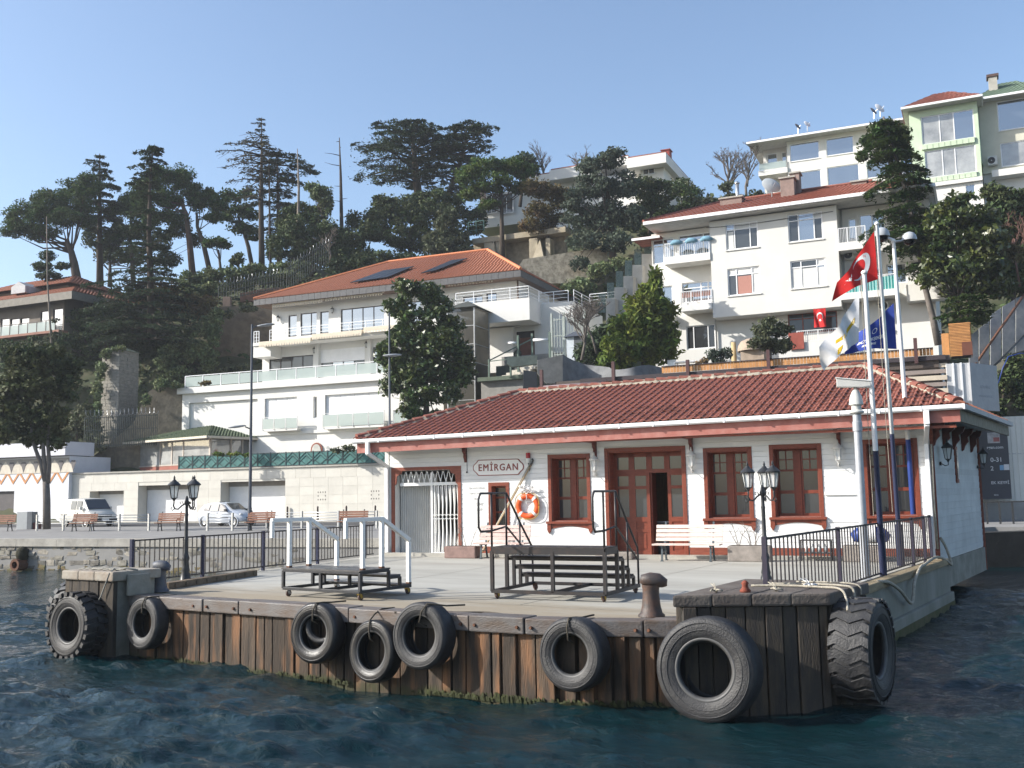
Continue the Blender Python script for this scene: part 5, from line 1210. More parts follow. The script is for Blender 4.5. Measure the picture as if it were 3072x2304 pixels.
    for k in range(2): bx('moulding', mat('brown_panel', (.16,.065,.045), .4), w, .05,.45,-.9,-.6,-.4+k*.5,-.1+k*.5)
    rail(t, (s(1618,900,1.2)[0],1.2,z1-.1), (s(1705,900,1.2)[0],1.2,z1-.1), 1.0, 2, BAL); rail(t, (b2-.1,1.2,z1-.1), (b2-.1,5,z1-.1), 1.0, 2, BAL); rail(t, (b2+.6,3,z1-.1), (b2+5,3,z1-.1), .9, 3, BAL)
    bx('entrance_plinth', mat('grey_plinth', (.32,.31,.29), .8), t, s(1505,1075,-.8)[0], s(1700,1075,-.8)[0], -.8, .59, zg-4.5, zg)
    MB().tube([(xr+.02,-.1,zb2),(xr+.02,-.1,ze)], .07, 8).build('downpipe', MATS['brown_soffit'], t, True)
    return F, t, z1, zg
VF, VILLA, VZ1, VZG = villa()

def lift_tower():
    F = VF; v = -4.6; x0 = F.px(1342,1000,v)[0]; x1 = F.px(1423,1000,v)[0]; z1 = F.px(1423,920,v)[1]; z0 = F.px(1423,1255,v)[1]; t = thing('lift_tower', 'dark glass lift tower with pointed dark roof beside the villa', 'tower', (F.O.x,F.O.y,0), F.a)
    y1 = v+2.6; n = 6; mg = glassy('tower_glass', (.045,.042,.032), .05)
    for k in range(n):
        za, zb = z0+(z1-z0)*k/n+.03, z0+(z1-z0)*(k+1)/n-.03
        bx('glass_panel', mg, t, x0+.04, x1-.04, v, v+.05, za, zb); bx('glass_panel', mat('bronze_panel', (.20,.17,.12), .3, .15, 1.5) if k > 2 else mg, t, x1-.05, x1, v+.05, y1, za, zb)
    q = MB()
    for x_,y_ in ((x0,v),(x1,v),(x1,y1),(x0,y1)): q.bar((x_,y_,z0),(x_,y_,z1),.09)
    for k in range(n+1): z = z0+(z1-z0)*k/n; q.bar((x0,v,z),(x1,v,z),.05); q.bar((x1,v,z),(x1,y1,z),.05)
    q.build('frame', GALV, t); c = ((x0+x1)/2,(v+y1)/2,z1+.75); q = MB(); P = [(x0-.25,v-.25,z1),(x1+.25,v-.25,z1),(x1+.25,y1+.25,z1),(x0-.25,y1+.25,z1),c]
    q.add(P,[(0,1,4),(1,2,4),(2,3,4),(3,0,4),(3,2,1,0)]).build('roof', mat('tower_roof', (.075,.08,.07), .6), t)
    bx('core', mat('tower_core', (.10,.09,.07), .8), t, x0+.3, x1-.3, v+.4, y1-.2, z0, z1-.05)
lift_tower()

def apartments():
    F = mkframe(2140,800,68,8); t = hroot('apartment_house', 'white apartment house with projecting bay, balconies and red tiled roof', F); s = F.px; v = 1.35
    x0 = s(2133,800)[0]; x1 = s(2516,760)[0]; zb = s(2335,936)[1]; ze = s(2320,640)[1]; xl = s(1956,780,v)[0]; xr = s(2790,650,v)[0]; zg = s(2200,1085,v)[1]; X0, X1 = xl, xr
    W = [(2177,667,2274,746),(2364,638,2468,722),(2183,802,2281,884),(2372,778,2478,862)]; hs = [F.rect(*r_) for r_ in W]
    skin_wall('bay_wall', mat('warm_white_wall', (.62,.61,.57), .8, .06, .5, .04, col2=(.68,.67,.64), f2=.6), t, x0, x1, zb, ze, 0, hs, .22); bx('bay_body', WHITE, t, x0+.01, x1-.01, .22, v+.2, zb, ze)
    for i, h in enumerate(hs):
        w = window(t, *h, .06, (.27,.75) if i % 2 == 0 else (.3,.75), (.76,), PVC, [GLASSB, GLASS, CURT] if i != 2 else [GLASS, CURT], .075, sill=WHITE)
        if i == 2: bx('curtain', CURTP, w, h[0]+(h[1]-h[0])*.3, h[0]+(h[1]-h[0])*.72, .095, .10, h[2]+.1, h[2]+(h[3]-h[2])*.7)
        if i == 3: bx('curtain', CURT, w, h[0]+.1, h[1]-.1, .095, .10, h[2]+.1, h[2]+(h[3]-h[2])*.7)
        if i == 0: bx('curtain', CURT, w, h[0]+.1, h[0]+.5, .095, .10, h[2]+.1, h[2]+(h[3]-h[2])*.7)
    # recessed wings
    L = [(1958,716,2022,790),(2036,700,2134,765),(2046,845,2138,905),(1985,858,2018,925),(2059,975,2146,1046)]; R_ = [(2545,655,2570,720),(2578,640,2655,700),(2695,625,2755,690),(2560,800,2640,850),(2660,790,2720,850)]; G = [(2364,936,2512,998)]
    hs = [F.rect(*r_, v) for r_ in L+R_+G]
    skin_wall('wing_wall', WHITE, t, X0, X1, zg-3, ze, v, hs, .22); bx('wing_body', WHITE, t, X0+.01, X1-.01, v+.22, 11, zg-3, ze)
    for i, h in enumerate(hs): window(t, *h, v+.08, {1:(.75,),2:(.62,.85),4:(.25,.75),10:(.3,.7),6:(.5,)}.get(i,(.5,) if i == 0 else ()), (.72,) if i in (0,1,2,10) else (), PVC if i != 10 else REDWOOD, GLASSD if i in (4,10) else GLASSB, .075)
    sl = mat('slab_white', (.74,.73,.70), .8, .05)
    for xa, xb, yt, yb, rm, vert in ((1992,2137,764,786,BAL,22),(2042,2148,912,930,BAL,18)):
        a = s(xa,(yt+yb)/2,-.1)[0]; b_ = x0-.01; z1 = s((xa+xb)/2,yt,-.1)[1]; z0_ = s((xa+xb)/2,yb,-.1)[1]; bx('balcony_slab', sl, t, a, b_, -.1, v-.01, z0_, z1); rail(t, (a+.04,-.05,z1-.1), (b_-.04,-.05,z1-.1), 1.05, 3, rm, 0, .045, None, 'balcony_rail', vert); rail(t, (a+.04,-.05,z1-.1), (a+.04,v-.05,z1-.1), 1.05, 1, rm, 0, .045, None, 'balcony_rail', 5)
        if yt == 764:
            for k in range(3): q = MB(); xx = a+.5+k*1.05; q.tube([(xx,-.06,z1+.90),(xx+.25,-.1,z1+.99),(xx+.6,-.1,z1+.95),(xx+.85,-.06,z1+.9)],[.10,.19,.18,.08],8).build('blue_laundry', mat('pale_blue_cloth', (.20,.38,.50), .8, .2, 5), t, True)
        else: bx('red_awning_cloth', mat('salmon_cloth', (.50,.22,.16), .8, .2, 4), t, a+.1, b_-.1, .05, .08, z1+.55, z1+.9)
    for xa, xb, yt, yb, gl in ((2517,2600,724,748,None),(2527,2692,872,892,mat('teal_panel', (.10,.42,.40), .6, .1, 4, stretch=(6,6,.5)))):
        a = x1+.01; b_ = s(xb,(yt+yb)/2,-.1)[0]; z1 = s((xa+xb)/2,yt,-.1)[1]; z0_ = s((xa+xb)/2,yb,-.1)[1]; bx('balcony_slab', sl, t, a, b_, -.1, v-.01, z0_, z1); r_ = rail(t, (a+.04,-.05,z1-.1), (b_-.04,-.05,z1-.1), 1.05, 3, BAL, 0, .045, None, 'balcony_rail', 18)
        if gl: 
            for k in range(4): bx('teal_panel', gl, t, a+(b_-a)*k/4+.03, a+(b_-a)*(k+1)/4-.03, -.1+.10, -.1+.115, z1+.0, z1+.85)
    a = s(2700,830,-.1)[0]; bx('pier_wall', WHITE, t, a, a+2.4, -.3, v-.02, s(2730,770,-.1)[1], s(2730,715,-.1)[1]); bx('stair_parapet', WHITE, t, a+.3, a+2.8, .3, v-.02, s(2730,900,-.1)[1], s(2730,850,-.1)[1])
    # ground terrace balcony
    h = F.rect(2400,995,2520,1040,.2); bx('terrace_parapet', WHITE, t, h[0]-1.4, h[1], .2, .4, h[2]-.8, h[3]-.6); rail(t, (h[0]-.2,.25,h[3]-.6), (h[1],.25,h[3]-.6), .75, 4, BAL, 0, .045, None, 'balcony_rail', 22)
    h = F.rect(2366,998,2412,1048,.1); bx('red_panel', mat('rust_red_panel', (.32,.075,.05), .6, .15, 3), t, h[0], h[1], .05, .12, h[2], h[3])
    # roof
    e = -.9; ez = (s(1930,668,e)[1]+s(2551,583,e)[1])/2; EX0 = s(1930,672,e)[0]; EX1 = s(2800,565,e)[0]; yr = 5.5; rz = s(2330,586,yr)[1]; R0 = Vector((s(2164,613,yr)[0],yr,rz)); R1 = Vector((EX1-4,yr,rz))
    E0, E1, E2, E3 = Vector((EX0,e,ez)), Vector((EX1,e,ez)), Vector((EX1,12,ez)), Vector((EX0,12,ez)); rf = MB().add([E0,E1,R1,R0,E2,E3],[(0,1,2,3),(1,4,2),(4,5,3,2),(5,0,3)]).build('roof', MATS['roof_dark_under'], t, fix=False)
    tr = mat('red_tile_far', (.28,.098,.068), .75, .2, 3, .1); tile_slope(rf, E0,E1,R1,R0,.3,.36,tr); q = MB(); q.tube([R0+Vector((0,0,.08)),R1+Vector((0,0,.08))],.13,6); q.tube([E0+Vector((0,0,.08)),R0+Vector((0,0,.08))],.13,6); q.build('ridge_cap', tr, rf)
    k = 26
    for i in range(k): xa, xb = EX0+(EX1-EX0)*i/k, EX0+(EX1-EX0)*(i+1)/k; bx('gutter', PVC, t, xa+.01, xb-.01, e-.12, e+.04, ez-.20, ez+.02)
    bx('soffit', mat('soffit_grey', (.60,.59,.56), .8), t, EX0+.05, EX1-.05, e+.05, 11.5, ez-.24, ez-.16); bx('gutter', PVC, t, EX1-.02, EX1+.12, e, 11.8, ez-.2, ez+.02)
    ch = mat('chimney_brick', (.30,.22,.19), .9, .15, 3)
    for r_, vv in (((2341,530,2382,590),3.2),((2372,515,2398,582),4.2),((2160,590,2225,615),3.0),((2555,540,2600,565),4.5)):
        h = F.rect(*r_, vv); c = bx('chimney', ch, t, h[0], h[1], vv, vv+.9, h[2]-.6, h[3]-.12); bx('chimney_cap', CONC, t, h[0]-.1, h[1]+.1, vv-.1, vv+1, h[3]-.11, h[3])
    h = F.rect(2205,552,2215,598,3.3); MB().tube([(h[0]+.15,3.4,h[2]-.4),(h[0]+.15,3.4,h[3])],.13,10).lathe([(.2,0),(.2,.05),(.02,.2)],10,(h[0]+.15,3.4,h[3]+.05)).build('flue', GALV, t, True)
    # small lower roof on the left
    a = s(1900,690,1.0); bx('side_canopy', tr, t, a[0], EX0+.7, .6, 3, ez-.75, ez-.62); bx('gutter', PVC, t, a[0], EX0+.72, .5, .6, ez-.82, ez-.66)
    pm = mat('grey_pipe', (.45,.45,.44), .5)
    for u, y_ in ((x0-.12,-.02),(x1+.12,.1)): MB().tube([(u,y_+v-.1,zb-2.5),(u,y_+v-.1,ze)], .06, 8).build('downpipe', pm, t, True)
    for r_, vv in (((2535,752,2560,775),v-.5),((2000,945,2024,965),v-.5),((2640,905,2665,928),v-.5)):
        h = F.rect(*r_, vv); bx('air_conditioner', mat('ac_case', (.66,.66,.62), .5), t, h[0], h[1], vv, v-.02, h[2], h[3]); MB().lathe([(.05,vv-.03),(.24,vv-.03),(.26,vv-.002)],14,((h[0]+h[1])/2-.06,0,(h[2]+h[3])/2),'y').build('fan_grille', IRON, t, True)
    MB().tube([(x0-.2,-.03,ze-.4),(x0+2.2,-.05,ze-.55),(x1-.2,-.03,ze-.4)], .018, 5).build('cable', IRON, t)
    return F, t
AF, APT = apartments()

def far_house(name, label, F, wall, wins, x0, x1, zt, zb, eave, dep, rm, ov=.8, rise=1.6, v=0, fm=PVC, gm=None, gut=True):
    t = hroot(name, label, F); hs = [F.rect(*r_[:4], v) for r_ in wins]
    skin_wall('front_wall', wall, t, x0, x1, zb, zt, v, hs, .2); bx('body', wall, t, x0+.01, x1-.01, v+.2, v+dep, zb, zt)
    for h, r_ in zip(hs, wins): window(t, *h, v+.06, r_[4] if len(r_) > 4 else (), r_[5] if len(r_) > 5 else (), fm, gm or GLASSB, .08, sill=WHITE)
    e0, e1 = eave; y0, y1 = v-ov, v+dep+ov; ym = (y0+y1)/2; E0,E1,E2,E3 = [Vector(p_) for p_ in ((e0,y0,zt),(e1,y0,zt),(e1,y1,zt),(e0,y1,zt))]; k = min((e1-e0)*.4,(y1-y0)/2); R0, R1 = Vector((e0+k,ym,zt+rise)), Vector((e1-k,ym,zt+rise))
    rf = MB().add([E0,E1,R1,R0,E2,E3],[(0,1,2,3),(1,4,2),(4,5,3,2),(5,0,3)]).build('roof', MATS['roof_dark_under'], t, fix=False); tile_slope(rf, E0,E1,R1,R0,.4,.4,rm); tile_slope(rf, E1,E2,R1+Vector((0,.05,0)),R1,.4,.4,rm); tile_slope(rf, E3,E0,R0,R0+Vector((0,.05,0)),.4,.4,rm)
    if gut: bx('gutter', PVC, t, e0-.05, e1+.05, y0-.12, y0+.05, zt-.16, zt+.03); bx('gutter', PVC, t, e1-.04, e1+.1, y0+.06, y1, zt-.16, zt+.03); bx('soffit', MATS['soffit_grey'], t, e0+.05, e1-.06, y0+.06, y1-.05, zt-.14, zt-.08)
    return t
def upper_white():
    F = mkframe(2362,500,105,9); s = F.px; x0 = s(2291,480)[0]; x1 = s(2700,450)[0]; zt = (s(2241,432,-1.2)[1]+s(2614,366,-1.2)[1])/2
    W = [(2369,426,2458,480),(2478,410,2561,463),(2600,395,2680,440),(2395,512,2464,566),(2482,496,2578,551),(2600,480,2690,530)]
    t = far_house('hill_house', 'white two-storey house high on the hill with wide glass windows and satellite dishes', F, WHITE, W, s(2362,480)[0], x1, zt, s(2400,700)[1], (s(2241,434,-1.2)[0], x1+1), 9, MATS['red_tile_far'], 1.2, 1.3)
    a = s(2291,500,1.6)[0]; b_ = s(2362,480)[0]; W2 = [F.rect(*r_,1.6) for r_ in ((2302,460,2332,505),(2345,455,2360,500))]; z0 = s(2320,620,1.6)[1]
    skin_wall('side_wall', WHITE, t, a, b_, z0, zt-.1, 1.6, W2, .2); bx('side_body', WHITE, t, a+.01, b_, 1.8, 8, z0, zt-.1)
    for h in W2: window(t, *h, 1.68, (), (), PVC, GLASSB, .08)
    h = F.rect(2275,507,2362,523,-.2); bx('balcony_slab', WHITE, t, h[0], b_-.01, -.2, 1.59, h[2], h[3]); MB().bar((h[0]+.1,-.15,h[3]+.4),(b_-.1,-.15,h[3]+.4),.02,.7).build('glass_rail', FROST, t)
    return F, t
UF, UPW = upper_white()
def dish(label, P, r, m, az):
    t = thing('satellite_dish', label, 'dish', P, az); q = MB().lathe([(.001,.0),(r*.5,.04*r),(r*.85,.14*r),(r,.22*r)], 18, (0,0,0), 'y'); o = q.build('reflector', m, t, True); o.location = (0,0,r+.25); o.rotation_euler = (R(-28),0,0)
    MB().bar((0,.1,-.2),(0,.05,r+.25),.07).build('stand', GALV, t); MB().bar((0,0,r*.5+.25),(0,-r*.8,r*.95+.25),.03).build('feed_arm', GALV, t)
dw = mat('dish_white', (.72,.72,.72), .5, .05); dg = mat('dish_grey', (.16,.16,.17), .5, .1)
def on_roof(F, x, y, v): u, z = F.px(x, y, v); return F.w(u, v, z)
dish('white satellite dish on the left of the high white house roof', on_roof(UF,2424,388,1.5), .42, dw, R(60)); dish('dark satellite dish on the left of the high white house roof', on_roof(UF,2396,395,1.2), .4, dg, R(70))
dish('large white satellite dish on the right end of the high white house roof', on_roof(UF,2643,345,1.5), .6, dw, R(60)); dish('dark satellite dish half hidden at the right end of the high roof', on_roof(UF,2624,350,2.2), .45, dg, R(70))
dish('pale satellite dish standing behind the apartment house ridge', on_roof(AF,2318,590,4), .7, mat('dish_pale', (.45,.47,.47), .5, .05), R(45)); dish('white satellite dish leaning below the green house', on_roof(AF,2728,560,6), .5, dw, R(65))
def green_house():
    F = mkframe(2735,450,90,8); s = F.px; gw = mat('pale_green_wall', (.55,.66,.48), .85, .08, .8, .05); x0 = s(2732,440)[0]; x1 = s(2939,420)[0]; zt = (s(2704,325,-.9)[1]+s(2957,281,-.9)[1])/2; zm = s(2840,545)[1]
    W = [(2764,338,2923,424,(.35,.62)),(2775,443,2929,526,(.35,.6))]
    t = far_house('hill_house', 'pale green house on the hill with moulded window sills and red roof', F, gw, W, x0, x1, zt, zm, (s(2704,326,-.9)[0], x1+.4), 9, MATS['red_tile_far'], .9, 2.75, gm=[CURTG, CURTG, GLASSB])
    for r_ in ((2764,424,2926,436),(2775,526,2932,537)):
        h = F.rect(*r_); 
        for k in range(9): bx('sill_moulding', gw, t, h[0]+(h[1]-h[0])*k/9, h[0]+(h[1]-h[0])*(k+.92)/9, -.16, -.01, h[2]-.1, h[3])
    bx('cornice', WHITE, t, x0-.2, x1, -.3, -.01, zm-.35, zm); h = F.rect(2898,553,2926,597); skin_wall('lower_wall', WHITE, t, x0+.5, x1, zm-4, zm-.36, -.05, [h], .2); window(t, *h, .02, (), (), PVC, GLASSB, .07); bx('lower_body', WHITE, t, x0+.51, x1-.01, .16, 8, zm-4, zm-.36)
    G = mkframe(3000,420,88.5,8); bw = mat('beige_wall', (.60,.58,.47), .85, .08, .8, .05); s = G.px; xa = s(2943,430)[0]; xb = s(3160,400)[0]; zt2 = s(3010,283,-.9)[1]
    t2 = far_house('hill_house', 'beige house adjoining the pale green one with green roof', G, bw, [(2992,298,3080,388),(3002,423,3095,495)], xa, xb, zt2, s(3000,515)[1], (xa-.4,xb), 9, mat('green_roof_tile', (.15,.21,.15), .7, .1, 3), .9, 3.0, gm=[CURTG, GLASSB])
    zq = s(3000,515)[1]; bx('lower_wall', WHITE, t2, xa, xb, .3, 8, zq-4.5, zq-.01); h = G.rect(2975,505,3080,525,-.8); bx('awning', WHITE, t2, h[0], h[1], -.9, .29, h[2], h[3])
    h = G.rect(2963,468,2992,494,-.5); c = bx('air_conditioner', mat('ac_case', (.66,.66,.62), .5), t2, h[0], h[1], -.55, -.05, h[2], h[3]); MB().lathe([(.05,-.58),(.28,-.58),(.30,-.552)],16,((h[0]+h[1])/2-.08,0,(h[2]+h[3])/2),'y').build('fan_grille', IRON, t2, True)
    h = G.rect(2966,222,2992,275,1.5); bx('chimney', CONC, t2, h[0], h[1], 1.5, 2.4, h[2]-.8, h[3]-.25); bx('chimney_cap', mat('dark_cap', (.1,.06,.05), .8), t2, h[0]-.15, h[1]+.15, 1.4, 2.5, h[3]-.24, h[3])
    q = MB(); a = s(2944,300,-.15); b_ = s(2955,500,-.15); q.tube([(xa-.1,-.12,zt2-.3),(xa-.05,-.12,zt2-5.5),(xa+.1,-.12,zt2-6)], .06, 8).build('downpipe', gw, t2, True)
green_house()

def centre_house():
    F = mkframe(1998,520,108,9); t = hroot('hill_house', 'long white house behind pines with flat white roof slabs and red chimney', F); s = F.px
    def slab(x0,y0,x1,y1,v,d):
        h = F.rect(x0,y0,x1,y1,v); bx('roof_slab', WHITE, t, h[0], h[1], v, v+d, h[2], h[3]); bx('roof_tiles', MATS['red_tile_far'], t, h[0]+.1, h[1]-.1, v+.2, v+d-.2, h[3]+.003, h[3]+.2); return h
    a = slab(1880,466,1998,496,-1.5,13); b_ = slab(1648,500,1790,531,0,11); c = slab(1560,527,1649,552,1,10); slab(1800,474,1885,500,1.2,9)
    bx('wall', WHITE, t, s(1922,520)[0], s(1992,520)[0], 0, 10, s(1950,640)[1], a[2]-.01); bx('wall', WHITE, t, s(1660,560,1.5)[0], s(1921,560,1.5)[0], 1.5, 10, s(1750,700,1.5)[1], b_[2]-.01)
    bx('wall', WHITE, t, s(1440,600,2)[0], s(1659,600,2)[0], 2, 10, s(1500,690,2)[1], c[2]-.02)
    for r_ in ((1460,585,1490,640),(1500,580,1540,640),(1690,560,1740,610),(1940,505,1975,535)): h = F.rect(*r_,1.4); window(t, h[0],h[1],h[2],h[3], 1.35 if r_[0] < 1900 else -.1, (.5,), (), PVC, GLASS, .07)
    bx('terracotta_panel', mat('peach_wall', (.55,.42,.33), .8), t, s(1441,610,1.9)[0], s(1458,610,1.9)[0], 1.8, 1.99, s(1450,645,1.9)[1], s(1450,570,1.9)[1])
    h = F.rect(1430,652,1572,679,.4); bx('balcony_slab', WHITE, t, h[0], h[1], .3, 2, h[2], h[3])
    h = F.rect(1985,448,2008,470,2); bx('chimney', mat('red_chimney', (.26,.05,.04), .8), t, h[0], h[1], 2, 3, h[2]-.5, h[3]-.1); bx('chimney_cap', mat('red_cap', (.30,.07,.05), .8), t, h[0]-.12, h[1]+.12, 1.9, 3.1, h[3]-.09, h[3])
    # stone undercroft
    G = mkframe(1500,740,100,9); u = thing('stone_arcade', 'weathered stone buttresses and beam below the pine-hidden white house', 'wall', (G.O.x,G.O.y,0), G.a); g = G.px; cs_ = mat('pale_weathered_stone', (.40,.35,.26), .95, .2, 1.2, .5)
    h = G.rect(1420,700,1700,716); bx('beam', cs_, u, h[0], h[1], -.3, 1.2, h[2], h[3]); zb = g(1500,800)[1]
    for xa, xb in ((1455,1480),(1490,1507),(1590,1615),(1640,1653)): h = G.rect(xa,716,xb,800); bx('buttress', cs_, u, h[0], h[1], -.2, 1, zb, h[2]+ (h[3]-h[2])); 
    for xa, xb in ((1470,1500),(1605,1642)): a_ = g(xa,770)[0]; b2 = g(xb,770)[0]; zt_ = g(xa,722)[1]; MB().poly([(a_,-.9,zb),(b2,-.9,zb),((a_+b2)/2,-.25,zt_)], (0,.3,0)).build('raking_strut', cs_, u)
    h = G.rect(1423,716,1700,800,1.5); bx('back_wall', STONE, u, h[0], h[1], 1.3, 1.8, zb, h[3]); rail(u, (g(1405,700)[0],0,g(1420,700)[1]), (g(1452,700)[0],0,g(1420,700)[1]), 1.2, 2, mat('teal_rail', (.08,.20,.18), .5), 2)
centre_house()
def left_house():
    F = mkframe(213,930,95,9); s = F.px; gw = mat('grey_brown_wall', (.20,.17,.14), .85, .12, .8, .05); zt = s(100,888,-1)[1]; x0 = s(-120,960)[0]; x1 = s(192,960)[0]
    W = [(2,955,28,1002),(31,955,58,1000),(61,953,87,998),(121,932,150,1000),(159,925,188,992)]
    t = far_house('hill_house', 'brown villa at the far left with stepped orange roofs and sky-reflecting windows', F, gw, W, x0, x1, zt, s(100,1100)[1], (x0-1,s(217,880,-1)[0]), 9, TILE2, 1.0, 2.2, fm=DKF, gut=False)
    bx('fascia', mat('weathered_fascia', (.24,.22,.19), .8), t, x0-1, s(217,880,-1)[0], -1.06, -.9, zt-.75, zt-.02); bx('fascia', MATS['weathered_fascia'], t, s(217,880,-1)[0]-.1, s(217,880,-1)[0], -.89, 10, zt-.75, zt-.02)
    e = s(205,846,1.5); E0, E1, E2, E3 = Vector((x0-1,1.5,e[1])), Vector((e[0],1.5,e[1])), Vector((e[0],9,e[1])), Vector((x0-1,9,e[1])); R0, R1 = Vector((x0+2,5,e[1]+1.6)), Vector((e[0]-3,5,e[1]+1.6)); rf = MB().add([E0,E1,R1,R0,E2,E3],[(0,1,2,3),(1,4,2),(4,5,3,2),(5,0,3)]).build('upper_roof', TILE2, t, fix=False); tile_slope(rf,E0,E1,R1,R0,.4,.4,TILE2); tile_slope(rf,E1,E2,R1+Vector((0,.05,0)),R1,.4,.4,TILE2)
    bx('upper_storey', gw, t, x0, e[0]-.8, 2.3, 8.5, zt, e[1]); bx('lower_band', mat('red_band', (.30,.15,.11), .8), t, x0, x1+.6, -1.1, -.01, s(100,1012)[1], s(100,1005)[1]); rail(t, (x0,-1.0,s(100,1008)[1]), (x1,-1.0,s(100,1008)[1]), 1.1, 12, DKF, 0, .06, FROST)
    h = F.rect(36,860,78,880,.4); MB().poly([(h[0],.3,h[2]),(h[1],.3,h[2]),(h[1],.3,h[3]),((h[0]+h[1])/2,.3,h[3]+.5),(h[0],.3,h[3])],(0,2,0)).build('dormer', mat('dormer_grey', (.45,.45,.46), .7), t)
left_house()
# ------------------------------------------------------------------ garage row, pavilion, painted wall
GF = Frame(atz(700,1567,PZ), R(11))
def garage():
    F = GF; s = F.px; t = thing('garage_wall', 'cream stone-clad garage front with three deep openings and white doors', 'garage', F.O, F.a)
    x0 = s(206,1500)[0]; x1 = s(1165,1480)[0]; zt = (s(220,1424)[1]+s(1150,1394)[1])/2-0; G = [(269,1462,371,1574),(414,1455,590,1574),(662,1444,856,1574)]; hs = []
    for r_ in G: h = F.rect(*r_); hs.append((h[0],h[1],0.02,h[3]))
    z = zt-F.O.z+0  # F.px gives z relative to the origin height
    zt = zt
    skin_wall('wall', CREAM, t, x0, x1, 0, zt, 0, hs, 1.1); bx('roof_terrace', CONC, t, x0, x1, .05, 7.5, zt-.06, zt-.004); bx('end_wall', CREAM, t, x0+.01, x0+.3, .02, 7, 0, zt-.07)
    ph = .62; zz = 0.03; r_ = 0
    while zz < zt-.1:
        iv = [(x0,x1)]
        for a,b_,c,d in hs:
            if c < zz+ph*.5 < d: iv = [q for lo,hi in iv for q in ((lo,min(hi,a)),(max(lo,b_),hi)) if q[1]-q[0] > .05]
        for lo, hi in iv:
            n = max(1, round((hi-lo)/1.25))
            for i in range(n): bx('cladding_panel', CREAM, t, lo+(hi-lo)*i/n+.006, lo+(hi-lo)*(i+1)/n-.006, -.03, -.004, zz+.005, min(zz+ph,zt)-.005)
        zz += ph; r_ += 1
    bx('coping', CONC, t, x0-.1, x1+.1, -.12, .3, zt+.003, zt+.12)
    for i, h in enumerate(hs):
        d = bx('garage_door', SHUT, t, h[0]+.05, h[1]-.05, .95, 1.05, 0.02, h[3]-.35-.2*(i == 0)); bx('door_header', mat('header_grey', (.30,.28,.26), .8), t, h[0], h[1], .9, 1.06, h[3]-.35-.2*(i == 0)+.005, h[3])
        for k in range(5): bx('door_slat', SHUT, t, h[0]+.06, h[1]-.06, .935, .949, .1+k*.52, .1+k*.52+.49)
        bx('ramp', mat('ramp_grey', (.30,.29,.27), .9), t, h[0], h[1], -.85, .94, .005, .06)
    vm = mat('vent_hole', (.06,.05,.04), .9)
    for px_, py in ((967,1488),(1127,1485)):
        u, w_ = s(px_, py); q = MB()
        for i in range(4):
            for k in range(3):
                if k == 1 and i in (1,2): continue
                q.box(u-.36+i*.2,u-.30+i*.2,-.036,-.031,w_-.3+k*.26,w_-.2+k*.26)
        q.build('vent_holes', vm, t)
    # teal fence panels along the edge
    f = thing('terrace_fence', 'teal patterned panel fence along the garage roof edge', 'fence', F.O, F.a); B = [536,577,614,652,691,733,772,811,857,897,939,982,1027,1071,1116,1158]; tm = mat('teal_sheet', (.055,.19,.18), .6, .2, 2, .1); tb = mat('dark_teal_bar', (.025,.06,.065), .5)
    for i in range(len(B)-1):
        a, b_ = s(B[i],1400,.1)[0], s(B[i+1],1395,.1)[0]; z0, z1 = zt+.12, zt+1.12; p_ = bx('panel', tm, f, a+.03, b_-.03, .10, .13, z0+.05, z1-.03); q = MB(); m_ = (a+b_)/2; zm = (z0+z1)/2
        q.bar((a,.1,z0),(a,.1,z1+.05),.07); q.bar((a,.08,z1),(b_,.08,z1),.04); q.bar((a,.08,z0+.06),(b_,.08,z0+.06),.04); q.bar((a,.08,zm),(m_,.08,z1),.03); q.bar((m_,.08,z1),(b_,.08,zm),.03); q.bar((a,.08,zm),(m_,.08,z0+.06),.03); q.bar((m_,.08,z0+.06),(b_,.08,zm),.03); q.bar((a,.08,zm-.25),(m_,.08,z1-.25),.025); q.bar((m_,.08,z1-.25),(b_,.08,zm-.25),.025)
        q.build('lattice', tb, f)
    return zt
GZ = garage()
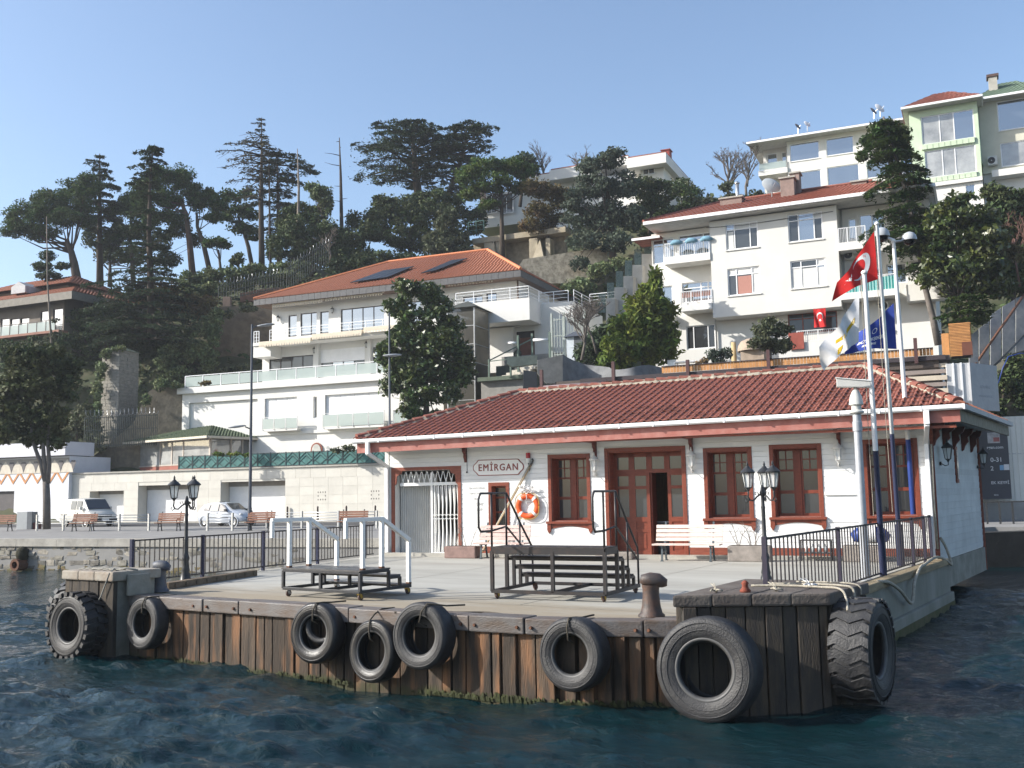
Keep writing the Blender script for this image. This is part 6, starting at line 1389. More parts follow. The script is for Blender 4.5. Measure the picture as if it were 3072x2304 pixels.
def pavilion():
    P = atp(629,1360, GF.w(0,3.2,0), GF.ey); F = Frame((P.x,P.y,0), R(-4)); s = F.px; t = thing('pavilion', 'glazed garden pavilion with green hip roof above the garages', 'pavilion', (F.O.x,F.O.y,0), F.a)
    zb = PZ+GZ-.05; zs = s(500,1398)[1]; ze = s(629,1310)[1]; x0 = s(398,1370)[0]; Fs = Frame((P.x,P.y,0), F.a+math.pi/2); y1 = Fs.px(842,1340)[0]; pm = mat('pavilion_frame', (.50,.44,.38), .6); rdm = mat('terracotta_base', (.32,.12,.09), .8, .1)
    bx('base_wall', rdm, t, x0, -.02, 0, .15, zb, zs); bx('base_wall', rdm, t, -.15, 0, .16, y1, zb, zs); cur = CURTG
    xs = [398,414,476,486,512,519,546,553,620,629]; q = MB()
    for a in (x0,0): q.box(a-.09,a+.09,-.02,.14,zb,ze)
    for pxs in (480,515,549): u = s(pxs,1360)[0]; q.box(u-.07,u+.07,-.01,.12,zs,ze)
    q.box(x0,0,-.03,.10,zs,zs+.1); q.box(x0,0,-.03,.10,ze-.14,ze); q.box(-.12,.02,.1,y1,zs,zs+.1); q.box(-.12,.02,.1,y1,ze-.14,ze)
    for pxs in (693,727,752,812,840): v = Fs.px(pxs,1340)[0]; q.box(-.12,.03,v-.08,v+.08,zb,ze)
    q.build('frame', pm, t)
    for a, b_ in ((400,478),(482,513),(517,547),(551,627)): bx('pane', cur, t, s(a,1360)[0]+.03, s(b_,1360)[0]-.03, .03, .06, zs+.1, ze-.14)
    vv = [.1]+[Fs.px(q_,1340)[0] for q_ in (693,727,752,812,840)]
    for a, b_ in zip(vv,vv[1:]): bx('pane', glassy('dim_glass', (.16,.15,.13), .18), t, -.06, -.03, a+.08, b_-.08, zs+.1, ze-.14)
    bx('interior', mat('pavilion_interior', (.14,.12,.10), .9), t, x0+.3, -.4, .6, y1-.3, zb, ze-.05)
    o = .8; E0,E1,E2,E3 = [Vector(p_) for p_ in ((x0-o,-o,ze),(o,-o,ze),(o,y1+o,ze),(x0-o,y1+o,ze))]; rz = ze+1.35; R0 = Vector((x0/2-.2,y1/2,rz)); R1 = Vector((x0/2+.8,y1/2,rz)); gm = mat('green_bitumen_tile', (.085,.115,.065), .85, .15, 3, .2)
    rf = MB().add([E0,E1,R1,R0,E2,E3],[(0,1,2,3),(1,4,2),(4,5,3,2),(5,0,3)]).build('roof', gm, t, fix=False); tile_slope(rf,E0,E1,R1,R0,.3,.35,gm); tile_slope(rf,E1,E2,R1+Vector((0,.1,0)),R1,.3,.35,gm)
    bx('gutter', mat('cream_gutter', (.62,.56,.46), .6), t, E0.x, E1.x, -o-.1, -o+.02, ze-.16, ze+.02); bx('gutter', MATS['cream_gutter'], t, o-.02, o+.08, -o+.03, E2.y, ze-.16, ze+.02); bx('soffit', mat('dark_soffit', (.2,.17,.15), .8), t, E0.x+.05, o-.05, -o+.05, E2.y-.05, ze-.06, ze-.02)
pavilion()
def painted_wall():
    F = GF; s = F.px; v = -.4; t = thing('painted_wall', 'white wall with orange zigzag and grey pendant frieze under a pale canvas roof', 'wall', F.O, F.a); x0 = s(-260,1500,v)[0]; x1 = s(206,1480,v)[0]-.02; zt = s(100,1372,v)[1]; pw_ = mat('pale_blue_white_wall', (.70,.71,.74), .7, .06, 1); h = F.rect(-30,1474,41,1580,v); hw = F.rect(6,1388,21,1409,v)
    skin_wall('wall', pw_, t, x0, x1, 0, zt, v, [(h[0],h[1],.01,h[3]),hw], .3); bx('body', pw_, t, x0+.01, x1-.01, v+.3, 4, 0, zt-.01); bx('door', mat('grey_door', (.11,.10,.10), .7), t, h[0], h[1], v+.2, v+.28, .01, h[3]); bx('window_pane', GLASSD, t, hw[0], hw[1], v+.15, v+.25, hw[2], hw[3])
    cv = mat('pale_canvas', (.66,.66,.70), .8, .06, .6); zr = s(100,1328,v)[1]; bx('canvas_front', cv, t, x0, x1+.05, v-.52, v+2.5, zt+.05, zr-.05)
    fr = mat('cream_frieze', (.66,.60,.50), .8); gg = mat('grey_frieze', (.36,.34,.31), .8); og = mat('orange_zigzag', (.62,.30,.13), .8); hd = mat('dark_heart', (.16,.15,.15), .8)
    z1 = s(100,1376,v)[1]; z0 = s(100,1425,v)[1]; bx('frieze_band', gg, t, x0, x1, v-.02, v-.003, z0+.12, z1-.02); per = s(138,1400,v)[0]-s(101,1400,v)[0]; n = int((x1-x0)/per)
    for i in range(n+1):
        xc = x1-.2-per*i; a = per*.5; H = z1-z0
        MB().poly([(xc-a,v-.024,z0+H*.1),(xc+a,v-.024,z0+H*.1),(xc+a*.75,v-.024,z0+H*.5),(xc,v-.024,z1-H*.12),(xc-a*.75,v-.024,z0+H*.5)][::-1],(0,-.02,0)).build('frieze_point', fr, t) if i % 1 == 0 else None
        xq = xc+a; MB().poly([(xq-.28,v-.05,z0+H*.68),(xq-.2,v-.05,z0+H*.82),(xq+.2,v-.05,z0+H*.82),(xq+.28,v-.05,z0+H*.68),(xq,v-.05,z0+H*.18)][::-1],(0,-.012,0)).build('frieze_heart', hd, t)
    zz0, zz1 = s(100,1447,v)[1], s(100,1416,v)[1]; w_ = .26; q = MB()
    for i in range(2*n+2):
        xa = x1-per*.5*i; xb = xa-per*.5; za, zb = (zz1,zz0) if i % 2 == 0 else (zz0,zz1)
        if xb < x0: break
        q.add([(xa,v-.03,za-w_/2),(xa,v-.03,za+w_/2),(xb,v-.03,zb+w_/2),(xb,v-.03,zb-w_/2),(xa,v-.003,za-w_/2),(xa,v-.003,za+w_/2),(xb,v-.003,zb+w_/2),(xb,v-.003,zb-w_/2)],[(0,1,2,3),(1,5,6,2),(0,3,7,4)])
    q.build('zigzag', og, t, fix=False)
painted_wall()

# ------------------------------------------------------------------ street furniture on the promenade
pb = mat('orange_brown_slat', (.33,.16,.10), .6, .15, 5, rnd=.1); bk = mat('bench_black_iron', (.03,.03,.032), .5)
for i, (x_, lab) in enumerate(((-26,'brown slatted promenade bench cut by the left picture edge'),(216,'brown slatted promenade bench in front of the white van'),(472,'brown slatted promenade bench behind the left lamp post'),(741,'brown slatted promenade bench beside the tall street light'),(1016,'brown slatted promenade bench half hidden behind the white handrails'))):
    P = atz(x_,1594-i*.5,PZ); bench('promenade_bench', lab, P, R(26), 1.5, pb, bk, 'benches along the promenade', arms=True)
def prail(label, xa, xb, y):
    P0, P1 = atz(xa,y,PZ), atz(xb,y,PZ); d = P1-P0; t = thing('guard_rail', label, 'railing', P0, math.atan2(d.y,d.x), 'guard rails along the road'); L = d.length; n = max(1, round(L/2.4))
    for i in range(n+1): bx('post', GALV, t, L*i/n-.05, L*i/n+.05, -.05, .05, 0, .95)
    for k in range(4): MB().tube([(0,0,.42+k*.15),(L,0,.42+k*.15)], .022, 6).build('tube', GALV, t, True)
prail('grey tubular guard rail between the tree and the second garage', 110, 446, 1592); prail('grey tubular guard rail in front of the small white car', 622, 697, 1592); prail('grey tubular guard rail right of the tall street light', 800, 1130, 1585)
for i, x_ in enumerate((862,953,1039,1126)):
    P = atz(x_,1566,PZ); o = MB().lathe([(.001,0),(.09,0),(.08,.1),(.06,.95),(.07,1.0),(.05,1.1),(.001,1.12)],12).build('road_bollard', mat('dark_brown_bollard', (.06,.04,.035), .6), None, True); o.location = P; tag(o, ['short dark post nearest the tree shadow on the garage wall','second dark post from the tree shadow before the garage wall','third dark post before the garage wall','dark post before the garage wall nearest the ferry station'][i], 'bollard', 'dark posts before the garage wall')
def street_light(label, base, hpx, dep, heads, r0=.09):
    P = atz(*base, PZ); top = atd(*hpx, P.dot(_fh)/ (1)); t = thing('street_light', label, 'street light', P); h = top.z-P.z; pm = mat('dark_grey_pole', (.09,.10,.12), .45, .1, 4, metal=.3)
    MB().tube([(0,0,0),(0,0,1.2),(0,0,1.22),(0,0,h)], [r0*1.25,r0*1.2,r0,r0*.6], 12).build('pole', pm, t, True, auto=40)
    for z, sd in heads:
        d = RH*sd; q = MB(); q.tube([Vector((0,0,z*h-.15)), d*.3+Vector((0,0,z*h-.02))], .035, 8).build('arm', pm, t, True); c = d*.75+Vector((0,0,z*h)); V = []
        hd = MB().lathe([(.001,-.5),(.09,-.45),(.17,-.2),(.19,.1),(.12,.42),(.001,.5)], 14, (0,0,0), 'x').build('lamp_head', mat('lamp_head_grey', (.34,.36,.38), .4), t, True); hd.location = c; hd.scale = (1,1,.38); hd.rotation_euler = (0,R(-6)*sd,YAW if sd > 0 else YAW+math.pi)
    return t
street_light('tall dark street light with an upper and a lower lamp head', (749,1592), (756,966), 55, ((.995,1),(.50,-1)))
street_light('grey street pole rising behind the left roof corner of the station', (1170,1590), (1163,930), 55, ((.80,.2),), .07)
P = atz(76,1588,PZ); t = thing('utility_cabinet', 'grey metal utility cabinet beside the pollarded street tree', 'cabinet', P, R(25)); MB().box(-.42,.30,-.3,.3,0,1.12).build('case', mat('cabinet_pale', (.50,.51,.50), .5, .05), t, bevel=.015); bx('side_panel', mat('cabinet_dark', (.17,.18,.19), .5), t, .303,.62,-.3,.3,.02,1.1); bx('red_box', mat('dark_red_box', (.12,.03,.03), .6), t, .63,.98,-.2,.2,0,.42)

# ------------------------------------------------------------------ vehicles
TYREM = mat('car_tyre', (.02,.02,.02), .7); RIM = mat('wheel_rim', (.40,.41,.42), .35, .1, metal=.6); CGL = glassy('car_glass', (.02,.022,.025), .08); BUMP = mat('dark_bumper', (.045,.045,.048), .6)
def wheel(parent, x, y, r):
    w = MB().lathe([(r*.55,-.09),(r*.9,-.10),(r,-.06),(r,.06),(r*.9,.10),(r*.55,.09)], 22, (x,y,r), 'y', True).build('wheel', TYREM, parent, True, auto=50); s = 1 if y > 0 else -1
    MB().lathe([(.001,s*.075),(r*.2,s*.085),(r*.5,s*.07),(r*.6,s*.095)], 16, (x,y,r), 'y').build('rim', RIM, w, True, auto=50)
def car_shell(t, st, m, name='body'):
    """st: sections along x: (x, z_sill, z_belt, z_top, half width sill, half width belt, half width top)"""
    V = []; F = []; n = 9
    for x, zs, zb, zt, ws, wb, wt in st:
        V += [(x,-ws*.92,zs),(x,-ws,zs+.12),(x,-wb,zb),(x,-wt,zt-.06),(x,0,zt),(x,wt,zt-.06),(x,wb,zb),(x,ws,zs+.12),(x,ws*.92,zs)]
    for i in range(len(st)-1):
        for j in range(n-1): F.append((i*n+j,i*n+j+1,(i+1)*n+j+1,(i+1)*n+j))
        F.append((i*n+n-1,i*n,(i+1)*n,(i+1)*n+n-1))
    F += [tuple(range(n)), tuple(reversed(range((len(st)-1)*n,len(st)*n)))]
    o = MB().add(V,F).build(name, m, t, True, auto=32); return o
def quadp(name, m, t, pts, off=.012, th=.012):
    c = [Vector(p_) for p_ in pts]; n = (c[1]-c[0]).cross(c[2]-c[0]).normalized(); return MB().poly([p_+n*off for p_ in c], n*th).build(name, m, t)
def van():
    P = atz(262,1579,PZ); t = thing('van', 'white panel van parked in front of the first garage', 'van', P, R(-7)); m = mat('van_white', (.58,.57,.53), .35, .05, 1.5); W = .92
    st = [(-2.35,.45,1.15,1.78,W*.93,W*.95,W*.80),(-2.25,.38,1.15,1.90,W*.97,W,W*.86),(-1.0,.36,1.15,1.94,W,W,W*.86),(.75,.36,1.12,1.93,W,W,W*.85),(.95,.36,1.10,1.89,W,W,W*.82),(1.65,.36,1.06,1.16,W,W*.98,W*.86),(2.15,.38,.86,1.00,W*.97,W*.93,W*.82),(2.36,.44,.72,.82,W*.88,W*.85,W*.75)]
    car_shell(t, st, m)
    for sd in (-1,1):
        y = lambda w_: sd*w_
        o = -1 if sd > 0 else 1
        for x0,x1 in ((-.62,.08),(.22,.82)):
            pts = [(x0,sd*W*.985,1.17),(x1+(.12 if x0 > 0 else 0),sd*W*.985,1.15),(x1,sd*W*.89,1.74),(x0,sd*W*.89,1.75)]; quadp('side_window', CGL, t, pts if sd < 0 else pts[::-1])
        bx('side_moulding', BUMP, t, -2.0,-1.1,sd*W*1.0-.01,sd*W*1.0+.01,.80,.84); bx('door_handle', BUMP, t, .06,.18,sd*W-.02,sd*W+.03,.98,1.02); bx('mirror', m, t, 1.0,1.14,sd*(W+.02),sd*(W+.22),1.12,1.34)
        for x_ in (-1.45,1.45): wheel(t, x_, sd*.80, .32)
        pts = [(2.18,sd*.52,.70),(2.37,sd*.50,.70)] ; bx('headlight', mat('headlight_glass', (.6,.6,.58), .15), t, 2.22,2.40,sd*.50,sd*.78,.66,.80); bx('indicator', mat('amber', (.65,.20,.02), .3), t, 2.18,2.33,sd*.785,sd*.85,.66,.80)
        for dz in (): pass
        MB().lathe([(.36,-.02),(.40,-.02),(.40,.02),(.36,.02)],20,(1.45,sd*W,.33),'y',True).build('wheel_arch', m, t); MB().lathe([(.36,-.02),(.40,-.02),(.40,.02),(.36,.02)],20,(-1.45,sd*W,.33),'y',True).build('wheel_arch', m, t)
    quadp('windscreen', CGL, t, [(1.62,-.80,1.17),(1.62,.80,1.17),(.99,.70,1.84),(.99,-.70,1.84)]); bx('front_bumper', BUMP, t, 2.25,2.46,-.85,.85,.36,.56); bx('grille', BUMP, t, 2.30,2.405,-.48,.48,.66,.80); MB().lathe([(.07,0),(.085,0),(.085,.02),(.07,.02)],16,(2.40,0,.73),'x',True).build('badge_ring', RIM, t); bx('number_plate', WHITEP, t, 2.455,2.47,-.26,.26,.42,.53); bx('wiper', BUMP, t, 1.60,1.64,-.5,.3,1.19,1.21)
van()
def hatchback():
    P = atz(682,1578,PZ); t = thing('car', 'small white hatchback car parked before the third garage', 'car', P, R(6)); m = mat('car_white', (.52,.55,.60), .25, .04, 1.5); W = .83
    st = [(-1.85,.40,.80,.95,W*.85,W*.86,W*.6),(-1.78,.32,.88,1.15,W*.93,W*.95,W*.66),(-1.45,.28,.93,1.40,W*.98,W,W*.70),(-.9,.26,.93,1.50,W,W,W*.72),(-.2,.26,.92,1.52,W,W,W*.72),(.35,.26,.90,1.44,W,W,W*.70),(.95,.26,.88,1.05,W,W*.98,W*.74),(1.45,.28,.78,.92,W*.98,W*.94,W*.66),(1.80,.32,.62,.74,W*.88,W*.84,W*.56),(1.92,.40,.52,.60,W*.74,W*.7,W*.5)]
    car_shell(t, st, m)
    for sd in (-1,1):
        for pts in ([(-.72,sd*W*1.0,.95),(-.02,sd*W*1.0,.94),(-.05,sd*W*.76,1.41),(-.70,sd*W*.77,1.40)], [(.06,sd*W*1.0,.94),(.82,sd*W*.99,.92),(.30,sd*W*.76,1.36),(.02,sd*W*.76,1.41)], [(-1.30,sd*W*.99,1.0),(-.80,sd*W*1.0,.96),(-.78,sd*W*.77,1.38),(-1.15,sd*W*.80,1.28)]): quadp('side_window', CGL, t, pts if sd < 0 else pts[::-1], .014)
        for x_ in (-1.2,1.25): wheel(t, x_, sd*.72, .30); MB().lathe([(.33,-.02),(.37,-.02),(.37,.02),(.33,.02)],20,(x_,sd*W*.99,.30),'y',True).build('wheel_arch', m, t)
        bx('mirror', BUMP, t, .62,.76,sd*(W+.0),sd*(W+.17),.95,1.08); bx('door_handle', BUMP, t, -.14,-.0,sd*W-.02,sd*W+.02,.82,.85); bx('door_handle', BUMP, t, -.78,-.66,sd*W-.02,sd*W+.02,.83,.86); bx('side_moulding', BUMP, t, -.85,.8,sd*W-.005,sd*W+.018,.52,.57)
        q = MB().ball((1.62,sd*.56,.70),.13,8).build('headlight', MATS['headlight_glass'], t, True); MB().ball((-1.74,sd*.66,.85),.12,8).build('tail_light', mat('tail_red', (.4,.02,.02), .3), t, True)
    quadp('windscreen', CGL, t, [(.93,-.62,1.05),(.93,.62,1.05),(.40,.55,1.42),(.40,-.55,1.42)], .02); bx('front_bumper', mat('bumper_grey', (.30,.32,.34), .5), t, 1.72,1.95,-.6,.6,.30,.44); bx('grille', BUMP, t, 1.85,1.945,-.4,.4,.48,.56); bx('number_plate', WHITEP, t, 1.955,1.965,-.25,.25,.34,.43); bx('roof_rack', BUMP, t, -.6,-.3,-.1,.1,1.515,1.55)
hatchback()
# ------------------------------------------------------------------ retaining walls, tower and bits on the hill
def px_prism(name, label, cat, pts, dep, thick, m, group=None):
    """upright wall of real thickness standing across the view at the given distance"""
    back = Vector((_fh.x,_fh.y,0))*thick; P = [atp(x,y,cw(0,dep),_fh) for x,y in pts]; o = MB().poly(P, back).build(name, m); return tag(o, label, cat, group)
px_prism('retaining_wall', 'tall brown rendered retaining wall left of the villa', 'wall', [(640,945),(660,920),(765,915),(840,900),(840,1120),(560,1160),(560,1130),(640,1120)], 95, 2.5, BROWNW)
px_prism('retaining_wall', 'sloping old stone retaining wall below the villa terrace', 'wall', [(208,1425),(330,1330),(400,1270),(440,1180),(480,1150),(548,1165),(548,1425)], 85, 2.0, mat('old_retaining_wall', (.22,.185,.135), .95, .22, 2.2, 1, col2=(.10,.085,.062), f2=.55, fine=5))
px_prism('retaining_wall', 'pale rubble stone retaining wall below the stone arcade', 'wall', [(1555,800),(1570,778),(1700,758),(1820,742),(1825,800),(1740,850),(1580,850)], 93, 1.5, mat('pale_rubble', (.50,.44,.33), .95, .3, 2.6, 1, col2=(.13,.11,.08), f2=.56, fine=7))
def ivy_tower():
    F = mkframe(356,1200,86,12); s = F.px; x0 = s(304,1180)[0]; z0 = s(356,1330)[1]; z1 = s(356,1050)[1]; y1 = Frame(F.O, F.a+math.pi/2).px(414,1180)[0]; t = thing('ivy_tower', 'square stone tower with ivy on its left edge among dark trees', 'tower', (F.O.x,F.O.y,0), F.a); sm = mat('tower_stone', (.33,.31,.27), .95, .25, 3, .8, col2=(.20,.19,.165), stretch=(1,1,2.2), fine=8)
    bx('core', mat('tower_mortar', (.16,.15,.13), .95), t, x0+.05, -.05, .05, y1-.05, z0, z1); z = z0; rr = random.Random(5)
    while z < z1-.05:
        h = rr.uniform(.22,.36); x = x0
        while x < -.05: l = rr.uniform(.3,.65); bx('stone', sm, t, x+.01, min(x+l,0)-.01, rr.uniform(-.05,.01), .06, z+.01, min(z+h,z1)-.01); x += l
        y = 0.07
        while y < y1-.05: l = rr.uniform(.35,.7); bx('stone', sm, t, -.06, rr.uniform(-.02,.04), y+.01, min(y+l,y1)-.01, z+.01, min(z+h,z1)-.01); y += l
        z += h
    q = MB(); P = [(x0-.15,-.15,z1),(.15,-.15,z1),(.15,y1+.15,z1),(x0-.15,y1+.15,z1),(x0/2,y1/2,z1+.55)]; q.add(P,[(0,1,4),(1,2,4),(2,3,4),(3,0,4),(3,2,1,0)]).build('cap', mat('mossy_cap', (.17,.20,.14), .9, .2, 3, .4), t)
ivy_tower()
# barred fence with razor coil by the tower
def bar_fence(label, xa, ya, xb, yb, dep, h, n, m, coil=True):
    P0, P1 = atp(xa,ya,cw(0,dep),_fh), atp(xb,yb,cw(0,dep),_fh); d = P1-P0; t = thing('bar_fence', label, 'fence', (P0.x,P0.y,P0.z)); 
    for i in range(n+1): p_ = d*(i/n); MB().bar(p_, p_+Vector((0,0,h)), .04).build('bar', m, t) if i % 1 == 0 else None
    q = MB(); 
    for z in (.15,h*.55,h-.1): q.bar(Vector((0,0,z)), d+Vector((0,0,z)), .05)
    q.build('rails', m, t)
    if coil: L = d.length; k = int(L/.35); MB().tube([d*(i/(k*10))+Vector((0,0,h+.28+.28*math.sin(2*math.pi*i/10)))+_fh*.28*math.cos(2*math.pi*i/10) for i in range(k*10+1)], .012, 4).build('razor_coil', GALV, t)
fm = mat('dark_green_fence', (.03,.045,.042), .6); bar_fence('tall dark barred fence with razor wire in front of the ivy tower', 252,1345,470,1335,83,2.6,40,fm)
bar_fence('dark barred fence with razor wire climbing the hill behind the villa', 655,905,850,865,97,1.6,24,fm); bar_fence('upper length of barred fence with razor wire on the hill above the villa roof', 860,870,985,790,96,2.2,18,fm)
px_prism('gate_pillar', 'pale brown gate pillar on the hill behind the villa', 'pillar', [(668,890),(690,890),(690,945),(668,945)], 96, .6, mat('pillar_brown', (.34,.24,.18), .9)); px_prism('garden_wall', 'low terracotta-capped garden wall behind the villa roof', 'wall', [(720,880),(780,868),(850,860),(850,900),(720,905)], 98.5, .5, mat('terracotta_wall', (.30,.16,.11), .9, .2, 2))
# entrance yard between villa and apartments
def yard():
    F = VF; s = F.px; v = -4.0; t = thing('garden_stair', 'short flight of pale concrete steps with green handrail leading up to the villa door', 'stairs', (F.O.x,F.O.y,0), F.a); a = s(1505,1110,v); b_ = s(1565,1110,v); z0 = s(1530,1132,v)[1]; z1 = s(1530,1090,v)[1]; n = 5; sm = mat('pale_step', (.62,.58,.50), .8)
    for i in range(n): bx('step', sm, t, a[0]+.22*i, b_[0]+.22*i, v+.3*i, v+1.6, z0+(z1-z0)*i/n, z0+(z1-z0)*(i+1)/n-.02)
    bx('stair_wall', mat('green_grey_wall', (.16,.17,.14), .9, .15), t, a[0]-1.2, b_[0]+1.5, v+1.7, v+2.2, z0-2.5, z1+.1); bx('landing', mat('green_concrete', (.13,.16,.12), .9), t, a[0]-1.4, b_[0]+.5, v-1.2, v+1.7, z0-.3, z0-.02)
    gm = mat('green_rail', (.12,.17,.14), .6); q = MB(); q.bar((a[0]-.6,v-.9,z0),(a[0]-.6,v-.9,z0+1.3),.12); q.bar((a[0]-.6,v-.9,z0+1.2),(b_[0]+.3,v+1.4,z1+1.9),.09); q.bar((b_[0]+.3,v+1.4,z1),(b_[0]+.3,v+1.4,z1+2.3),.14); q.bar((a[0]-.6,v-.9,z0+1.15),(b_[0]+.6,v-.9,z0+1.25),.06); q.bar((a[0]+1.1,v-.9,z0-.3),(a[0]+1.1,v-.9,z0+1.2),.12); q.build('handrail', gm, t)
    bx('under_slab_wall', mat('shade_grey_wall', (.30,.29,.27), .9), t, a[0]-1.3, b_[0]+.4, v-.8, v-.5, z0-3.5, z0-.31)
    # person seen from behind
    P = F.w(s(1553,1085,v+1)[0], v+1.0, 0); zf = s(1553,1047,v+1)[1]-1.60; person(Vector((P.x,P.y,zf)))
    # tube lamps on posts
    for x0,x1,y,lab in ((1522,1550,1029,'white tube lamp reaching left from a green post by the villa door'),(1600,1645,1020,'long white tube lamp in front of the villa door')):
        a2 = s(x0,y,v+.6); b2 = s(x1,y,v+.6); l = thing('tube_lamp', lab, 'lamp', (F.O.x,F.O.y,0), F.a); MB().tube([(a2[0],v+.6,a2[1]),(b2[0],v+.6,b2[1])],.10,10).build('tube', SHUT, l, True); xe = b2[0]+.1; MB().bar((xe,v+.6,a2[1]-2.4),(xe,v+.6,a2[1]+.5),.14).build('post', gm, l)
    # white barred gate and small green-roofed booth
    h = F.rect(1655,940,1755,1070,v+1.2); g = thing('garden_gate', 'grey barred garden gate with pointed tops beside the villa', 'gate', (F.O.x,F.O.y,0), F.a); q = MB(); gm2 = mat('grey_green_bar', (.36,.40,.37), .5)
    for i in range(13): x_ = h[0]+(h[1]-h[0])*i/12; bx('bar', gm2, g, x_-.025, x_+.025, v+1.2, v+1.25, h[2] if i < 5 else (h[2]+h[3])/2+.1, h[3]-.3*abs(math.sin(i)))
    for x_ in (h[0],h[0]+(h[1]-h[0])*.38,h[1]): q.box(x_-.07,x_+.07,v+1.15,v+1.3,h[2],h[3]+.1)
    for z in (h[2]+.2,(h[2]+h[3])/2,h[3]-.4): q.box(h[0],h[1],v+1.19,v+1.26,z-.03,z+.03)
    q.build('frame', gm2, g)
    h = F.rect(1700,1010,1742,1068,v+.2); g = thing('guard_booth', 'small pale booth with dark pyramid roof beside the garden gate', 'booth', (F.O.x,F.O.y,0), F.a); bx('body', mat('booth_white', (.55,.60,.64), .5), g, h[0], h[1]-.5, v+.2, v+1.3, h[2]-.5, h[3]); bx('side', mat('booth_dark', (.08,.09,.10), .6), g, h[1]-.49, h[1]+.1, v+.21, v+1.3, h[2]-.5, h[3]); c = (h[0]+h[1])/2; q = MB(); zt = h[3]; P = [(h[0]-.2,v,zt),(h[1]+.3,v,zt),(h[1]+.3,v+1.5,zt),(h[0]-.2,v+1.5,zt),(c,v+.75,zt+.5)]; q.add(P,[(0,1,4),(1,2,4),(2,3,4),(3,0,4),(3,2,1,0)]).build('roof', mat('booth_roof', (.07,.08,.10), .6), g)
    # yard walls in shade
    px_prism('yard_wall', 'grey concrete yard wall in front of the villa entrance', 'wall', [(1612,1080),(1690,1065),(1700,1150),(1640,1150),(1612,1120)], 66, .4, mat('yard_concrete', (.24,.235,.22), .9, .15)); px_prism('planter_wall', 'low white-green planter wall beside the villa door steps', 'wall', [(1520,1072),(1536,1070),(1612,1066),(1612,1092),(1536,1100),(1520,1092)], 69.5, .5, mat('pale_green_concrete', (.34,.36,.28), .9, .15)); px_prism('yard_wall', 'dark sheet-clad yard wall behind the station roof ridge', 'wall', [(1570,1110),(1610,1116),(1612,1170),(1570,1190)], 62, .4, mat('dark_sheet', (.05,.055,.06), .7))
    # netting screen
    nm = mat('grey_netting', (.17,.175,.18), .9, .2, 2, .2); q = MB(); k = 26; V = []
    for i in range(k+1):
        x_ = 1688+(1990-1688)*i/k; f = i/k; yt = 1062+ (1108-1062)*min(1,f*2.1)**.8 + 6*math.sin(f*9) if f < .5 else 1108-9*math.sin((f-.5)*5)+4*math.sin(f*13); yb = 1148-22*f; dd = 60+1.2*math.sin(f*7); V += [atp(x_,yt,cw(0,dd),_fh), atp(x_,yb,cw(0,dd-.4),_fh)]
    q.add(V, [(2*i,2*i+1,2*i+3,2*i+2) for i in range(k)]); o = q.build('netting_screen', nm, None, True, fix=False); tag(o, 'sagging grey netting screen behind the station ridge', 'screen')
def person(P):
    t = thing('person', 'person in dark green jacket standing with back turned by the villa steps', 'person', P, R(20)); bm = bmesh.new(); me = bpy.data.meshes.new('body')
    J = [((0,0,.95),.15),((0,0,1.15),.16),((0,0,1.38),.17),((0,.01,1.50),.075),((0,.01,1.58),.065),((0,.02,1.68),.095),((0,.01,1.78),.06),
         ((.19,0,1.42),.075),((.27,-.02,1.18),.055),((.20,.16,1.02),.045),((.16,.26,1.0),.04),((-.19,0,1.42),.075),((-.27,-.02,1.18),.055),((-.20,.16,1.02),.045),((-.16,.26,1.0),.04),
         ((.09,0,.88),.10),((.10,.02,.48),.065),((.10,0,.08),.045),((.10,.14,.03),.035),((-.09,0,.88),.10),((-.10,.02,.48),.065),((-.10,0,.08),.045),((-.10,.14,.03),.035)]
    E = [(0,1),(1,2),(2,3),(3,4),(4,5),(5,6),(2,7),(7,8),(8,9),(9,10),(2,11),(11,12),(12,13),(13,14),(0,15),(15,16),(16,17),(17,18),(0,19),(19,20),(20,21),(21,22)]
    me.from_pydata([j[0] for j in J], E, []); o = put('body', me, t); me.materials.append(mat('green_jacket', (.045,.058,.05), .85)); me.materials.append(mat('dark_trousers', (.02,.022,.03), .85)); me.materials.append(mat('skin', (.42,.26,.19), .6)); me.materials.append(mat('grey_hair', (.16,.14,.13), .9))
    sk = o.modifiers.new('skin','SKIN'); 
    for i, j in enumerate(J): me.skin_vertices[0].data[i].radius = (j[1],j[1]*(.72 if i in (0,1,2) else 1))
    me.skin_vertices[0].data[0].use_root = True; o.modifiers.new('sub','SUBSURF').levels = 2; o.modifiers['sub'].render_levels = 2; bpy.context.view_layer.update(); dg = bpy.context.evaluated_depsgraph_get(); nm = bpy.data.meshes.new_from_object(o.evaluated_get(dg)); o.modifiers.clear(); o.data = nm
    nm.materials.clear()
    for k in ('green_jacket','dark_trousers','skin','grey_hair'): nm.materials.append(MATS[k])
    for p_ in nm.polygons:
        c = p_.center; p_.use_smooth = True; p_.material_index = 3 if c.z > 1.66 and c.y < .05 or c.z > 1.76 else 2 if c.z > 1.52 or (c.y > .2 and .9 < c.z < 1.1) else 1 if c.z < .90 else 0
yard()
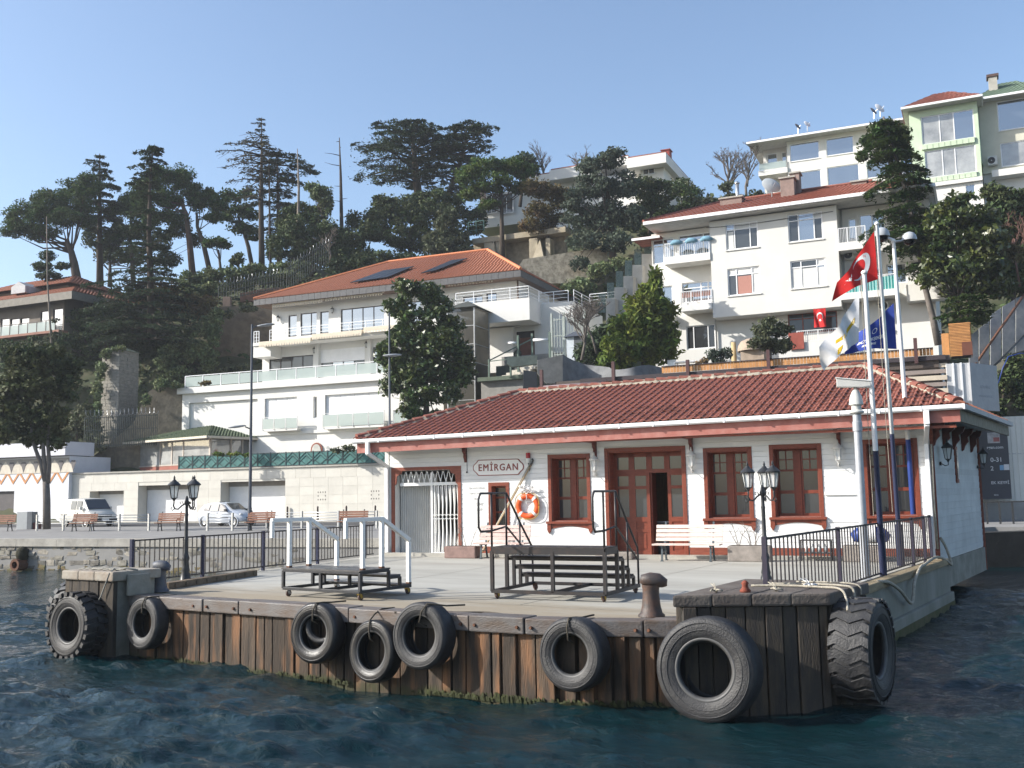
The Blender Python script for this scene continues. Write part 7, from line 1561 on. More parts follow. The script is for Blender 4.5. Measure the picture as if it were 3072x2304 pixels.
# garden in front of the apartments
def garden():
    F = AF; s = F.px; v = -3.5; om = mat('orange_deck_board', (.50,.24,.085), .6, .12, 5, rnd=.15); dk = mat('dark_deck_beam', (.045,.035,.04), .7)
    Dk = Frame(atd(2300,1100,50), R(9)); g = Dk.px; t = thing('deck_fence', 'low orange board fence on a dark beam behind the station ridge', 'fence', Dk.O, Dk.a)
    a, b_ = g(1985,1108)[0], g(2800,1055)[0]; z0 = (g(2020,1117)[1]+g(2500,1083)[1])/2; n = 84
    for i in range(n): bx('board', om, t, a+(b_-a)*i/n+.008, a+(b_-a)*(i+1)/n-.008, 0, .03, z0-.02, z0+.30)
    bx('beam', dk, t, a-4.5, b_+.5, -.12, -.003, z0-.26, z0-.05); bx('beam', dk, t, a, b_, -.06, -.001, z0+.30, z0+.34); bx('beam', mat('white_strip', (.6,.58,.56), .6), t, a-4.6, a-1.5, -.2, -.13, z0-.5, z0-.42)
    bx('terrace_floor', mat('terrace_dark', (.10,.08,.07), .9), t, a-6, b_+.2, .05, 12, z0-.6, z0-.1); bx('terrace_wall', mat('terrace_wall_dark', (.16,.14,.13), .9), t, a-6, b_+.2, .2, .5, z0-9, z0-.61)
    for i, (x_,y_,h) in enumerate(((1625,1110,.95),(1840,1085,.8),(2063,1080,.85),(2304,1050,.9),(2745,1015,.9))):
        u, z = g(x_,y_,-.2); bx('post', mat('maroon_post', (.085,.04,.04), .6), t, u-.08, u+.08, -.32, -.14, z-h-.3, z)
    # rolled tarp between posts
    u0, u1 = g(1632,1165,-.4)[0], g(1815,1148,-.4)[0]; z = g(1720,1160,-.4)[1]; o = MB().tube([(u0,-.4,z),(u1,-.4,z+.03)],.16,10).build('rolled_awning', mat('mauve_roll', (.20,.15,.16), .8, .1), t, True)
    # wood-clad chimney block
    h = Dk.rect(2848,968,2912,1068,1.5); t2 = thing('wood_clad_block', 'orange horizontally boarded box standing by the right-hand trees', 'box', Dk.O, Dk.a); bx('core', dk, t2, h[0]+.03, h[1]-.03, 1.55, 2.5, h[2], h[3]-.02); k = 22
    for i in range(k): bx('board', om, t2, h[0], h[1], 1.5, 1.56, h[2]+(h[3]-h[2])*i/k+.01, h[2]+(h[3]-h[2])*(i+1)/k-.012)
    bx('low_side', om, t2, h[0]-.35, h[0]-.02, 1.6, 2.3, h[2], h[2]+(h[3]-h[2])*.72); bx('dark_side', mat('dark_red_wood', (.14,.05,.03), .7), t2, h[1]-.4, h[1]+.05, 1.3, 1.49, h[2], h[2]+(h[3]-h[2])*.4)
    for i in range(k): bx('board', om, t2, h[1]-.001, h[1]+.04, 1.6, 2.5, h[2]+(h[3]-h[2])*i/k+.01, h[2]+(h[3]-h[2])*(i+1)/k-.012)
    # garden table and chairs
    def frame_table(label, x0,x1,yt,yb,vv,m,cat='table'):
        h = F.rect(x0,yt,x1,yb,vv); tt = thing('garden_'+cat, label, cat, (F.O.x,F.O.y,0), F.a); bx('top', m, tt, h[0], h[1], vv, vv+.8, h[3]-.06, h[3])
        for x_ in (h[0]+.04,h[1]-.04):
            for y_ in (vv+.05,vv+.75): bx('leg', m, tt, x_-.04, x_+.04, y_-.04, y_+.04, h[2], h[3]-.061)
        return tt, h
    frame_table('white garden table on the terrace below the bright conifer', 2021,2090,1083,1107,v,PVC); tt, h = frame_table('grey metal garden chair left of the white table', 1993,2018,1096,1110,v-.2,GALV,'chair'); bx('backrest', GALV, tt, h[0], h[1], v+.55, v+.6, h[3], h[3]+.45)
    h = F.rect(2222,1050,2292,1092,v+.6); b = thing('stone_barbecue', 'round-hooded stone barbecue behind the olive bush', 'barbecue', (F.O.x,F.O.y,0), F.a); st = mat('barbecue_stone', (.40,.32,.25), .9, .15, 3); bx('base', st, b, h[0], h[1], v+.6, v+1.8, h[2]-.5, h[3]); q = MB().lathe([(.95,0),(.9,.35),(.7,.65),(.35,.8),(.001,.82)],16,((h[0]+h[1])/2-.1,v+1.2,h[3])).build('hood', st, b, True); MB().lathe([(.18,0),(.15,1.6),(.001,1.6)],10,(h[0]-.6,v+1.4,h[2]),'z').build('post', mat('yellow_post', (.5,.38,.2), .8), b, True)
    # hanging flag on the terrace
    ux, z1 = s(2440,928,.0); z0 = s(2460,982,.0)[1]; x1 = s(2478,950,.0)[0]; C = [F.w(x1,-.05,z1), F.w(ux,-.05,z1), F.w(x1,-.05,z0), F.w(ux,-.05,z0)]
    cloth_flag('flag', 'small red crescent flag hanging down from the apartment house bay', C, [(.06,.5,1.5,0)], FR, lambda S: [('crescent', FWt, crescent(.40,.48,.20,1.2)), ('star', FWt, star((.62,.48),.09,0,1.2))])
garden()
# right-hand background: hoarding, banner, billboard, corrugated sheets
def right_side():
    F = mkframe(3000,1450,50,14); s = F.px; t = thing('hoarding', 'tall ribbed white metal hoarding at the right edge', 'hoarding', (F.O.x,F.O.y,0), F.a); x0 = s(2940,1400)[0]; z0 = s(3020,1505)[1]; z1 = s(3020,1250)[1]; hm = mat('ribbed_white_sheet', (.72,.72,.67), .5, .06, 1); x = x0; zm = s(3020,1362)[1]
    while x < x0+9:
        for za, zb in ((z0,zm-.02),(zm+.02,z1)): bx('sheet_rib', hm, t, x, x+.17, -.05, 0, za, zb)
        bx('sheet_valley', hm, t, x+.171, x+.249, -.02, .02, z0, z1); x += .25
    bx('base_wall', mat('base_concrete', (.36,.35,.33), .9, .15, 1), t, x0-2, x0+12, -.1, .25, -1, z0-.02); bx('frame', GALV, t, x0, x0+9, .03, .1, z0, z1-.05)
    h = F.rect(2966,1282,3028,1497,-.6); b = thing('banner', 'dark grey event banner lettered 0-31 in front of the white hoarding', 'banner', (F.O.x,F.O.y,0), F.a); dm = mat('banner_grey', (.075,.078,.09), .6, .08, 1); lm = mat('banner_white', (.75,.75,.75), .6); MB().box(h[0]-.5,h[1],-.62,-.58,h[2],h[3]).build('sheet', dm, b); w_ = h[1]-h[0]; H = h[3]-h[2]; lx = h[0]+w_*.36
    for tx, sz, fz, dx in (('rgan.com',.20,.72,0),('0-31',.30,.545,.02),('2',.30,.425,-.2),('EK KEYFİ',.20,.225,.12),('2012',.10,.055,-.1)): lettering('lettering', tx, sz, lm, b, (lx+dx,-.635,h[2]+H*fz), depth=.002, bold=.004)
    bx('picture', mat('banner_picture', (.62,.60,.60), .6, .3, 3), b, h[0]+.02, h[0]+w_*.62, -.64, -.625, h[2]+H*.78, h[3]-H*.07); bx('picture', mat('picture_red', (.4,.14,.13), .6, .2, 5), b, h[0]+w_*.30, h[0]+w_*.60, -.648, -.641, h[2]+H*.80, h[2]+H*.86)
    bx('sticker', lm, b, h[0]+w_*.72, h[0]+w_*.98, -.64, -.625, h[2]+H*.40, h[2]+H*.48); bx('sticker', mat('sticker_blue', (.25,.45,.65), .6), b, h[0]+w_*.52, h[0]+w_*.71, -.64, -.625, h[2]+H*.40, h[2]+H*.47)
    # railing at the right
    r_ = thing('railing', 'dark metal railing on the right-hand quay behind the station', 'railing', (F.O.x,F.O.y,0), F.a); G = mkframe(3000,1560,44,10); r_.location = (G.O.x,G.O.y,0); r_.rotation_euler = (0,0,G.a); a, b_ = G.px(2962,1560)[0], G.px(3200,1550)[0]; z0 = G.px(3010,1590)[1]; z1 = G.px(3010,1503)[1]
    for i in range(4): bx('post', IRON, r_, a+(b_-a)*i/6-.04, a+(b_-a)*i/6+.04, -.04, .04, z0-.2, z1)
    bx('rail', IRON, r_, a, b_, -.03, .03, z1-.06, z1); bx('rail', IRON, r_, a, b_, -.03, .03, z0, z0+.06)
    px_prism('quay_wall', 'quay wall with painted-on station shade under the right-hand railing', 'wall', [(2900,1600),(3200,1590),(3200,1790),(2900,1790)], 38.6, .8, mat('quay_painted_shade', (.035,.035,.033), .95, .3, 1, .4))  # near-black colour stands in for the station's shadow over this quay face
    # billboard
    B = mkframe(2905,1150,46,18); s = B.px; t = thing('billboard', 'grey framed double-sided billboard with faint print behind the station roof', 'billboard', (B.O.x,B.O.y,0), B.a); gm = mat('billboard_grey', (.30,.31,.33), .5, .08); a = s(2842,1140)[0]; z1 = s(2870,1090)[1]; z0 = s(2870,1230)[1]
    bx('side_case', mat('billboard_pale', (.50,.51,.52), .5, .06), t, a, 0, 0, .25, z0, z1)
    for u in (a+.28,a+.62): bx('post', WPOLE, t, u-.035, u+.035, -.05, -.003, z0, z1+.02)
    c = MB().poly([(0,.0,z0),(1.5,1.9,z0),(1.5,1.9,z1),(0,.0,z1)],(.1,-.08,0)).build('front_case', gm, t); p_ = MB().poly([(.17,.05,z0+.25),(1.45,1.68,z0+.25),(1.45,1.68,z1-.35),(.17,.05,z1-.35)],(.02,-.016,0)).build('printed_panel', mat('faint_print', (.42,.45,.48), .6, .15, 2), t)
    for k, (zf, tx) in enumerate(((.50,'İSTANBUL'),(.30,'EMİRGAN İSKELESİ'))): lettering('lettering', tx, .2 if k == 0 else .14, mat('print_grey', (.22,.24,.27), .6), t, (.85,.87,z0+(z1-z0)*zf), (R(90),0,math.atan2(1.9,1.5)), depth=.002)
    # slatted pergola roof seen past the hip
    Pg = mkframe(2780,1140,47,10); s = Pg.px; t = thing('pergola', 'stack of pale beams of a pergola roof behind the right hip', 'pergola', (Pg.O.x,Pg.O.y,0), Pg.a)
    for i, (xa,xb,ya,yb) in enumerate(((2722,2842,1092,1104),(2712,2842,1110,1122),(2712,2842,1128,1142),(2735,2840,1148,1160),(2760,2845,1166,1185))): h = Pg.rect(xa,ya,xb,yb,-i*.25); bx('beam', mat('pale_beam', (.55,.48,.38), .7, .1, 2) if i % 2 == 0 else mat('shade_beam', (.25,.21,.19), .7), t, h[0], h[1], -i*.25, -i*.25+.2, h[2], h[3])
    h = Pg.rect(2690,1070,2850,1085,.4); bx('roof_board', mat('dark_roof_board', (.10,.085,.08), .8), t, h[0], h[1], .3, 3, h[2], h[3])
    # corrugated sheets climbing the slope
    cm = mat('weathered_sheet', (.13,.145,.17), .6, .25, 1.2, .2, col2=(.30,.30,.30)); Q = [(2908,1010,2935,1135),(2938,985,2968,1110),(2972,945,3004,1085),(3008,920,3045,1060),(3048,895,3100,1040)]
    t = thing('sheet_fence', 'weathered grey sheet fence climbing the slope at the right edge', 'fence', (0,0,0))
    for i,(xa,yt,xb,yb) in enumerate(Q): P = [atp(x_,y_,cw(0,54+i*.8),_fh) for x_,y_ in ((xa,yb+20),(xb,yb),(xb,yt-22),(xa,yt))]; MB().poly(P,_fh*.06).build('sheet', cm, t)
    A_ = atp(2900,1130,cw(0,53.5),_fh); B_ = atp(3090,860,cw(0,57.4),_fh); MB().tube([A_,B_],.07,8).build('brace', RUST, t, True); A_ = atp(2960,1120,cw(0,53.8),_fh); B_ = atp(3080,1000,cw(0,57),_fh); MB().tube([A_,B_],.06,8).build('brace', IRON, t, True)
    o = MB().tube([atp(x_,y_,cw(0,52),_fh) for x_,y_ in ((2995,1150),(3008,1105),(3025,1070),(3060,1060),(3100,1062))],.03,6).build('blue_hose', BLUEP, None, True); tag(o, 'blue hose looping over the dark slope at the right edge', 'hose')
    px_prism('rock_slope', 'dark rough rock face under the sheet fence at the right edge', 'rock', [(2985,1260),(2990,1130),(3040,1060),(3150,1030),(3150,1260)], 56, 4, mat('dark_rock', (.05,.05,.04), .95, .4, 1.2, 1, col2=(.10,.095,.075), f2=.6, fine=4))
right_side()

def stepped_wall():
    t = thing('stepped_wall', 'stepped concrete garden wall with glass panels climbing between villa and apartments', 'wall', (0,0,0)); cm = mat('stepped_concrete', (.42,.41,.39), .9, .12, 1.5, .2)
    for i, (x0,y0,x1,y1) in enumerate(((1955,735,1985,800),(1925,762,1955,822),(1897,795,1927,850),(1870,828,1899,880),(1843,862,1872,912),(1818,895,1845,940))):
        d = 72+i*-.6; P = [atp(x,y,cw(0,d),_fh) for x,y in ((x0,y1+40),(x1,y1+40),(x1,y0),(x0,y0))]; MB().poly(P, (_fh*.9+RH*.45)*2.2).build('wall_step', cm, t)
        P = [atp(x,y,cw(0,d-.1),_fh) for x,y in ((x0-22,y1-2),(x0-1,y1-2),(x0-1,y0-14),(x0-22,y0-14))]; MB().poly(P, _fh*.04).build('glass_panel', clear('dark_green_glass', (.10,.14,.13), .55, .05), t)
stepped_wall()
# ------------------------------------------------------------------ trees
def foliage(name, col, col2, trans=.25, sc=.55):
    if name in MATS: return MATS[name]
    m = mat(name, col, .75, .3, sc, 0, col2=col2, f2=.5, spec=.25); n = m.node_tree.nodes; L = m.node_tree.links; b = n['Principled BSDF']
    src = b.inputs['Base Color'].links[0].from_socket
    t = n.new('ShaderNodeTexNoise'); t.inputs['Scale'].default_value = 4.5; g = n.new('ShaderNodeNewGeometry'); L.new(g.outputs['Position'], t.inputs[0])
    mr = n.new('ShaderNodeMapRange'); mr.inputs[1].default_value = .3; mr.inputs[2].default_value = .7; mr.inputs[3].default_value = .5; mr.inputs[4].default_value = 1.75; L.new(t.outputs[0], mr.inputs[0])
    hs = n.new('ShaderNodeHueSaturation'); mh = n.new('ShaderNodeMapRange'); mh.inputs[1].default_value = .3; mh.inputs[2].default_value = .7; mh.inputs[3].default_value = .46; mh.inputs[4].default_value = .53; t9 = n.new('ShaderNodeTexNoise'); t9.inputs['Scale'].default_value = .9; L.new(g.outputs['Position'], t9.inputs[0]); L.new(t9.outputs[0], mh.inputs[0]); L.new(mh.outputs[0], hs.inputs['Hue']); L.new(src, hs.inputs['Color']); L.new(mr.outputs[0], hs.inputs['Value']); L.new(hs.outputs[0], b.inputs['Base Color'])
    tr = n.new('ShaderNodeBsdfTranslucent'); L.new(hs.outputs[0], tr.inputs[0]); mx = n.new('ShaderNodeMixShader'); mx.inputs[0].default_value = trans
    L.new(b.outputs[0], mx.inputs[1]); L.new(tr.outputs[0], mx.inputs[2]); L.new(mx.outputs[0], n['Material Output'].inputs[0]); return m
F_PINE = foliage('pine_needles', (0.058,0.099,0.026), (0.026,0.049,0.017)); F_CED = foliage('cedar_needles', (.054,.080,.040), (.026,.042,.024)); F_GREY = foliage('grey_cedar_needles', (0.080,0.104,0.072), (0.038,0.054,0.039))
F_MAG = foliage('magnolia_leaves', (0.075,0.113,0.026), (0.023,0.041,0.014), .15, 1.0); F_MAGR = foliage('bright_broad_leaves', (.075,.100,.020), (.022,.038,.012), .2, .9); F_JUN = foliage('bright_conifer', (.125,.165,.022), (.045,.07,.016), .25, .8); F_IVY = foliage('ivy_leaves', (.155,.19,.085), (.05,.075,.035), .2, .7)
F_OLV = foliage('olive_leaves', (0.109,0.123,0.065), (0.043,0.055,0.032), .2, 1.2); F_BRN = foliage('brownish_foliage', (0.145,0.109,0.043), (0.065,0.058,0.026), .25, .8); F_DRK = foliage('dark_evergreen', (.064,.088,.030), (.026,.042,.017), .15, .5); F_SPR = foliage('sparse_needles', (0.087,0.087,0.058), (0.043,0.049,0.032), .3)
for _m in (F_MAG, F_MAGR): _m.node_tree.nodes['Principled BSDF'].inputs['Roughness'].default_value = .38; _m.node_tree.nodes['Principled BSDF'].inputs['Specular IOR Level'].default_value = .6
BARK = mat('bark', (.085,.066,.052), .95, .25, 2, .5, stretch=(2,2,.5)); BARKP = mat('pale_bark', (.26,.22,.18), .95, .25, 2, .5); BARKG = mat('grey_bark', (.16,.14,.125), .95, .2, 3, .3)
NL = 0
def leaf_mesh(name, C, S, m, parent, up=0.0, elong=1.6, droop=0.0, flatq=0):
    """C centres (n,3), S sizes (n): one small quad per leaf tuft"""
    global NL; n = len(C); NL += n
    a = RNG.normal(size=(n,3)); a[:,2] = a[:,2]*(1-up*.6) + up*.9*np.sign(RNG.uniform(-.2,1,n)) - droop*RNG.uniform(.2,1,n)
    if flatq: a[:,2] *= np.where(RNG.uniform(size=n) < flatq, .15, 1)
    a /= np.linalg.norm(a,axis=1)[:,None]+1e-9; h = RNG.normal(size=(n,3)); h[:,2] += 3.5*flatq*np.sign(h[:,2]); b = np.cross(a, h); b /= np.linalg.norm(b,axis=1)[:,None]+1e-9
    s = np.asarray(S)[:,None]; A = a*s*elong*.5; B = b*s*.5
    V = np.stack([C-A, C+B*.9-A*.1, C+A, C-B*.9-A*.1], 1).reshape(-1,3); me = bpy.data.meshes.new(name); me.vertices.add(4*n); me.vertices.foreach_set('co', V.ravel()); me.loops.add(4*n); me.loops.foreach_set('vertex_index', np.arange(4*n)); me.polygons.add(n); me.polygons.foreach_set('loop_start', np.arange(0,4*n,4)); me.update(); me.materials.append(m)
    return put(name, me, parent)
def clumps_in(el, cl, k):
    """sub-clump centres in one ellipsoid, mostly near its shell"""
    c, r = el; d = RNG.normal(size=(k,3)); d /= np.linalg.norm(d,axis=1)[:,None]; rad = RNG.uniform(.35,1,k)**.6; return c + d*rad[:,None]*(np.array(r)-cl*.5).clip(.05)
def tree(name, label, dep, trunk, blobs, leaf=.26, m=F_PINE, k=5.5, cl=.9, bark=BARK, r0=.3, r1=.1, up=.1, elong=1.6, flat=.55, limbs=True, thick=.75, droop=0, cat='tree', group=None, crown='crown', twig=None):
    """trunk: photo points from foot to top; blobs: photo ellipses (cx,cy,rx,ry) filled with leaf clumps at about this distance"""
    P = [atp(x,y,cw(0,dep),_fh) for x,y in trunk]; t = thing(name, label, cat, P[0], 0, group); ppm = FPX/dep; E = []
    for b in blobs:
        cx,cy,rx,ry = b[:4]; c = atp(cx,cy,cw(0,dep),_fh) + _fh*(RNG.uniform(-.3,.3)*rx/ppm if len(b) < 5 else b[4]); E.append((np.array(c-P[0]), (rx/ppm, rx/ppm*thick, ry/ppm)))
    q = MB(); n = len(P); q.tube([p-P[0] for p in P], [r0+(r1-r0)*i/max(1,n-1) for i in range(n)], 8)
    if limbs and n > 1:
        top = np.array(P[-1]-P[0]); 
        for c, r in E:
            for j in range(2):
                tgt = c + RNG.normal(size=3)*np.array(r)*.35; f = RNG.uniform(.55,1) ; st = top*f + np.array([0,0,0]); 
                if len(P) > 2: i = min(len(P)-2, int(f*(len(P)-1))); st = np.array((P[i]-P[0]).lerp(P[i+1]-P[0], f*(len(P)-1)-i))
                mid = (st+tgt)/2 + np.array([0,0,-.12*np.linalg.norm(tgt-st)]); q.tube([st,mid,tgt],[r1*.55,r1*.4,r1*.12],5)
    q.build('trunk', bark, t, True)
    CC = []; 
    for c, r in E:
        npx = math.pi*r[0]*r[2]*(1+.5*thick); nl = int(1.9*k*npx/(leaf*leaf)*.55); vol = r[0]*r[1]*r[2]; kc = max(4, int(2.2*npx/(cl*cl))); cen = clumps_in((c,r), cl, kc); idx = RNG.integers(0,kc,nl); rad = cl*RNG.uniform(.55,1.15,kc)[idx]; d = RNG.normal(size=(nl,3)); d /= np.linalg.norm(d,axis=1)[:,None]; d[:,2] *= flat; CC.append(cen[idx] + d*(rad*RNG.uniform(.15,1,nl)**.5)[:,None])
    C = np.concatenate(CC); leaf_mesh(crown, C, leaf*RNG.uniform(.6,1.35,len(C)), m, t, up, elong, droop)
    return t
def cedar(name, label, dep, trunk, tiers, leaf=.18, m=F_CED, k=7.5, bark=BARK, r0=.35, r1=.05, droop=.25, per=7, pad=1.0, sag=.12, asym=None, twigs=0):
    """tiers: (photo y of tier, reach left px, reach right px, thickness px)"""
    P = [atp(x,y,cw(0,dep),_fh) for x,y in trunk]; t = thing(name, label, 'tree', P[0]); ppm = FPX/dep; q = MB(); q.tube([p-P[0] for p in P], [r0+(r1-r0)*i/(len(P)-1) for i in range(len(P))], 8); CC = []
    xs = [a for a,_ in trunk]; ys = [b for _,b in trunk]
    for (y, rl, rr, th) in tiers:
        x = np.interp(-y, [-v for v in ys], xs); st = np.array(atp(x,y,cw(0,dep),_fh)-P[0]); o = RNG.uniform(0,6.28)
        for j in range(per):
            a = o + 2*math.pi*j/per + RNG.normal()*.25; ca, sa = math.cos(a), math.sin(a); reach = (rr if ca > 0 else rl)*(abs(ca)) + .7*max(rl,rr)*abs(sa)*.8; L = reach/ppm*RNG.uniform(.75,1.1)
            if L < .25: continue
            dr = np.array(RH*ca + _fh*sa); end = st + dr*L + np.array([0,0,-L*sag*RNG.uniform(.3,1.4)]); mid = (st+end)/2 + np.array([0,0,L*.07]); rb = max(.02,.035*L**.7); q.tube([st,mid,end],[rb,rb*.7,rb*.2],5)
            th = th*.6; nl = int(3.4*k*L*pad*(th/ppm+.2)/(leaf*leaf)*.42); u = RNG.uniform(.18,1.04,nl)**.8; ctr = np.where(u[:,None] < .5, st+(mid-st)*(u[:,None]*2), mid+(end-mid)*((u[:,None]-.5)*2)); wdt = pad*.30*L*np.sin(np.clip(u,0,1)*math.pi*.8+.3)+.15; sd = np.array([-dr[1],dr[0],0]); lat = RNG.normal(size=nl)*wdt*.5
            lump = .55+.45*np.sin(u*17+j*2+lat*2.2); keep = RNG.uniform(size=nl) < lump
            pos = ctr + sd*lat[:,None] + np.stack([np.zeros(nl),np.zeros(nl), RNG.normal(size=nl)*th/ppm*.22 - droop*np.abs(lat)*.4 - droop*RNG.exponential(.16,nl)],1); CC.append(pos[keep])
            for w_ in range(twigs):
                f = RNG.uniform(.3,1); b0 = st+(end-st)*f; q.tube([b0, b0+sd*RNG.normal()*.25*L+dr*.15*L+np.array([0,0,-.06*L])],[.025,.008],4)
    q.build('trunk', bark, t, True)
    C = np.concatenate(CC); leaf_mesh('crown', C, leaf*RNG.uniform(.6,1.35,len(C)), m, t, .0, 2.4, .1, .75); return t
def bare(name, label, dep, foot, top, spread, m=BARKG, r0=.16, n=7, lev=4, seed=1, lean=0):
    rg = random.Random(seed); P0 = atp(*foot,cw(0,dep),_fh); P1 = atp(*top,cw(0,dep),_fh); H = P1.z-P0.z; t = thing(name, label, 'tree', P0); tr = MB(); br = MB()
    def grow(p, d, L, r, lv):
        mid = p + d*L*.5 + Vector((rg.gauss(0,.05),rg.gauss(0,.05),0))*L; e = p + d*L; (tr if lv == 0 else br).tube([p,mid,e],[r,r*.8,r*.55],6 if lv < 2 else 4)
        if lv >= lev: return
        for j in range(n if lv == 0 else rg.choice((3,3,4))):
            f = rg.uniform(.45,1) if lv == 0 else rg.uniform(.35,1); a = rg.uniform(0,6.28); tilt = rg.uniform(.35,.95)*spread; nd = (d + Vector((math.cos(a),math.sin(a),rg.uniform(-.1,.35)))*tilt).normalized(); grow(p+(e-p)*f, nd, L*rg.uniform(.42,.68), max(r*.5,.012), lv+1)
    grow(Vector((0,0,0)), (P1-P0+Vector((lean,0,0))).normalized(), H*.55, r0, 0); tr.build('trunk', m, t, True); br.build('branches', m, t, fix=False); return t

def pole_tree(label, dep, foot, top, twigs, m, r0, seed):
    rg = random.Random(seed); P0 = atp(*foot,cw(0,dep),_fh); P1 = atp(*top,cw(0,dep),_fh); d = P1-P0; t = thing('dead_tree', label, 'tree', P0); MB().tube([Vector((0,0,0)), d*.35+Vector((rg.uniform(-.15,.15),0,0)), d*.7+Vector((rg.uniform(-.15,.15),0,0)), d],[r0,r0*.75,r0*.5,r0*.15],7).build('trunk', m, t, True); q = MB()
    for f, sx, L in twigs: p_ = d*f; e = RH*sx*L+_fh*rg.uniform(-.5,.5)*L; q.tube([p_, p_+e*.5+Vector((0,0,.05*L)), p_+e+Vector((0,0,rg.uniform(-.1,.25)*L))],[.05,.035,.01],5)
    q.build('side_twigs', m, t, True)
# --- skyline, left to right
tree('stone_pine','broad umbrella pine leaning left above the far-left house',108,[(240,890),(222,790),(214,755),(200,720)],[(75,650,80,60),(140,610,85,60),(215,590,75,70),(270,560,55,50),(40,690,45,35),(120,690,80,35),(200,660,70,40),(250,640,50,50)],.16,F_PINE,5.5,.9,BARK,.55,.22,flat=.5)
tree('stone_pine','drooping dark conifer low beside the umbrella pine trunk',100,[(140,860),(145,760)],[(140,765,32,22),(125,800,42,20),(150,830,50,18),(190,800,30,16)],.17,F_CED,5.5,.7,BARK,.3,.08,flat=.5)
cedar('spruce','narrow layered spruce with bare lower trunk between the left pines',112,[(300,900),(299,640),(299,461)],[(468,14,14,8),(488,40,22,10),(510,20,30,10),(530,48,34,12),(555,30,52,14),(580,52,44,16),(605,40,60,16),(630,60,50,16),(655,48,66,16),(690,40,60,14),(730,30,40,12)],.17,F_CED,8,BARK,.45,.05,droop=.3)
cedar('spruce','tall ragged cedar with sparse drooping top in front of the left pines',92,[(455,1010),(452,860),(447,700),(450,560),(459,440)],[(445,12,34,8),(456,48,20,10),(478,30,38,12),(500,70,20,12),(520,40,22,12),(548,80,14,14),(585,70,30,14),(640,80,60,14),(690,100,60,16),(740,120,50,16),(780,60,90,16),(815,130,90,16),(850,160,130,20),(885,190,150,22),(920,200,120,22),(955,160,190,24),(985,250,170,26),(1015,190,150,22)],.17,F_CED,7.5,BARK,.4,.05,droop=.32,pad=.9)
tree('pine','dense rounded pine with tall red-brown trunk right of the ragged cedar',108,[(582,870),(568,720),(558,640),(540,600)],[(430,560,50,40),(480,535,60,45),(540,530,55,50),(575,570,40,45),(500,590,70,45),(430,620,50,40),(460,660,50,35),(520,650,55,35)],.16,F_PINE,5.5,.85,mat('red_brown_bark',(.12,.075,.055),.95,.2,2,.4),.4,.15)
tree('pine','slim leaning pine with small rounded crown above the ivy hedge',108,[(642,870),(610,730),(592,680),(590,640)],[(590,610,40,35),(620,590,45,35),(655,615,40,35),(640,650,40,28)],.16,F_PINE,5.5,.8,BARK,.32,.12)
tree('pine','pair of wispy pines with see-through crowns behind the bare larch',112,[(768,860),(745,740),(730,690),(715,650)],[(690,590,50,28),(735,580,40,24),(700,630,55,25),(750,640,45,35),(720,680,50,30),(680,655,35,22),(755,700,35,35)],.22,F_PINE,3.6,.75,BARK,.28,.12)
tree('pine','short rounded pine standing alone on the hill edge',106,[(668,860),(655,750)],[(645,725,45,22),(675,735,28,18),(625,735,25,14)],.22,F_PINE,5.5,.6,BARK,.2,.1)
tree('shrub','small round evergreen beside the lone short pine on the hill edge',105,[(720,850),(716,780)],[(715,775,25,26),(700,785,15,15)],.2,F_DRK,6,.5,BARK,.1,.06)
cedar('larch','tallest bare larch with one-sided thin branches on the skyline',106,[(786,860),(783,600),(785,480),(785,352)],[(358,14,10,3),(372,26,6,3),(390,20,8,3),(410,66,10,4),(430,50,20,4),(446,100,66,4),(466,110,30,4),(490,112,18,4),(515,80,14,4),(540,104,16,4),(570,60,14,4),(600,96,12,4)],.16,F_SPR,3.2,BARK,.36,.03,droop=.06,sag=.10,per=7,pad=.7,twigs=7)
pole_tree('thin dead trunk just right of the tall larch',105.5,(813,850),(806,418),((.95,.3,.6),(.85,-.3,.8),(.7,.4,.9)),BARK,.16,3)
cedar('cedar','dark cedar mass with ivy drapes right of the bare larch',108,[(840,860),(835,640),(832,458)],[(460,30,10,10),(470,60,90,16),(495,40,110,18),(520,60,60,18),(545,50,90,16),(575,70,60,18),(610,70,50,18),(650,60,80,18),(690,60,60,18),(730,50,60,18),(760,60,70,20)],.17,F_CED,7,BARK,.35,.05,droop=.35)
pole_tree('pale dead trunk with one side stub in front of the dark cedar',101,(897,850),(892,446),((.3,.7,1.0),(.9,.3,.4),(.98,.2,.3)),BARKP,.24,8)
tree('ivy_clad_tree','ivy-smothered trunk with a hanging dark crown',103,[(985,790),(975,680),(955,600)],[(950,575,30,40),(975,590,28,45),(985,615,18,40),(930,560,18,20)],.2,F_IVY,6,.55,BARK,.2,.1,droop=.4)
pole_tree('lone dead pole tree with a few twigs against the sky',104,(1028,800),(1018,413),((.97,-.8,.5),(.86,-1,1.5),(.78,-1,1.6),(.62,-.8,.9),(.52,.9,.8),(.5,-.8,.9),(.92,.6,.3)),BARK,.28,12)
tree('mixed_trees','dark mixed evergreens filling the gap left of the lone dead pole',100,[(935,830),(930,760)],[(880,690,55,60),(930,720,60,55),(985,700,50,45),(900,770,60,40),(970,770,60,40),(830,740,40,45),(1020,770,40,40)],.19,F_DRK,5.5,.8,BARK,.25,.12)
bare('bare_tree','small pale bare tree below the dead pole',97,(990,790),(983,690),.9,BARKP,.09,6,4,21)
cedar('cedar','spreading old cedar with wide flat tiers crowning the skyline',112,[(1262,640),(1252,560),(1244,480),(1238,400)],[(372,30,40,5),(392,85,70,7),(416,130,85,8),(446,175,110,9),(478,215,120,9),(512,190,80,8),(548,120,40,5)],.17,F_CED,9.5,BARK,.6,.18,droop=.05,sag=-.10,per=10,pad=1.15)
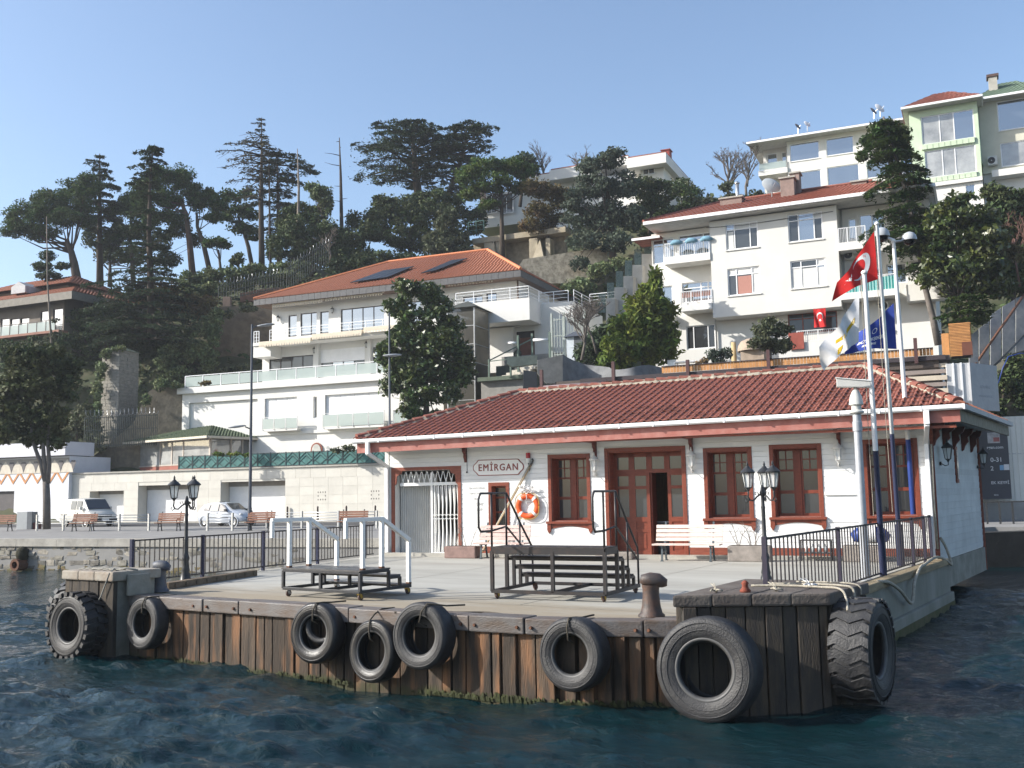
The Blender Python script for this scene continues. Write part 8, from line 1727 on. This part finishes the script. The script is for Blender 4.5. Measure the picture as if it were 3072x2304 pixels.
cedar('cedar','smaller flat-topped cedar touching the spreading cedar on its right',110,[(1330,620),(1370,520),(1395,440),(1400,385)],[(380,45,60,5),(402,75,85,7),(430,85,105,8),(462,105,80,8),(495,110,60,8),(535,90,70,8),(580,80,90,9)],.17,F_CED,9,BARK,.35,.1,droop=.06,sag=-.05,per=9,pad=1.15)
tree('evergreen','dense evergreens under the spreading cedar',104,[(1230,800),(1230,700)],[(1150,630,55,50),(1210,640,60,60),(1270,650,60,60),(1120,690,55,50),(1190,710,70,60),(1260,720,60,60),(1330,650,50,60),(1140,600,25,30)],.2,F_DRK,5.2,.9,BARK,.3,.12)
tree('evergreen','lighter olive-green tree left of the stone arcade',98,[(1345,830),(1345,740)],[(1340,670,50,60),(1320,730,60,60),(1370,730,55,60),(1350,780,60,40)],.25,F_OLV,5.2,.8,BARK,.25,.12)
tree('stone_pine','flat round pine in front of the pine-hidden white house',97,[(1508,770),(1506,700),(1505,620),(1500,580)],[(1400,530,50,40),(1450,500,60,38),(1520,495,65,35),(1570,510,45,35),(1480,550,80,40),(1560,560,50,30),(1420,580,50,30),(1470,615,45,20)],.19,foliage('fresh_pine', (0.080,0.128,0.029), (0.032,0.058,0.017)),5.5,.8,BARK,.28,.12)
tree('pine','dark pine tuft behind the flat round pine',106,[(1560,620),(1570,540)],[(1575,480,45,28),(1555,505,50,25),(1600,510,25,25)],.19,F_CED,5.5,.8,BARK,.2,.1)
tree('brown_pine','brown-tinged pine right of the flat round pine',96,[(1650,790),(1645,720),(1630,660)],[(1600,570,55,35),(1650,580,55,40),(1690,600,40,40),(1620,630,60,40),(1670,660,45,30),(1590,680,50,30),(1640,690,40,25)],.19,F_BRN,4.8,.75,BARK,.26,.12)
tree('weeping_cedar','large grey-green weeping cedar between the white house and the apartments',92,[(1840,800),(1835,700),(1820,560)],[(1770,500,50,40),(1830,480,60,40),(1780,560,70,50),(1860,560,70,55),(1740,640,60,50),(1820,650,70,60),(1890,650,60,55),(1760,720,60,40),(1850,730,60,40),(1720,600,40,40),(1740,790,35,30)],.19,F_GREY,5.6,.8,BARK,.4,.15,droop=.7,up=-.1)
tree('evergreen','smooth dark evergreen dome right of the weeping cedar',94,[(1950,700),(1955,620)],[(1930,560,60,45),(1985,580,45,50),(1950,610,60,45)],.19,F_DRK,6,.7,BARK,.25,.1)
tree('evergreen','mid-green bushes below the white roof slab corner',96,[(2050,720),(2050,620)],[(2040,560,45,40),(2070,590,50,40),(2010,640,60,40),(2090,620,50,30),(1960,690,60,40),(2040,660,60,30)],.19,F_MAG,5.5,.7,BARK,.2,.1)
bare('bare_tree','bare tree in front of the third white roof slab',112,(1632,570),(1628,440),.8,BARKG,.14,7,4,31); bare('bare_tree','faint bare treetops left of the weeping cedar',118,(1750,560),(1742,440),.9,BARKG,.16,8,4,32)
bare('bare_tree','wide bare grey tree left of the high white house',108,(2190,610),(2185,430),1.0,BARKG,.2,10,5,33); bare('bare_tree','second bare grey tree close to the high white house',104,(2240,600),(2250,450),1.0,BARKG,.16,9,5,34)
tree('shrub','low evergreen shrubs behind the apartment house ridge',95,[(2240,640),(2240,600)],[(2200,600,50,25),(2260,590,40,25),(2130,610,50,20),(2180,560,22,25)],.22,F_OLV,5.5,.6,BARK,.1,.06)
cedar('cedar','tall leaning cedar drooping in front of the right end of the apartments',60,[(2815,1035),(2800,960),(2775,860),(2755,740),(2725,600),(2690,480),(2650,350)],[(362,30,40,18),(385,60,60,24),(415,80,70,26),(450,80,80,26),(490,60,90,26),(530,130,70,22),(570,60,70,20),(620,120,60,18),(680,140,40,16),(650,60,70,24),(705,110,50,24),(730,90,60,24),(790,60,60,22)],.13,F_PINE,9.0,BARKG,.22,.06,droop=.7,sag=.36,pad=1.0,per=9)
tree('ivy_clad_tree','leafy ivy-covered top behind the leaning cedar',68,[(2690,560),(2660,450)],[(2640,388,42,36),(2690,400,36,44),(2608,425,36,30),(2705,455,36,46),(2650,465,40,36),(2590,468,24,22),(2690,520,34,42),(2655,365,24,18)],.19,F_DRK,6,.55,BARK,.15,.08)
tree('magnolia','big sunlit magnolia with glossy leaves right of the leaning cedar',58,[(2880,1010),(2880,860)],[(2860,640,70,60),(2920,660,70,60),(2840,720,80,60),(2930,740,80,70),(2880,800,100,60),(2970,800,60,60),(2800,760,45,60),(2780,840,40,40),(2870,600,45,35),(2960,700,80,80),(2900,850,100,50),(3000,860,50,60),(2830,660,60,70)],.21,F_MAGR,4.6,.7,BARK,.2,.1,elong=1.9)
tree('tree','dark reddish-leaved tree at the right picture edge',66,[(3040,950),(3040,800)],[(3010,600,50,50),(3060,620,50,60),(3000,680,50,60),(3060,720,50,60),(3030,780,60,60),(2980,570,40,35),(3050,680,60,80),(3060,840,50,60),(3000,640,60,50)],.18,F_DRK,8,.5,BARK,.2,.1)
bare('bare_tree','bare reddish twigs in front of the dark right-edge tree',64,(3060,860),(3030,600),.8,mat('reddish_bark',(.17,.09,.07),.9),.08,7,4,41)
tree('brown_bush','red-brown bush between magnolia and right-edge tree',60,[(3000,860),(3000,800)],[(2985,740,30,40),(3010,700,30,40),(3040,760,35,40)],.16,F_BRN,4,.4,BARK,.08,.05)
cedar('pine_sapling','soft drooping young pine above the wood-clad box',53,[(2912,1060),(2905,960),(2898,880)],[(890,50,60,16),(910,70,70,18),(935,80,70,20),(955,60,60,16)],.11,F_PINE,6,BARK,.08,.03,droop=.35)
tree('shrub','dark shrubs under the apartment house balcony behind the flags',64,[(2700,1020),(2700,980)],[(2700,990,50,40),(2750,960,45,60),(2660,1000,35,30),(2780,1010,40,40)],.17,F_DRK,5.5,.45,BARK,.08,.05)
# --- between villa and apartments
tree('conifer','bright yellow-green conifer pyramid between villa and apartments',66,[(1930,1110),(1940,1000),(1960,850)],[(1965,835,22,35),(1950,875,45,40),(1930,925,70,45),(1990,930,45,40),(1900,985,90,50),(1980,990,65,50),(1880,1045,95,50),(1970,1050,75,50),(1850,1085,70,35)],.2,F_JUN,6,.45,BARK,.2,.06,up=.9,elong=2.6,flat=1.3,thick=.85)
tree('conifer','dark low conifer skirts left of the bright conifer',67,[(1800,1110),(1800,1040)],[(1800,1020,50,50),(1760,1060,45,40),(1830,1080,60,35),(1840,990,35,40)],.19,F_CED,6,.45,BARK,.1,.06,up=.6,elong=2.2,flat=1.1)
bare('bare_tree','pale bare tree tangled in front of the villa side wall',64,(1745,1080),(1772,870),.95,BARKG,.10,8,5,51); bare('bare_tree','second bare branching shrub beside the villa gate',65,(1790,1060),(1740,900),1.0,BARKG,.08,7,5,52)
tree('evergreen','green climbers at the foot of the rubble retaining wall',84,[(1760,900),(1760,870)],[(1740,860,60,35),(1800,810,50,30),(1860,790,40,25),(1770,890,45,25),(1700,870,30,20),(1620,870,40,20)],.22,F_IVY,5.2,.6,BARK,.08,.05)
# --- villa magnolia and promenade tree
tree('magnolia','large dark magnolia standing against the villa beside the lift tower',69,[(1280,1290),(1278,1180),(1270,1050)],[(1225,865,50,42),(1285,880,55,45),(1200,920,55,45),(1320,925,55,45),(1250,960,80,50),(1350,980,50,45),(1195,1010,60,50),(1280,1040,90,60),(1370,1050,50,50),(1200,1090,70,55),(1300,1110,85,60),(1375,1120,45,50),(1180,1155,50,45),(1260,1180,70,50),(1340,1180,60,50),(1230,1235,45,35),(1300,1250,40,30),(1160,1060,45,60),(1400,1110,35,60),(1240,1110,90,70),(1320,1020,80,60),(1260,1260,60,35)],.21,F_MAG,5.0,.65,BARK,.25,.1,elong=1.8)
tree('street_tree','pollarded promenade tree with three forked limbs and dense dark crown',57,[(140,1588),(140,1500),(138,1445)],[(60,1080,65,55),(130,1070,75,60),(200,1100,55,50),(50,1160,70,55),(130,1160,85,60),(205,1170,50,50),(60,1240,70,55),(140,1250,80,55),(100,1310,75,45),(10,1200,50,70),(20,1300,50,50),(170,1320,45,40)],.2,foliage('street_leaves', (0.070,0.081,0.032), (0.029,0.039,0.017),.2,.6),4.8,.5,BARKG,.22,.19,limbs=False)
t = bpy.data.objects['street_tree']; q = MB()
for pts in ([(138,1450),(122,1390),(100,1330),(90,1260)],[(140,1450),(132,1380),(128,1300),(130,1200)],[(142,1450),(148,1390),(142,1310),(160,1200)]): q.tube([atp(x,y,cw(0,57),_fh)-t.location for x,y in pts],[.16,.12,.09,.05],8)
q.build('limbs', BARKG, t, True)
tree('young_tree','thin bare-stemmed young tree crossing the far-left house windows',72,[(165,1180),(152,1000),(142,840),(140,650)],[(150,1010,30,14),(120,1030,25,12),(175,1000,25,12),(160,960,18,8)],.16,F_SPR,2.2,.4,BARKP,.10,.03,limbs=False)
# --- hedges, ivy and undergrowth on the slope
def ivy(label, dep, blobs, m=F_IVY, leaf=.24, k=5.2, cl=.6): return tree('ivy_bank', label, dep, [(blobs[0][0],blobs[0][1]+blobs[0][3]),(blobs[0][0],blobs[0][1])], blobs, leaf, m, k, cl, BARK, .08, .05, limbs=False, cat='ivy')
ivy('ivy hedge running along the hill edge left of the villa roof',99,[(560,840,45,35),(620,830,50,35),(690,825,55,30),(760,815,55,28),(830,805,50,28),(900,800,45,25),(640,870,60,30),(720,850,60,30),(590,880,50,30),(800,835,50,25),(870,830,50,25)])
ivy('dark ivy bank on the hillside above the villa roof',97,[(1010,800,50,35),(1070,790,60,40),(1140,780,60,40),(1210,790,60,40),(1010,840,50,25),(1080,835,60,25),(1290,800,55,35),(1370,810,50,30),(960,850,40,22)],foliage('dark_ivy', (0.065,0.090,0.041), (0.026,0.043,0.020),.2,.7))
ivy('ivy cascade hanging over the brown retaining wall',92,[(560,1010,50,40),(610,980,45,40),(640,990,30,60),(530,1060,50,40),(590,1060,60,45),(620,1080,40,50),(500,1090,40,40),(540,1120,50,30),(500,1050,30,30),(655,950,22,40)],leaf=.22)
ivy('ivy hanging on the left edge of the stone tower',85.3,[(318,1060,25,22),(300,1110,22,35),(292,1170,20,35),(296,1230,16,35),(290,1280,20,30),(350,1045,30,12)],leaf=.18,cl=.4)
ivy('brown-green undergrowth behind the tall barred fence',84.2,[(230,1280,50,40),(190,1330,50,40),(260,1240,40,40),(290,1330,35,35),(240,1360,50,30),(160,1370,40,25)],F_OLV,.2)
tree('mixed_trees','shadowy evergreens filling the slope behind the stone tower',95,[(300,1150),(300,1050)],[(250,1020,60,50),(330,1000,60,40),(400,1040,60,50),(460,1060,50,50),(280,1090,60,60),(440,1130,45,60),(200,1060,50,50),(380,950,60,40),(300,930,60,40),(230,960,40,40)],.2,F_DRK,5.2,.85,BARK,.3,.15)
tree('mixed_trees','brownish shrubs behind the ragged cedar above the brown wall',95,[(560,930),(560,880)],[(500,870,50,40),(560,900,50,30),(520,920,60,35),(620,910,40,30),(450,890,50,40),(590,940,50,30)],.19,F_BRN,4.6,.7,BARK,.15,.08)
tree('hedge','green slope shrubs left of the villa between house and tower',90,[(100,1100),(100,1060)],[(30,1050,60,40),(110,1040,60,40),(180,1020,50,35),(60,1110,70,50),(150,1110,60,50)],.19,F_DRK,5,.8,BARK,.15,.08)
# --- garden shrubs by the apartments
tree('olive_bush','rounded grey-green olive bush in front of the apartment house',60,[(2312,1085),(2312,1050)],[(2290,990,40,30),(2340,990,38,30),(2275,1030,45,30),(2330,1035,55,35),(2310,965,30,22),(2360,1030,25,30)],.15,F_OLV,5.4,.38,BARK,.08,.05)
tree('garden_shrub','thin grey shrub left of the barbecue',60,[(2155,1095),(2155,1075)],[(2140,1065,25,28),(2175,1060,25,25),(2155,1085,35,16)],.12,F_GREY,3.8,.3,BARK,.05,.03)
tree('garden_shrub','reddish low shrub beside the white garden table',60,[(2115,1100),(2115,1090)],[(2110,1085,16,16),(2095,1092,14,10)],.12,F_BRN,3.8,.25,BARK,.04,.02)
tree('terrace_plants','low green plants behind the teal fence under the pavilion',73,[(670,1372),(670,1366)],[(660,1362,25,9),(700,1363,25,8),(740,1365,25,7)],.14,F_JUN,4,.25,BARK,.03,.02)
tree('terrace_plants','grey-green shrub behind the teal fence near the station roof',70,[(1030,1365),(1030,1355)],[(1010,1352,25,12),(1045,1345,25,16)],.14,F_OLV,4.5,.3,BARK,.04,.02)
tree('terrace_plants','dry bush on the villa terrace behind the rail',78,[(625,1150),(625,1140)],[(620,1148,22,8),(605,1152,16,6)],.16,F_BRN,5,.3,BARK,.03,.02)
# --- undergrowth over the bare ground
def undergrowth():
    n = 26000; a = RNG.uniform(-75,45,n); b = RNG.uniform(78,118,n); z = np.array([HZ(x,y) for x,y in zip(a,b)]); h = RNG.exponential(.45,n)
    keep = (np.sin(a*.7+b*.4)+np.sin(b*.9-a*.35) > -.9) & (z > 8); a, b, z, h = a[keep], b[keep], z[keep], h[keep]
    C = np.stack([RH.x*a+_fh.x*b, RH.y*a+_fh.y*b, z+h], 1); o = leaf_mesh('undergrowth', C, RNG.uniform(.25,.6,len(C)), F_DRK, None); tag(o, 'dark green ground cover on the hillside', 'undergrowth', kind='stuff')
undergrowth()
print('leaves', NL)

ivy('ivy and scrub over the rock at the right edge',55.5,[(3010,1150,30,50),(3050,1100,35,60),(3060,1190,35,50),(3000,1220,25,35)],F_DRK,.15,5,.4)
tree('pine','fuller dark pine filling the skyline between the two left pine groups',113,[(400,850),(395,760),(390,700)],[(350,640,50,45),(400,620,55,50),(370,700,55,40),(420,690,45,40),(330,720,45,35)],.16,F_PINE,5.5,.8,BARK,.3,.12)
tree('evergreen','dark evergreen thicket below the lone dead pole',101,[(1080,800),(1080,740)],[(1060,720,50,40),(1100,690,45,40),(1080,770,60,40),(1020,740,40,40)],.2,F_DRK,5.5,.8,BARK,.2,.1)

tree('pine','thick pine crowns behind the ragged cedar on the skyline',115,[(330,860),(330,780)],[(270,700,40,50),(320,760,60,40),(400,770,60,45),(470,720,60,40),(540,690,50,35),(500,780,60,35),(590,720,40,30)],.2,F_DRK,4.2,.8,BARK,.3,.12)
tree('evergreen','dense dark conifers between the pale dead trunk and the lone pole',104,[(940,820),(940,740)],[(900,640,45,50),(950,660,45,60),(860,660,45,60),(990,720,45,60),(1040,720,40,50),(1060,660,30,40)],.2,F_DRK,5,.8,BARK,.3,.12)
tree('evergreen','conifers packed under the flat-topped cedar',106,[(1400,800),(1400,700)],[(1300,600,60,40),(1360,620,60,50),(1250,600,50,35),(1170,620,40,40),(1420,660,50,60),(1120,650,40,40)],.2,F_DRK,5,.8,BARK,.3,.12)

ivy('green scrub at the foot of the brown retaining wall beside the villa',93,[(600,1130,40,25),(660,1115,40,20),(720,1105,40,20),(680,940,30,20),(740,925,40,16)],F_OLV,.2,5,.5)
ivy('leafy scrub on the sloping old wall below the villa terrace',84.4,[(480,1150,30,25),(440,1200,18,25),(520,1155,30,14),(300,1390,40,20),(250,1410,30,14)],F_IVY,.18,5,.4)
# ------------------------------------------------------------------ air
def haze():
    m = bpy.data.materials.new('haze_air'); m.use_nodes = True; n = m.node_tree.nodes; n.remove(n['Principled BSDF']); v = n.new('ShaderNodeVolumePrincipled'); v.inputs['Color'].default_value = (.86,.92,1,1); v.inputs['Density'].default_value = .00035; v.inputs['Anisotropy'].default_value = .1
    m.node_tree.links.new(v.outputs[0], n['Material Output'].inputs['Volume']); o = MB().box(-260,170,-60,360,-4,64).build('haze', m); tag(o, 'thin pale haze in the air over the whole place', 'haze', kind='stuff')
haze()
